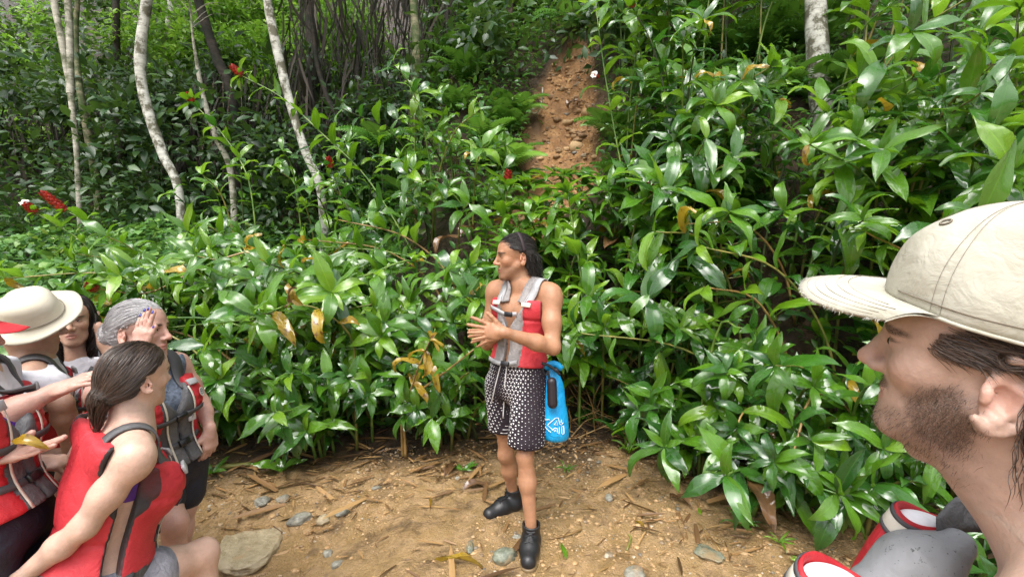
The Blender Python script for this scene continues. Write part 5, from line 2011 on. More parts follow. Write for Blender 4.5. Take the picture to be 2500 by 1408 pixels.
def boot(person, heel, toe, ankle, top, mat_s=RUBBER):
    heel, toe, ankle, top = map(lambda a: np.asarray(a, float), (heel, toe, ankle, top))
    f = nrm(toe - heel); L = np.linalg.norm(toe - heel)
    sd = nrm(np.cross(f, (0, 0, 1)))
    z = np.array((0, 0, 1.0))
    pr = [(rcone(heel + f * .045 + z * .045, heel + f * L * .55 + z * .05, .042, .046), .03, 'u'),
          (rcone(heel + f * L * .55 + z * .05, toe - f * .045 + z * .040, .046, .040), .03, 'u'),
          (rcone(heel + f * .055 + z * .05, ankle, .045, .045), .03, 'u'), (rcone(ankle, top, .045, .050), .02, 'u'),
          (rcone(heel + f * L * .5 + z * .06, ankle + f * .02, .036, .038), .04, 'u')]
    F_ = field(pr, .005, .02)
    up = nrm(top - ankle)
    F_.cut(lambda p: ((p - top) @ up.astype(np.float32)), .004)
    F_.cut(lambda p: (heel[2] + .012 - p[..., 2]), .004)
    F_.add(rcone(ankle, top + up * .03, .034, .040), .004, .03, 's')
    v, q = F_.mesh()
    b = child('boot', person, v, q, mat_s)
    so = field([(rcone(heel + f * .045 + z * .014, heel + f * L * .5 + z * .014, .046, .048), .02, 'u'), (rcone(heel + f * L * .5 + z * .014, toe - f * .045 + z * .014, .050, .044), .02, 'u')], .005, .015)
    so.cut(lambda p: np.maximum(heel[2] - .002 - p[..., 2], p[..., 2] - heel[2] - .024), .003)
    v, q = so.mesh()
    child('sole', b, v, q, MUDDY)
    mb = MB()
    fr0 = heel + f * L * .62 + z * .098
    fr1 = top + f * .046 - up * .02
    for i in range(6):                                        # crossed laces on the instep
        t0 = i / 6; t1 = (i + 1) / 6
        for s in (-1, 1):
            a = fr0 * (1 - t0) + fr1 * t0 + sd * s * .022; c = fr0 * (1 - t1) + fr1 * t1 - sd * s * .022
            mm = (a + c) / 2
            P_ = np.array([a, mm, c])
            for _ in range(3): P_ = P_ - F_.grad(P_) * (F_.at(P_) - .003)[:, None]
            tv, tf, _ = tube(spline(P_, 5), .0036, 5)
            for ff in tf: mb.add(tv, ff)
    v, q, _ = mb.get()
    child('laces', b, v, q, BUCK)


def build_guide():
    g = thing('person', 'guide in red and grey life vest and triangle-print shorts, hands together, looking left', 'person', (.02, 2.65, 0))
    fw = nrm((-.5, -.866, 0))
    neck, pel = P(1280, 692, 2.70), P(1264, 905, 2.70)
    shl, shr = P(1344, 716, 2.60), P(1212, 708, 2.82)
    ell_, wrl = P(1350, 848, 2.50), P(1232, 812, 2.40)
    elr, wrr = P(1190, 838, 2.86), P(1222, 812, 2.56)
    tq, R, ln = torso_prims(neck, pel, shr, shl, fw, 1.0, 1.0)
    rt, fo, up = R[:, 0], R[:, 1], R[:, 2]
    hd = Head(P(1258, 634, 2.68), nrm((-.965, -.24, -.06)), s_=1.04)
    nk = [(rcone(hd.L(0, -.022, -.045), neck - up * .015, .058, .064), .03, 'u'), (rcone(hd.L(0, .01, -.06), neck + fo * .03 - up * .02, .046, .05), .03, 'u')]
    # limbs
    arms = arm_prims(shl, ell_, wrl, 1.0, 1.06) + arm_prims(shr, elr, wrr, .98, 1.04)
    arms += [(ell(shl + np.array((.008, -.01, -.03)), (.058, .062, .074)), .03, 'u'), (ell(shr + np.array((-.006, .0, -.02)), (.058, .06, .07)), .03, 'u')]
    hipl, hipr = P(1298, 935, 2.66), P(1228, 935, 2.78)
    knl, anl = P(1282, 1112, 2.56), P(1297, 1292, 2.53)
    knr, anr = P(1236, 1108, 2.82), P(1253, 1208, 2.93)
    legs = leg_prims(hipl, knl, anl, nrm((-.15, -1, 0)), .88) + leg_prims(hipr, knr, anr, nrm((-.8, -.6, 0)), .88)
    BF = field(tq + nk + arms + legs, .0065, .02)
    bv, bf = BF.mesh()
    HFld = field(nk + hd.prims(), .0032, .015)
    hv, hf = HFld.mesh()
    # hands: the left one in front, the right one behind it
    lq, lt = hand_prims(wrl, (-1, -.10, .16), (.1, 1, -.25), (0, -.25, 1), curl=(.06, .10, .12, .16), spread=.20, s=1.06, thumb_dir=(-.55, -.1, .75), tcurl=.2)
    rq, rt_ = hand_prims(wrr, (-.92, -.22, -.16), (.15, -.9, .2), (.1, .1, 1), curl=(.16, .2, .22, .25), spread=.16, s=1.0, tcurl=.2)
    blocks = [(bv, bf), (hv, hf)]
    for q, wr, el_ in ((lq, wrl, ell_), (rq, wrr, elr)):
        hq = q + [(rcone(wr, wr * .75 + el_ * .25, .0262, .031), .012, 'u')]
        F_ = field(hq, .0034, .012)
        blocks.append(F_.mesh())
    stub = lambda V: np.maximum(.45 * smooth(1.1, .8, np.sqrt(((hd.loc(V)[:, 1] - .055) / .07) ** 2 + ((hd.loc(V)[:, 2] + .075) / .05) ** 2)) * (hd.loc(V)[:, 2] > -.12) * (np.abs(hd.loc(V)[:, 0]) < .08),
                                smooth(.082, .07, np.abs(hd.loc(V)[:, 0])) * smooth(.02, .05, hd.loc(V)[:, 2]) * smooth(.045, .0, hd.loc(V)[:, 1]) * .9)
    body_mesh(g, blocks, SK['tan'], hd, stub)
    eye_parts(hd, g)
    # hair: slicked back, long curls at the nape
    hp = [(hd.e((0, -.014, .05), (.081, .106, .094)), .01, 'u'), (hd.e((0, -.06, .01), (.072, .062, .075)), .03, 'u'),
          (hd.cn((0, -.085, -.02), (.0, -.105, -.10), .058, .040), .03, 'u'), (hd.cn((-.03, -.08, -.04), (-.035, -.085, -.115), .03, .022), .02, 'u')]
    HH = field(hp, .005, .015)
    def hl(p):
        q = hd.loc(p)
        line = np.where(q[..., 1] > -.005, .052 + .35 * np.maximum(0, q[..., 1] - .02), np.where(q[..., 1] > -.035, .035, -.2))
        return np.minimum(line - q[..., 2], .05) if False else (line - q[..., 2])
    HH.cut(hl, .006)
    v, f = HH.mesh()
    v = v + (vnoise(v, 55)[:, None] * .0022)
    blk = hair_mat('hair black', (.006, .005, .005), (.032, .026, .023), .45)
    ho = child('hair', g, v, f, blk, attrs={'tint': .3 + .3 * vnoise(v, 60)})
    r = np.random.default_rng(5)
    q = hd.loc(v)
    top = v[(q[:, 2] > .055)]
    rr = top[r.integers(0, len(top), 4200)]
    strands(g, rr, (hd.R @ np.array((0, -1, .1)))[None] + 0 * rr, .075, blk, r, n=6, width=.0005, grav=.2, stick=HH, hug=True, parent=ho, name='hair_strands', jitter=.10, center=hd.c)
    nape = v[(q[:, 2] < .03) & (q[:, 1] < -.04)]
    rr = nape[r.integers(0, len(nape), 2200)]
    strands(g, rr, HH.grad(rr) * .35 + np.array((0, 0, -1.0)), .048, blk, r, n=8, width=.0007, grav=.4, curl=.55, parent=ho, name='hair_curls', jitter=.25, center=hd.c)
    # headband
    th = np.linspace(-1.75, 1.75, 24)
    bp = np.array([hd.L(.088 * math.sin(t), -.018 - .030 * (1 - math.cos(t)) * .4, .058 + .092 * math.cos(t)) for t in th])
    bnd = plain_mat('headband black', (.03, .018, .022), .7)
    strap(g, HH, bp, .018, .003, bnd, 'headband', 28, .006)
    # ---- life vest
    vest, VF, OF = make_vest(g, tq, pel, R, ln, RED2, GREY, off=.027, gap=.013, vstart=.52, bottom=.085, shift=.012, h=.006, gw=.084)
    # collar flaps and shoulder straps
    AF = field(tq + nk + arms[:4] + arms[4:8] + arms[8:], .008, .03)
    for s_ in (1, -1):
        a = pel + rt * s_ * .098 + fo * .16 + up * ln * .80
        b = pel + rt * s_ * .112 + fo * .10 + up * ln * .97
        c = pel + rt * s_ * .118 + fo * .0 + up * ln * 1.08
        d = pel + rt * s_ * .105 - fo * .11 + up * ln * .95
        strap(g, AF, [a, b, c, d], .044, .006, WEB, 'shoulder_strap', 26, .010, vest)
        buckle(g, OF, a - up * .012, rt, .024, .052, vest, PIPE, 'strap_loop', .004)
        strap(g, AF, [pel + rt * s_ * .052 + fo * .15 + up * ln * .80, pel + rt * s_ * .072 + fo * .1 + up * ln * .95, pel + rt * s_ * .085 + up * ln * 1.06], .05, .008, GREY, 'collar_flap', 18, .008, vest)
    def hits(F_, ps): return [ray_hit(F_, a, b, 2.0, 3.2) for a, b in ps]
    strap(g, OF, hits(OF, [(1200, 748), (1214, 756), (1232, 766), (1248, 767), (1262, 766)]), .022, .003, WEB, 'chest_strap', 18, .003, vest)
    buckle(g, OF, ray_hit(OF, 1243, 767, 2.0, 3.2), rt, .028, .048, vest)
    strap(g, OF, hits(OF, [(1192, 872), (1208, 882), (1226, 888), (1240, 888), (1262, 884)]), .022, .003, WEB, 'waist_strap', 18, .003, vest)
    buckle(g, OF, ray_hit(OF, 1234, 888, 2.0, 3.2), rt, .026, .05, vest)
    # ---- shorts
    z0 = .555
    sp = [(ell(pel + up * .01, np.array((.172, .128, .115)), R), .03, 'u'), (ell(pel - up * .08 - fo * .012, np.array((.176, .138, .12)), R), .03, 'u'),
          (rcone(hipl, hipl * .2 + knl * .8, .112, .104), .03, 'u'), (rcone(hipr, hipr * .2 + knr * .8, .108, .100), .03, 'u')]
    SF = field(sp, .006, .03)
    pts = SF.pts()
    SF.d = SF.d + .004 * vnoise(pts * np.array((1, 1, .35)), 22).astype(np.float32)
    SF.cut(lambda p: np.maximum(z0 + .03 * (p[..., 0] < .0) * 0 - p[..., 2], p[..., 2] - (pel[2] + .062)), .004)
    for hp_, kn_, rr in ((hipl, knl, .088), (hipr, knr, .084)):
        SF.add(rcone(hp_ * .45 + kn_ * .55, kn_, rr, rr), .006, .03, 's')
    v, f = SF.mesh()
    v = relax(v, f, 1, .4)
    q = v - pel
    an_ = np.arctan2(q @ rt, q @ fo)
    so = child('shorts', g, v, f, tri_mat(), uv=np.stack([an_ * .155, q[:, 2]], -1))
    for (pxs) in ([(1222, 892), (1212, 930), (1205, 960), (1200, 980)], [(1237, 895), (1232, 940), (1230, 985), (1228, 1020)]):
        pl = [ray_hit(SF, a, b, 2.0, 3.2, .004) for a, b in pxs]
        tv, tf, _ = tube(spline(pl, 16), .0036, 5)
        child('drawstring', so, tv, tf, plain_mat('cord white', (.75, .74, .74), .7))
    # ---- boots
    boot(g, (.108, 2.51, .0), (.078, 2.235, .0), anl + np.array((.0, .01, -.06)), anl + np.array((0, .0, .035)))
    boot(g, (.062, 2.855, .0), (-.172, 2.69, .0), anr + np.array((.0, .0, -.045)), anr + np.array((0, 0, .045)))
    # ---- dry bag, hanging from the guide's hip
    bag = thing('dry_bag', "bright blue roll-top dry bag hanging at the guide's hip", 'bag', tuple(P(1352, 1070, 2.60)))
    BL_ = cloth_mat('bag blue', (.010, .36, .72), (.004, .24, .55), .34, 9, .5)
    top_, bot_ = P(1350, 898, 2.60), P(1356, 1072, 2.60)
    rows = [(0, .030, .020), (.08, .036, .030), (.2, .052, .048), (.42, .064, .060), (.7, .074, .068), (.88, .079, .070), (.96, .074, .064), (1.0, .060, .05)]
    def surf(th, t):
        a = np.interp(t, [q_[0] for q_ in rows], [q_[1] for q_ in rows]); b = np.interp(t, [q_[0] for q_ in rows], [q_[2] for q_ in rows])
        c = top_ * (1 - t) + bot_ * t
        return c + np.array((a * math.sin(th), -b * math.cos(th), 0))
    V, F4 = [], []
    NT, NA = 26, 28
    for i in range(NT + 1):
        for j in range(NA):
            V.append(surf(j / NA * 2 * math.pi, i / NT))
    V = np.array(V)
    V += (vnoise(V, 14) * .004)[:, None] * np.array((1, 1, 0))
    for i in range(NT):
        for j in range(NA):
            F4.append((i * NA + j, (i + 1) * NA + j, (i + 1) * NA + (j + 1) % NA, i * NA + (j + 1) % NA))
    V = np.concatenate([V, [bot_ + (0, 0, -.008)]])
    F3 = [(len(V) - 1, NT * NA + (j + 1) % NA, NT * NA + j) for j in range(NA)]
    body = child('bag_body', bag, V, [np.array(F4), np.array(F3)], BL_)
    rv, rf, _ = tube(spline([P(1330, 897, 2.585), P(1352, 888, 2.58), P(1372, 900, 2.58)], 9), [.016, .02, .02, .02, .02, .02, .02, .018, .014], 10)
    child('roll_top', bag, rv, rf, BL_)
    for nm, pp, rad in (('buckle_strap', [(1322, 886), (1340, 892), (1358, 905), (1368, 915)], .008), ('carabiner', [(1330, 890), (1326, 905), (1334, 915), (1340, 905)], .004), ('clip_cord', [(1338, 905), (1340, 918), (1345, 930)], .006)):
        tv, tf, _ = tube(spline([P(a, b, 2.53) for a, b in pp], 12), rad, 6)
        child(nm, bag, tv, tf, BUCK)
    v, f = box_at(P(1358, 902, 2.545), (.028, .014, .010), frame3((.8, 0, -.6)), .4)
    child('buckle', bag, v, f, BUCK, smooth_shade=False)
    # speaker/glasses case clipped in front of it
    cs = thing('hard_case', "slim black hard case clipped to the front of the blue bag", 'case', tuple(P(1348, 1000, 2.52)))
    CF = field([(rcone(P(1347, 932, 2.515), P(1349, 985, 2.51), .026, .027), .01, 'u')], .004, .012)
    v, f = CF.mesh()
    child('case_shell', cs, v, f, plain_mat('case black', (.018, .012, .016), .38, .5))
    # printed mark
    def bag_pt(zx, zy):
        px, py = 1160 + zx / 5.415, 860 + zy / 5.415
        t = float(np.clip((py - 898) / 174.0, 0, 1))
        a = np.interp(t, [q_[0] for q_ in rows], [q_[1] for q_ in rows])
        c = top_ * (1 - t) + bot_ * t
        x_ = (px - 1250) / FPX * 2.535 - c[0]
        th = math.asin(max(-.97, min(.97, x_ / a)))
        return surf(th, t) * 1.0 + np.array((math.sin(th), -math.cos(th), 0)) * .004
    mb = MB()
    for st in ([(892, 885), (930, 850), (985, 832), (1003, 848), (962, 905), (1030, 962)], [(905, 910), (950, 955), (1003, 993)], [(965, 905), (1020, 845), (1062, 806), (1096, 806), (1112, 880), (1135, 900)],
               [(1046, 890), (1078, 845), (1086, 895), (1046, 890)], [(1020, 962), (1060, 932), (1085, 942), (1086, 1000), (1106, 1010), (1112, 925)],
               [(1142, 922), (1165, 916), (1171, 1008), (1152, 1025), (1140, 1000), (1142, 922)], [(1130, 872), (1140, 832)], [(1144, 892), (1160, 872)], [(1040, 960), (1046, 980), (1060, 955), (1066, 978)]):
        tv, tf, _ = tube([bag_pt(*q_) for q_ in st], .0023, 4)
        for ff in tf: mb.add(tv, ff)
    v, f, _ = mb.get()
    child('logo', body, v, f, plain_mat('print white', (.80, .86, .88), .5))
    return g


build_guide()
# ------------------------------------------------------------------ the man in the pale cap, close at the right
def build_capman():
    t = thing('person', 'bearded man in a pale frayed cap, seen close from behind at the right edge', 'person', (.6, .5, 0))
    yaw, pit, rol = math.radians(-40.4), math.radians(5.5), math.radians(7.1)
    f0 = np.array((math.sin(yaw), math.cos(yaw), 0)); r0 = np.array((math.cos(yaw), -math.sin(yaw), 0)); u0 = np.array((0, 0, 1.))
    f = f0 * math.cos(pit) + u0 * math.sin(pit); u_ = -f0 * math.sin(pit) + u0 * math.cos(pit)
    rr = r0 * math.cos(rol) + u_ * math.sin(rol); u_ = -r0 * math.sin(rol) + u_ * math.cos(rol)
    hd = Head((.556, .540, 1.464), R=np.stack([rr, f, u_], 1), s_=1.0, ear=1.3, lip=.006)
    bf = nrm((-.50, .86, 0))
    brt = np.array((bf[1], -bf[0], 0))
    neck = np.array((.622, .468, 1.295))
    shl, shr = neck - brt * .185 + np.array((0, 0, -.080)), neck + brt * .185 + np.array((0, 0, -.080))
    pel = neck + np.array((.03, -.03, -.50))
    tq, R, ln = torso_prims(neck, pel, shr, shl, bf, 1.03, 1.03)
    nk = [(rcone(hd.L(0, -.028, -.035), neck - u0 * .02 - bf * .01, .058, .066), .03, 'u'), (rcone(hd.L(0, .022, -.072), neck + bf * .035 - u0 * .015, .046, .050), .035, 'u'),
          (rcone(hd.L(-.045, -.03, -.05), neck + bf * .045 - brt * .01 - u0 * .02, .020, .020), .03, 'u'), (ell(hd.L(0, .046, -.118), (.016, .018, .018)), .02, 'u'),
          (rcone(neck - u0 * .0, shl + u0 * .028, .05, .036), .04, 'u')]
    el_l = shl + np.array((-.02, -.03, -.29)); el_r = shr + np.array((.03, -.02, -.29))
    wr_l = el_l + bf * .22 + np.array((0, 0, -.10)); wr_r = el_r + bf * .22 + np.array((0, 0, -.10))
    arms = arm_prims(shl, el_l, wr_l, 1.0, 1.05) + arm_prims(shr, el_r, wr_r, 1.0, 1.05)
    arms += [(ell(shl + (0, 0, -.03), (.058, .058, .07)), .03, 'u'), (ell(shr + (0, 0, -.03), (.058, .058, .07)), .03, 'u')]
    hipl, hipr = pel - brt * .09 + (0, 0, -.04), pel + brt * .09 + (0, 0, -.04)
    g0 = float(H(.6, .5))
    legs = leg_prims(hipl, hipl + np.array((0, .03, -.37)), np.array((hipl[0], hipl[1], g0 + .07)), bf) + leg_prims(hipr, hipr + np.array((0, .03, -.37)), np.array((hipr[0], hipr[1], g0 + .07)), bf)
    ft = []
    for hp in (hipl, hipr):
        a = np.array((hp[0], hp[1], g0 + .035))
        ft.append((rcone(a - bf * .04, a + bf * .16, .036, .030), .03, 'u'))
    BF = field(tq + nk + arms + legs + ft, .008, .02)
    BF.cut(lambda p: p[..., 2] - (neck[2] + .025), .002)
    HQ = nk + tq + hd.prims()
    HFd = field(HQ, .0027, .012, lo=np.array((.3, .25, neck[2] + .008)), hi=np.array((.9, .85, 1.8)))
    hv, hf = HFd.mesh()
    hv = relax(hv, hf, 1, .35)
    blocks = [BF.mesh(), (hv, hf)]
    for el_, wr in ((el_l, wr_l), (el_r, wr_r)):
        q, _ = hand_prims(wr, bf + np.array((0, 0, -.3)), (0, 0, -1), brt * (1 if el_ is el_l else -1), curl=(.4, .4, .45, .5))
        F_ = field(q, .004, .012)
        blocks.append(F_.mesh())

    def beard(V):
        p = hd.loc(V)
        x, y, z = p[:, 0], p[:, 1], p[:, 2]
        wob = .18 * vnoise(V, 70)
        patch = smooth(1.35, .60, np.sqrt(((y - .026) / .034) ** 2 + ((z + .050) / .042) ** 2) + wob) * (np.abs(x) > .03)
        jaw = .5 * smooth(1.3, .7, np.sqrt(((y - .05) / .058) ** 2 + ((z + .088) / .034) ** 2) + wob)
        mou = .65 * smooth(1.2, .8, np.sqrt((x / .034) ** 2 + ((z + .036) / .010) ** 2 + ((y - .095) / .03) ** 2))
        nkk = .30 * smooth(1.2, .6, np.sqrt(((y - .035) / .05) ** 2 + ((z + .115) / .03) ** 2) + wob)
        side = .9 * smooth(1.2, .7, np.sqrt(((y - .012) / .030) ** 2 + ((z - .042) / .022) ** 2) + wob) * (np.abs(x) > .05)
        return np.maximum.reduce([patch * .9, jaw, mou, nkk, side]) * (z < .07)
    body_mesh(t, blocks, SK['bearded'], hd, beard)
    eye_parts(hd, t)
    br = hair_mat('beard brown', (.018, .010, .007), (.11, .065, .042), .45)
    r = np.random.default_rng(9)
    bw = beard(hv)
    idx = np.where(r.random(len(hv)) < bw ** 1.5 * .95)[0]
    nn = HFd.grad(hv[idx])
    flow = (hd.R @ np.array((0, .35, -1.0)))[None]
    strands(t, hv[idx], nn * .45 + flow, 0.0068, br, r, n=4, width=.00017, grav=.2, curl=.25, jitter=.30, name='beard', center=hd.c)
    # temple hair under the cap and the curls behind the ear
    q = hd.loc(hv)
    tm = hv[(np.abs(q[:, 0]) > .05) & (q[:, 2] > .028) & (q[:, 2] < .075) & (q[:, 1] < .052 - .5 * (q[:, 2] - .028)) & (q[:, 1] > -.11) & (np.abs(q[:, 0]) < .082)]
    tm = tm[vnoise(tm, 60) + (.06 - hd.loc(tm)[:, 1]) * 25 > r.uniform(.2, 1.2, len(tm))]
    tm = tm[r.integers(0, len(tm), 5200)]
    ho = strands(t, tm, (hd.R @ np.array((0, -1, -.12)))[None] + HFd.grad(tm) * .18, .030, br, r, n=7, width=.00026, grav=.25, stick=HFd, hug=True, jitter=.22, name='hair', center=hd.c)
    bk = hv[(q[:, 1] < -.035) & (q[:, 2] > -.04) & (q[:, 2] < .06) & (np.abs(q[:, 0]) < .09) & (q[:, 1] > -.14)]
    bk = bk[r.integers(0, len(bk), 3600)]
    strands(t, bk, (hd.R @ np.array((0, -.45, -1.0)))[None] + HFd.grad(bk) * .35, .095, br, r, n=10, width=.00045, grav=.3, curl=.38, jitter=.22, name='hair_curls', parent=ho, center=hd.c)
    # ---- cap
    cap = thing('cap', "pale cotton cap with a frayed brim on the bearded man's head", 'cap', tuple(hd.L(0, 0, .09)))
    cx, cy = .091, .119
    def rim_z(th): return .064 + .020 * math.cos(th)
    def dome(th, s, off=0.):
        """th from the front, s 0 rim .. 1 top."""
        zr = rim_z(th)
        zt = .196 - .012 * math.cos(th) * (1 - s)
        ca = math.cos(s * math.pi / 2) ** .78
        sa = math.sin(s * math.pi / 2) ** 1.02
        gx, gy = (cx + off) * ca, (cy + off) * ca
        crease = .0028 * math.sin(th * 6 + .6) * math.sin(s * 9 + th * 2) * (1 - s)
        sag = .006 * math.exp(-((s - .45) / .2) ** 2) * math.cos(3 * th + 1)
        return hd.L((gx + crease + sag) * math.sin(th), -.014 + (gy + crease + sag) * math.cos(th), zr + (zt - zr + off) * sa)
    NA, NS = 96, 26
    V, F4 = [], []
    for i in range(NS + 1):
        for j in range(NA):
            th = j / NA * 2 * math.pi
            gro = -.0011 * math.exp(-(((th % (math.pi / 3)) - (math.pi / 3 if (th % (math.pi / 3)) > math.pi / 6 else 0)) / .022) ** 2)
            V.append(dome(th, i / NS * .999, gro))
    V = np.array(V)
    nz = vnoise(V, 26) * .0011 + vnoise(V, 60) * .0004
    ctr = hd.L(0, -.014, .06)
    V = V + nz[:, None] * nrm_rows(V - ctr)
    for i in range(NS):
        for j in range(NA):
            F4.append((i * NA + j, i * NA + (j + 1) % NA, (i + 1) * NA + (j + 1) % NA, (i + 1) * NA + j))
    inner = [len(V) + j for j in range(NA)]
    V = np.concatenate([V, [dome(j / NA * 2 * math.pi, 0, -.004) - hd.R[:, 2] * .0005 for j in range(NA)], [dome(j / NA * 2 * math.pi, .22, -.005) for j in range(NA)]])
    for j in range(NA):
        F4.append((j, inner[j], inner[(j + 1) % NA], (j + 1) % NA))
        F4.append((inner[j], inner[j] + NA, inner[(j + 1) % NA] + NA, inner[(j + 1) % NA]))
    crown = child('cap_crown', cap, V, np.array(F4), CREAM)
    # rim piping
    for s_, rad in ((.0, .0022), (.075, .0009)):
        tv, tf, _ = tube([dome(a, s_, .0006) for a in np.linspace(.62 if s_ > 0 else 0, 2 * math.pi - (.62 if s_ > 0 else 0), 90)], rad, 6)
        child('rim_piping', crown, tv, tf, CREAM if s_ == 0 else THREAD)
    # panel seams: stitched twin rows
    for th0 in (math.pi / 3, -math.pi / 3, 2 * math.pi / 3, -2 * math.pi / 3, 0, math.pi):
        for o_ in (-.05, .05):
            tv, tf, _ = tube([dome(th0 + o_ * (1 - s_ * .35), s_, .0004) for s_ in np.linspace(.02, .95, 40)], .00026, 4)
            child('seam_stitching', crown, tv, tf, THREAD)
    # eyelets
    for th0 in (-math.pi / 2, math.pi / 2, -math.pi / 6, math.pi / 6):
        c_ = dome(th0, .62, .0005)
        e1 = nrm(dome(th0 + .05, .62) - dome(th0 - .05, .62)); e2 = nrm(dome(th0, .66) - dome(th0, .58))
        ring = [c_ + e1 * math.cos(a) * .0052 + e2 * math.sin(a) * .0046 for a in np.linspace(0, 2 * math.pi, 20)]
        tv, tf, _ = tube(ring, .0011, 5)
        child('eyelet', crown, tv, tf, THREAD)
    # bill
    A0 = 1.12
    def bill(a, s, dz=0.):
        th = a * A0
        b0 = np.array((cx * math.sin(th), -.014 + cy * math.cos(th), rim_z(th)))
        wid = .090 * math.copysign(abs(math.sin(a * math.pi / 2)) ** .9, a)
        fy = .192 - .112 * abs(a) ** 2.4
        b1 = np.array((wid, fy + .004, 0))
        p = b0 * (1 - s) + b1 * s
        z = rim_z(th) * (1 - s) + (rim_z(0) + .004) * s
        arch = -2.3 * p[0] ** 2 * s - .006 * s + .006 * math.sin(s * math.pi)
        return hd.L(p[0], p[1], z + arch + dz)
    NB, NSb = 44, 12
    Vt = np.array([[bill(-1 + 2 * i / NB, s_ / NSb, .0016) for s_ in range(NSb + 1)] for i in range(NB + 1)])
    Vb = np.array([[bill(-1 + 2 * i / NB, s_ / NSb, -.0018) for s_ in range(NSb + 1)] for i in range(NB + 1)])
    Vt = Vt + (vnoise(Vt, 30) * .0008)[..., None] * hd.R[:, 2]
    k = NSb + 1
    n0 = (NB + 1) * k
    VV = np.concatenate([Vt.reshape(-1, 3), Vb.reshape(-1, 3)])
    F4 = []
    for i in range(NB):
        for s_ in range(NSb):
            a = i * k + s_
            F4.append((a, a + 1, a + k + 1, a + k))
            F4.append((n0 + a, n0 + a + k, n0 + a + k + 1, n0 + a + 1))
        a = i * k + NSb
        F4.append((a, n0 + a, n0 + a + k, a + k))
    bl = child('cap_bill', cap, VV, np.array(F4), CREAM)
    for s_ in (.42, .56, .70, .82, .92):
        lim = .93 - .10 * (s_ < .5)
        tv, tf, _ = tube([bill(a, s_ + .0 * abs(a), .0020) for a in np.linspace(-lim, lim, 60)], .00032, 4)
        child('bill_stitching', bl, tv, tf, THREAD)
    aa = r.uniform(-1, 1, 700)
    rt_ = np.array([bill(a, .985, r.uniform(-.0015, .0015)) for a in aa])
    dr = np.array([bill(a, 1.0) - bill(a, .85) for a in aa])
    fm = plain_mat('frayed thread', (.60, .59, .54), .9)
    strands(t, rt_, nrm_rows(dr), .0055, fm, r, n=5, width=.00028, grav=.25, curl=.7, jitter=.45, name='frayed_edge', parent=bl, center=ctr)
    # ---- life vest: two foam columns on the chest, lining towards us
    vest = thing('life_vest', "red life vest with grey lining and white foam ends on the bearded man", 'life vest', tuple(P(2200, 1400, .68)))
    def loft(rows, n=40):
        V = np.array([[p for p in row] for row in rows]).reshape(-1, 3)
        m_ = len(rows)
        F_ = [(i_ * n + j_, i_ * n + (j_ + 1) % n, (i_ + 1) * n + (j_ + 1) % n, (i_ + 1) * n + j_) for i_ in range(m_ - 1) for j_ in range(n)]
        return V, np.array(F_)
    for i, (px, py, d, rot, hx, hy) in enumerate(((2262, 1258, .70, .45, .052, .026), (2040, 1398, .64, .25, .058, .034))):
        top = P(px, py, d)
        bfx = nrm(bf + rot * brt)
        brx = np.array((bfx[1], -bfx[0], 0))
        dn = nrm(np.array((0, 0, -1.0)) + bfx * .20 - brx * .25)
        fx = np.cross(brx, dn)
        if np.dot(fx, bfx) < 0: fx = -fx
        brx = np.cross(dn, fx) if np.dot(np.cross(dn, fx), brx) > 0 else -np.cross(dn, fx)
        def ringp(t, k=1.0, off=0., n=40):
            """t metres below the top edge."""
            pf = 1 + .30 * math.sin(min(1.0, t / .10) * math.pi * .5) if t > 0 else 1.0
            out_ = []
            for j_ in range(n):
                a_ = j_ / n * 2 * math.pi
                p = top + dn * t + brx * (hx * pf * k + off) * math.cos(a_) + fx * (hy * pf * k + off) * math.sin(a_)
                out_.append(p + dn * .006 * math.sin(a_ * 2 + i) * (t < .04))
            return out_
        rows = [ringp(.016, .80), ringp(.004, .86), ringp(-.001, .94), ringp(.003, 1.0)] + [ringp(t_, 1.0) for t_ in (.015, .03, .05, .07, .10, .14, .18, .22, .26)]
        v, fq = loft(rows)
        v = v + (vnoise(v, 40) * .0016)[:, None] * nrm_rows(v - top)
        first = child('foam_panel', vest, v, fq, RED)
        v, fq = loft([ringp(.007, 1, .0008), ringp(.008, 1, .0022), ringp(.030, 1, .0022), ringp(.031, 1, .0008)])
        child('reflective_band', first, v, fq, PIPE)
        for t_ in (.007, .031):
            v, fq = loft([ringp(t_ - .003, 1, .001), ringp(t_ - .003, 1, .003), ringp(t_ + .003, 1, .003), ringp(t_ + .003, 1, .001)])
            child('band_edge', first, v, fq, WEBD)
        v2, f2 = ICO3
        Rm = np.stack([brx, fx, -dn], 1)
        child('foam_end', first, (v2 * (hx * .84, hy * .84, .010)) @ Rm.T + top + dn * .010, f2, FOAM)
    # grey lining bulging towards the neck
    a_, b_, c_ = P(2130, 1465, .665), P(2240, 1385, .665), P(2335, 1330, .665)
    LF = field([(rcone(a_, b_, .038, .042), .03, 'u'), (rcone(b_, c_, .042, .022), .03, 'u'), (rcone(b_ + (0, 0, -.08), a_ + (0, 0, -.08), .05, .05), .05, 'u')], .0035, .02)
    pts = LF.pts()
    LF.d = LF.d + (.0022 * vnoise(pts, 28) + .0012 * vnoise(pts, 70)).astype(np.float32)
    v, fq = LF.mesh()
    child('grey_lining', vest, v, fq, GREYW)
    sp = spline([P(2285, 1290, .675), P(2325, 1262, .685), P(2372, 1252, .69), P(2440, 1260, .68)], 16)
    side = np.array((.25, .35, .9)); side = nrm(side)
    VV, FF = [], []
    for q_, p in enumerate(sp):
        w_ = .016 + .010 * min(1, q_ / 6)
        for (x_, z_) in ((-1, .0), (-.5, .006), (.0, .004), (.6, .008), (1, .002), (1, -.002), (0, -.002), (-1, -.003)):
            VV.append(p + side * x_ * w_ + np.array((-.6, -.7, .2)) * z_)
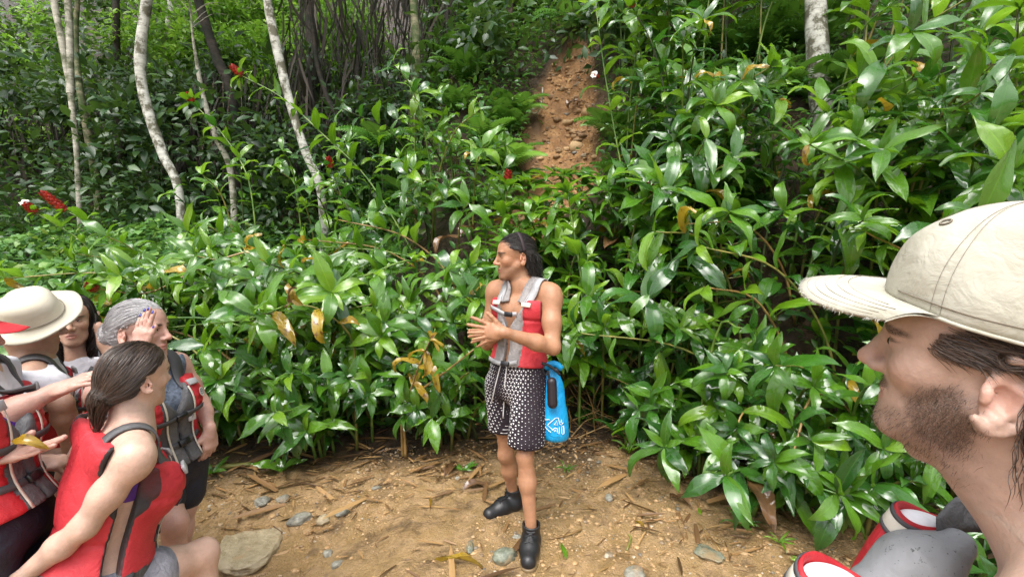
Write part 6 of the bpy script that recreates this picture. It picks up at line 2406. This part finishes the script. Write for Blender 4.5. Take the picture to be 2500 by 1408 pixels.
    for q_ in range(15):
        for b2 in range(8):
            FF.append((q_ * 8 + b2, q_ * 8 + (b2 + 1) % 8, (q_ + 1) * 8 + (b2 + 1) % 8, (q_ + 1) * 8 + b2))
    child('shoulder_strap', vest, np.array(VV), np.array(FF), DGREY)
    # shorts, out of the picture
    sf = field([(ell(pel, np.array((.17, .13, .12)), R), .03, 'u'), (rcone(hipl, hipl - np.array((0, 0, .3)), .105, .1), .03, 'u'), (rcone(hipr, hipr - np.array((0, 0, .3)), .105, .1), .03, 'u')], .01, .02)
    v, fq = sf.mesh()
    child('shorts', t, v, fq, NAVY)


build_capman()
# ------------------------------------------------------------------ the group in life vests at the left
def ground_pt(p):
    return float(H(p[0], p[1]))


def crowd(label, head, neck, pel, fwd, sh_w=.17, skin='fair', female=True, arms=(), knees=None, ankles=None, w=.95, d=.95, vest=None, shirt=None, shorts=NAVY, eyes=True, shz=-.045, head_on=True, bh=.009, leg_r=.95, bra=False, shr=None, shl=None, sleeves=True):
    """Builds a person; returns a dict with its fields. arms: list of (elbow, wrist, hand kwargs) for right and left."""
    base = np.array((pel[0], pel[1], ground_pt(pel)))
    t = thing('person', label, 'person', tuple(base))
    up = nrm(neck - pel)
    rt = nrm(np.cross(fwd, up)); fo = np.cross(up, rt)
    shr = neck + rt * sh_w + up * shz if shr is None else shr
    shl = neck - rt * sh_w + up * shz if shl is None else shl
    tq, R, ln = torso_prims(neck, pel, shr, shl, fwd, w, d, female)
    prims = list(tq)
    nk = []
    if head_on:
        nk = [(rcone(head.L(0, -.025, -.045), neck - up * .012, .050 if female else .056, .056), .03, 'u'), (rcone(head.L(0, .01, -.06), neck + fo * .025 - up * .015, .038, .042), .03, 'u')]
    hands, tips = [], []
    for (sh, a) in zip((shr, shl), arms):
        if a is None: continue
        el_, wr, kw = a
        ar_ = .86 if female else .95
        prims += arm_prims(sh, el_, wr, ar_, 1.0) + [(ell(sh + (0, 0, -.02), np.array((.048, .048, .056)) * ar_ / .9), .03, 'u')]
        hq, tp = hand_prims(wr, **kw)
        hq.append((rcone(wr, wr * .75 + el_ * .25, .0255 * ar_ + .0006, .030 * ar_ + .0006), .012, 'u'))
        hands.append(hq); tips.append(tp)
    hips = [pel + rt * s_ * .085 - up * .03 for s_ in (1, -1)]
    for i in range(2):
        kn = knees[i] if knees else hips[i] + np.array((0, 0, -.38)) + fo * .02
        an = ankles[i] if ankles else np.array((kn[0], kn[1], 0)) - fo * .03 + np.array((0, 0, ground_pt(kn) + .08))
        prims += leg_prims(hips[i], kn, an, fo, leg_r)
        ff = nrm(np.array((fo[0], fo[1], 0)))
        prims.append((rcone(an + np.array((0, 0, -.045)) - ff * .03, an + np.array((0, 0, -.05)) + ff * .14, .034, .028), .03, 'u'))
    BF = field(prims + nk, bh, .02)
    blocks = [BF.mesh()]
    HFd = None
    if head_on:
        HFd = field(nk + head.prims(), .0042, .014)
        blocks.append(HFd.mesh())
    for hq in hands:
        blocks.append(field(hq, .0042, .012).mesh())
    body_mesh(t, blocks, SK[skin], head if head_on else None)
    if head_on and eyes: eye_parts(head, t)
    res = dict(t=t, BF=BF, HF=HFd, R=R, ln=ln, rt=rt, fo=fo, up=up, pel=pel, neck=neck, shr=shr, shl=shl, tips=tips, hv=blocks[1][0] if head_on else None, tq=tq)
    if shirt:
        sp = list(tq) + [(rcone(s_, s_ * .52 + a[0] * .48, .066, .074), .03, 'u') for s_, a in zip((shr, shl), arms) if a and sleeves]
        SFd = field(sp, .008, .03)
        SFd.d = SFd.d - .010 + .003 * vnoise(SFd.pts(), 18).astype(np.float32)
        SFd.cut(lambda p: np.maximum(((p - pel.astype(np.float32)) @ up.astype(np.float32)) - ln * 1.0, .02 - ((p - pel.astype(np.float32)) @ up.astype(np.float32))), .004)
        v, f = SFd.mesh()
        child('shirt', t, v, f, shirt)
        res['SF'] = SFd
    if bra:
        o_ = field(tq, .008, .02)
        o_.d = o_.d - .005
        zz = lambda p: ((p - pel.astype(np.float32)) @ up.astype(np.float32)) / ln
        o_.cut(lambda p: np.maximum(zz(p) - .74, .60 - zz(p)) * ln, .003)
        v, f = o_.mesh()
        child('bikini_top', t, v, f, PURPLE)
    if shorts:
        kn = [knees[i] if knees else hips[i] + np.array((0, 0, -.38)) for i in range(2)]
        q = [(ell(pel + up * .0, np.array((.168, .125, .11)), R), .03, 'u')] + [(rcone(hips[i], hips[i] * .55 + kn[i] * .45, .098, .092), .03, 'u') for i in range(2)]
        o_ = field(q, .009, .02)
        v, f = o_.mesh()
        child('shorts', t, v, f, shorts)
    if vest is not None:
        vo, VF, OF = make_vest(t, tq, pel, R, ln, vest.pop('red', RED), vest.pop('grey', DGREY), h=.008, **vest)
        res.update(vest=vo, VF=VF, OF=OF)
        AF = BF
        for s_ in (1, -1):
            pts = [pel + rt * s_ * .095 + fo * .17 + up * ln * .78, pel + rt * s_ * .108 + fo * .10 + up * ln * .96, pel + rt * s_ * .112 + up * ln * 1.06, pel + rt * s_ * .10 - fo * .11 + up * ln * .95]
            strap(t, AF, pts, .056, .006, DGREY if s_ > 0 else WEBD, 'shoulder_strap', 24, .009, vo)
            buckle(t, OF, pel + rt * s_ * .10 + fo * .17 + up * ln * .80, rt, .03, .05, vo, WEB, 'strap_loop', .005)
        for v_ in (.28, .50):
            ps = [pel + rt * u_ + fo * .18 + up * ln * v_ for u_ in (.13, .06, 0., -.06, -.13)]
            strap(t, OF, ps, .022, .003, WEBD, 'front_strap', 18, .003, vo)
            buckle(t, OF, ps[2], rt, .028, .05, vo)
        for s_ in (1, -1):                                   # pale piping beside the grey panels
            ps = [pel + rt * s_ * .066 + fo * .18 + up * ln * q_ for q_ in (.10, .3, .5, .68, .78)]
            strap(t, OF, ps, .008, .002, PIPE, 'piping', 18, .002, vo)
    return res


def badge(res, u_, v_):
    """Round emblem with a dark mark."""
    OF = res['OF']
    p = res['pel'] + res['rt'] * u_ + res['fo'] * .18 + res['up'] * res['ln'] * v_
    for _ in range(5): p = p - OF.grad(p[None])[0] * (OF.at(p[None])[0] - .003)
    g = OF.grad(p[None])[0]
    e1 = nrm(np.cross(g, (0, 0, 1.0))); e2 = np.cross(g, e1)
    def ring(r0, r1, dz, n=20):
        V = [p + g * dz + (e1 * math.cos(a) + e2 * math.sin(a)) * r_ for r_ in (r0, r1) for a in np.arange(n) / n * 2 * math.pi]
        return V, [(j, (j + 1) % n, n + (j + 1) % n, n + j) for j in range(n)]
    V, F_ = ring(.0005, .020, .001)
    b = child('emblem', res['vest'], np.array(V), np.array(F_), BADGE, smooth_shade=False)
    V, F_ = ring(.010, .014, .002)
    child('emblem_ring', b, np.array(V), np.array(F_), BUCK, smooth_shade=False)
    V, F_ = ring(.0005, .005, .002)
    child('emblem_mark', b, np.array(V), np.array(F_), BUCK, smooth_shade=False)


def hair_shell(res, hd, prims, line, mat, r, target, n=2200, length=.10, width=.0010, name='hair', h=.005, grav=.1, jit=.10, curl=0.):
    HH = field(prims, h, .015)
    HH.cut(lambda p: line(hd.loc(p)), .006)
    v, f = HH.mesh()
    v = v + (vnoise(v, 50)[:, None] * .0018)
    ho = child(name, res['t'], v, f, mat, attrs={'tint': np.clip(.35 + .35 * vnoise(v * np.array((1, 1, 1)), 70), 0, 1)})
    a = v[r.integers(0, len(v), n)]
    tg = hd.L(*target)
    strands(res['t'], a, nrm_rows(tg - a), length, mat, r, n=8, width=width, grav=grav, stick=HH, hug=True, follow=lambda p: nrm_rows(tg - p), parent=ho, name='hair_strands', jitter=jit, curl=curl, center=hd.c)
    return ho, HH, v


def fist(thumb, d, n, c=.9):
    return dict(d=d, n=n, thumb=thumb, curl=(c, c, c * 1.05, c * 1.1), spread=.03, tcurl=.7)


# ---- woman with brown hair striding past, nearest
def build_strider():
    r = np.random.default_rng(61)
    hd = Head(P(335, 928, 1.58), nrm((.30, .95, -.05)), (.10, 0, 1), s_=.90, female=True)
    neck, pel = P(318, 1050, 1.55), P(228, 1405, 1.50)
    fwd = nrm((.62, .78, 0))
    shr, shl = P(330, 1112, 1.40), P(245, 1035, 1.70)
    R_el, R_wr = P(205, 1285, 1.36), P(40, 1420, 1.36)
    L_el, L_wr = P(125, 1240, 1.78), P(68, 1400, 1.72)
    kr, kl = P(492, 1352, 1.72), P(330, 1640, 1.55)
    ar = np.array((kr[0] + .02, kr[1] - .02, ground_pt(kr) + .09)); al = np.array((kl[0] - .2, kl[1] - .25, ground_pt(kl) + .14))
    res = crowd("brown-haired woman in a red life vest striding right, bare arm swung back, nearest at left", hd, neck, pel, fwd, skin='fair', arms=[
        (R_el, R_wr, fist((.3, .8, .3), (-.9, -.1, -.5), (0, .6, -.6))), (L_el, L_wr, fist((.5, .3, .5), (-.2, -.2, -1), (.8, .2, 0)))],
        knees=[kr, kl], ankles=[ar, al], vest=dict(red=RED2, grey=DGREY, side=.020, bottom=.02, low_grey=.14, off=.033, arm_r=.072, top_b=1.0), shorts=cloth_mat('grey shorts', (.30, .30, .34), (.13, .13, .16), .7, 20, .4), bra=True, shr=shr, shl=shl, eyes=False, leg_r=1.0, bh=.007)
    bm = hair_mat('hair brown', (.012, .008, .006), (.095, .060, .042), .36)
    pr = [(hd.e((0, -.016, .05), (.083, .110, .096)), .01, 'u'), (hd.e((0, -.07, .0), (.068, .058, .07)), .03, 'u'), (hd.e((0, -.112, -.035), (.036, .034, .038)), .012, 'u'), (hd.cn((0, -.125, -.05), (.0, -.125, -.15), .028, .010), .02, 'u')]
    line = lambda q: np.maximum(np.where(q[..., 1] > .0, .045 + .62 * np.maximum(0, q[..., 1] - .0), np.where(q[..., 1] > -.03, .04, np.where(q[..., 1] > -.085, -.045, -.3))) - q[..., 2], q[..., 1] - .085)
    hair_shell(res, hd, pr, line, bm, r, (0, -.118, -.04), 9000, .10, .00045, jit=.12)
    t, OF, pel_, rt, fo, up, ln = (res[k] for k in ('t', 'OF', 'pel', 'rt', 'fo', 'up', 'ln'))
    for v_ in (.12,):                                     # side webbing across the open flank
        strap(t, OF, [pel_ + rt * .2 - fo * .08 + up * ln * v_, pel_ + rt * .25 + up * ln * v_, pel_ + rt * .2 + fo * .08 + up * ln * v_], .028, .004, WEBD, 'side_strap', 14, -.004, res['vest'])


build_strider()


# ---- grey-haired woman, hand to her forehead
def build_grey():
    r = np.random.default_rng(62)
    hd = Head(P(345, 815, 2.0), nrm((.95, .05, -.02)), (0, 0, 1), s_=1.0, female=True)
    neck, pel = P(340, 895, 2.02), P(405, 1140, 2.1)
    fwd = nrm((.90, -.22, 0))
    R_el, R_wr = P(318, 985, 1.72), P(340, 858, 1.80)
    L_el, L_wr = P(492, 985, 2.24), P(512, 1048, 2.16)
    kn = [P(425, 1275, 1.98), P(440, 1290, 2.15)]
    res = crowd("grey-haired woman in red life vest holding her hand to her forehead", hd, neck, pel, fwd, skin='pink', arms=[
        (R_el, R_wr, dict(d=(.10, .12, 1), n=(.2, .95, -.1), thumb=(1, 0, .2), curl=(.10, .08, .12, .18), spread=.04, s=.92, thumb_dir=(.45, .05, .9), tcurl=.1)),
        (L_el, L_wr, dict(d=(.05, -.1, -1), n=(-.9, .2, 0), thumb=(.1, -1, -.1), curl=(.55, .6, .6, .6), spread=.06, s=.98))],
        knees=kn, shirt=PRINT, sleeves=False, vest=dict(red=RED, grey=DGREY, off=.036, bottom=.06, gw=.075), shorts=NAVY)
    gm = hair_mat('hair grey', (.26, .25, .25), (.62, .61, .62), .5)
    pr = [(hd.e((0, -.016, .05), (.083, .108, .096)), .01, 'u'), (hd.e((0, -.06, .01), (.070, .06, .07)), .03, 'u'), (hd.e((0, -.125, .0), (.046, .038, .048)), .015, 'u')]
    line = lambda q: np.where(q[..., 1] > -.005, .050 + .45 * np.maximum(0, q[..., 1] - .01), np.where(q[..., 1] > -.04, .035, -.12)) - q[..., 2]
    hair_shell(res, hd, pr, line, gm, r, (0, -.12, .0), 7000, .10, .0005, jit=.10)
    badge(res, -.125, .66)
    tag_v, tag_f = box_at(ray_hit(res['OF'], 468, 1012, 1.5, 2.6, -.004), (.018, .003, .024), frame3(res['fo']), .3)
    child('white_tag', res['vest'], tag_v, tag_f, WHITE, smooth_shade=False)
    for tp in res['tips']:                                    # blue nails
        for (p, d_, bk) in tp:
            bk = nrm(bk)
            v, f = ICO1
            Rm = np.stack([nrm(np.cross(d_, bk)), nrm(d_), bk], 1)
            child('fingernail', res['t'], (v * (.0055, .0085, .0025)) @ Rm.T + p + bk * .0068 - nrm(d_) * .003, f, NAIL)


build_grey()


# ---- dark-haired woman behind, hand in her hair
def build_dark():
    r = np.random.default_rng(63)
    hd = Head(P(180, 788, 2.42), nrm((.55, -.82, -.05)), (-.06, 0, 1), s_=1.0, female=True)
    neck, pel = P(178, 868, 2.44), P(190, 1100, 2.48)
    fwd = nrm((.5, -.86, 0))
    res = crowd("dark-haired woman in red life vest with one hand in her long hair", hd, neck, pel, fwd, skin='warm', arms=[
        (P(100, 960, 2.35), P(130, 1030, 2.3), fist((.3, -.8, 0), (.3, -.3, -1), (.5, .5, 0))),
        (P(274, 862, 2.46), P(236, 796, 2.46), dict(d=(-.85, .1, .15), n=(-.2, .6, -.3), thumb=(0, -.3, 1), curl=(.45, .5, .5, .55), spread=.05, s=.95))],
        shirt=WHITE, vest=dict(red=RED, grey=DGREY, off=.03, bottom=.06, gw=.05))
    dm = hair_mat('hair dark', (.006, .005, .005), (.040, .028, .024), .34)
    pr = [(hd.e((0, -.018, .05), (.085, .108, .096)), .01, 'u'), (hd.e((0, -.06, -.01), (.080, .06, .09)), .03, 'u'), (hd.cn((-.075, .0, .0), (-.085, .03, -.16), .032, .034), .03, 'u'), (hd.cn((.075, .0, .0), (.085, .03, -.16), .032, .036), .03, 'u'),
          (hd.cn((.085, .03, -.15), (.06, .07, -.26), .038, .016), .03, 'u'), (hd.cn((-.085, .03, -.15), (-.07, .06, -.24), .036, .016), .03, 'u')]
    line = lambda q: np.maximum(q[..., 1] - .03 - .25 * np.maximum(0, q[..., 2] - .02) - .3 * np.maximum(0, -q[..., 2]), -.5) - 0 * q[..., 2]
    hair_shell(res, hd, pr, line, dm, r, (0, .0, -.30), 2600, .16, .0012, jit=.12)


build_dark()


# ---- man in the wide-brimmed hat
def build_hatman():
    r = np.random.default_rng(64)
    c = P(72, 800, 2.05)
    hd = Head(c, nrm((.72, .66, -.15)), (0.02, 0, 1), s_=1.02)
    neck, pel = P(82, 872, 2.06), P(75, 1110, 2.1)
    fwd = nrm((.70, .70, 0))
    res = crowd("person in a wide khaki hat and white shirt under a red life vest", hd, neck, pel, fwd, skin='warm', female=False, sh_w=.185, arms=[
        (P(150, 985, 1.88), P(168, 1075, 1.95), fist((.3, .6, .2), (.3, .3, -1), (-.5, .5, 0))), (P(40, 985, 2.3), P(60, 1075, 2.3), fist((.3, .6, .2), (.2, .2, -1), (.5, -.2, 0)))],
        shirt=WHITE, vest=dict(red=RED, grey=DGREY, off=.03, bottom=.06), eyes=False)
    dm = hair_mat('hair dark short', (.01, .008, .007), (.05, .04, .035), .4)
    pr = [(hd.e((0, -.018, .045), (.079, .102, .09)), .01, 'u')]
    hair_shell(res, hd, pr, lambda q: np.where(q[..., 1] > 0, .05, -.03) - q[..., 2], dm, r, (0, -.1, -.05), 900, .05, .001)
    # hat: tilted, so its top shows
    hat = thing('hat', "wide-brimmed khaki sun hat with a cord toggle", 'hat', tuple(P(72, 775, 2.05)))
    ax = nrm(np.array((.08, -.60, .80)))
    cen = P(80, 764, 2.02)
    e1 = nrm(np.cross(ax, (0, 1, 0))); e2 = np.cross(ax, e1)
    prof = [(.166, -.012), (.168, -.008), (.142, -.016), (.118, -.018), (.104, -.012), (.100, .004), (.098, .035), (.094, .065), (.085, .082), (.066, .090), (.034, .090), (.0008, .084)]
    N = 56
    V = []
    for (q, z) in prof:
        for j in range(N):
            a = j / N * 2 * math.pi
            wob = (.014 * math.sin(2 * a + .6) + .004 * math.sin(5 * a)) * max(0, (q - .11) / .075)
            oval = 1 + .10 * math.cos(2 * a)
            pinch = -.016 * math.exp(-((math.sin(a)) / .35) ** 2) * (z > .07) * (q / .085)
            V.append(cen + (e1 * math.cos(a) * oval + e2 * math.sin(a)) * (q + pinch) + ax * (z + wob))
    V = np.array(V)
    V += (vnoise(V, 22) * .002)[:, None] * ax
    F_ = [(i * N + j, i * N + (j + 1) % N, (i + 1) * N + (j + 1) % N, (i + 1) * N + j) for i in range(len(prof) - 1) for j in range(N)]
    V2 = np.concatenate([V, V[:N * 5] - ax * .003])
    o = len(V)
    F_ += [(o + i * N + j, o + (i + 1) * N + j, o + (i + 1) * N + (j + 1) % N, o + i * N + (j + 1) % N) for i in range(4) for j in range(N)]
    hb = child('hat_brim_and_crown', hat, V2, np.array(F_), KHAKI)
    tv, tf, _ = tube([cen + (e1 * math.cos(a) * (1 + .1 * math.cos(2 * a)) + e2 * math.sin(a)) * .1035 + ax * -.004 for a in np.linspace(0, 2 * math.pi, 50)], .0022, 5)
    child('hat_cord', hat, tv, tf, THREAD)
    a0 = -.25
    b_ = [cen + (e1 * math.cos(a) + e2 * math.sin(a)) * q + ax * z for a, q, z in ((a0, .114, -.010), (a0 + .03, .128, -.008), (a0 - .02, .145, -.006), (a0 - .09, .146, -.006), (a0 - .07, .130, -.008))]
    tv, tf, _ = tube(spline(b_, 20), .0022, 5)
    child('cord_loop', hat, tv, tf, BUCK)


build_hatman()


# ---- red-capped person at the very edge
def build_redcap():
    r = np.random.default_rng(65)
    hd = Head(P(-112, 822, 1.62), nrm((.80, .55, -.16)), s_=1.0)
    neck, pel = P(-70, 900, 1.63), P(-60, 1220, 1.66)
    fwd = nrm((.82, .50, 0))
    res = crowd("person cut by the left edge in a red cap and red life vest", hd, neck, pel, fwd, skin='fair', female=False, arms=[
        (P(-20, 1060, 1.50), P(70, 1130, 1.62), fist((.3, .3, .6), (.8, .5, -.2), (0, .3, -1))), (P(0, 1050, 1.85), P(80, 1110, 1.95), fist((.3, .3, .6), (.8, .5, -.2), (0, .3, -1)))],
        shirt=WHITE, vest=dict(red=RED, grey=DGREY, off=.034, bottom=.05, gw=.07), eyes=False)
    badge(res, .12, .62)
    cap = thing('cap', "red cap whose bill pokes in at the left edge below the khaki hat", 'cap', tuple(hd.L(0, 0, .08)))
    V, F_ = [], []
    N, S = 40, 12
    for i in range(S + 1):
        for j in range(N):
            a = j / N * 2 * math.pi; s_ = i / S * .999
            ca = math.cos(s_ * math.pi / 2) ** .8
            V.append(hd.L(.088 * ca * math.sin(a), -.014 + .112 * ca * math.cos(a), .058 + .115 * math.sin(s_ * math.pi / 2)))
    F_ = [(i * N + j, i * N + (j + 1) % N, (i + 1) * N + (j + 1) % N, (i + 1) * N + j) for i in range(S) for j in range(N)]
    RC = cloth_mat('cap red', (.66, .035, .045), (.5, .02, .03), .7, 9, .2)
    cr = child('cap_crown', cap, np.array(V), np.array(F_), RC)
    V, F_ = [], []
    for lay in (0, 1):
        for i in range(25):
            a = -1 + 2 * i / 24
            for s_ in np.linspace(0, 1, 7):
                b0 = np.array((.088 * math.sin(a * 1.1), -.014 + .112 * math.cos(a * 1.1)))
                b1 = np.array((.082 * math.copysign(abs(math.sin(a * math.pi / 2)) ** .9, a), .180 - .09 * abs(a) ** 2.4))
                p = b0 * (1 - s_) + b1 * s_
                V.append(hd.L(p[0], p[1], .060 - 2.6 * p[0] ** 2 * s_ - .012 * s_ - .003 * lay))
    for i in range(24):
        for s_ in range(6):
            a = i * 7 + s_
            F_ += [(a, a + 1, a + 8, a + 7), (175 + a, 175 + a + 7, 175 + a + 8, 175 + a + 1)]
        a = i * 7 + 6
        F_.append((a, 175 + a, 175 + a + 7, a + 7))
    child('cap_bill', cap, np.array(V), np.array(F_), RC)


build_redcap()


# ---- person at the lower left edge: one arm reaching out, the other holding a yellow leaf
def build_leafholder():
    r = np.random.default_rng(66)
    hd = Head(P(-190, 830, 1.36), nrm((.9, .4, -.1)), s_=1.0, female=True)
    neck, pel = P(-165, 950, 1.36), P(-20, 1290, 1.42)
    fwd = nrm((.92, .25, 0))
    shl, shr = P(-60, 985, 1.62), P(-130, 1040, 1.24)
    w2 = P(-25, 1120, 1.36)
    res = crowd("person at the lower left edge holding a yellow leaf and reaching toward the others", hd, neck, pel, fwd, skin='pink', arms=[
        (P(-190, 1190, 1.25), w2, dict(d=(1, .25, .12), n=(.05, -.1, 1), thumb=(-.1, -.1, 1), curl=(.10, .14, .10, .12), spread=.09, s=.98, thumb_dir=(.8, .15, .6), tcurl=.1)),
        (P(5, 1015, 1.45), P(132, 955, 1.52), dict(d=(.90, .15, .36), n=(.1, .4, -1), thumb=(.1, .5, .4), curl=(.10, .12, .14, .16), spread=.07, s=1.0, tcurl=.1))],
        vest=dict(red=RED, grey=DGREY, off=.036, bottom=.08, gw=.06), shr=shr, shl=shl, eyes=False, bra=True)
    badge(res, .06, .80)
    hair_shell(res, hd, [(hd.e((0, -.018, .05), (.084, .108, .095)), .01, 'u'), (hd.e((0, -.07, -.02), (.07, .055, .09)), .03, 'u')], lambda q: np.where(q[..., 1] > 0, .05 + .3 * q[..., 1], -.2) - q[..., 2],
               hair_mat('hair brown plain', (.012, .008, .006), (.08, .05, .035)), r, (0, -.12, -.1), 500, .08, .001)
    lf = thing('held_leaf', "spotted yellow leaf held out in a hand at the left edge", 'leaf', tuple(P(28, 1075, 1.34)))
    place_leaf(lf, np.zeros(3), (1, .05, -.08), (0, -.55, .8), .10, 'yellow', r, .95, 6)


build_leafholder()
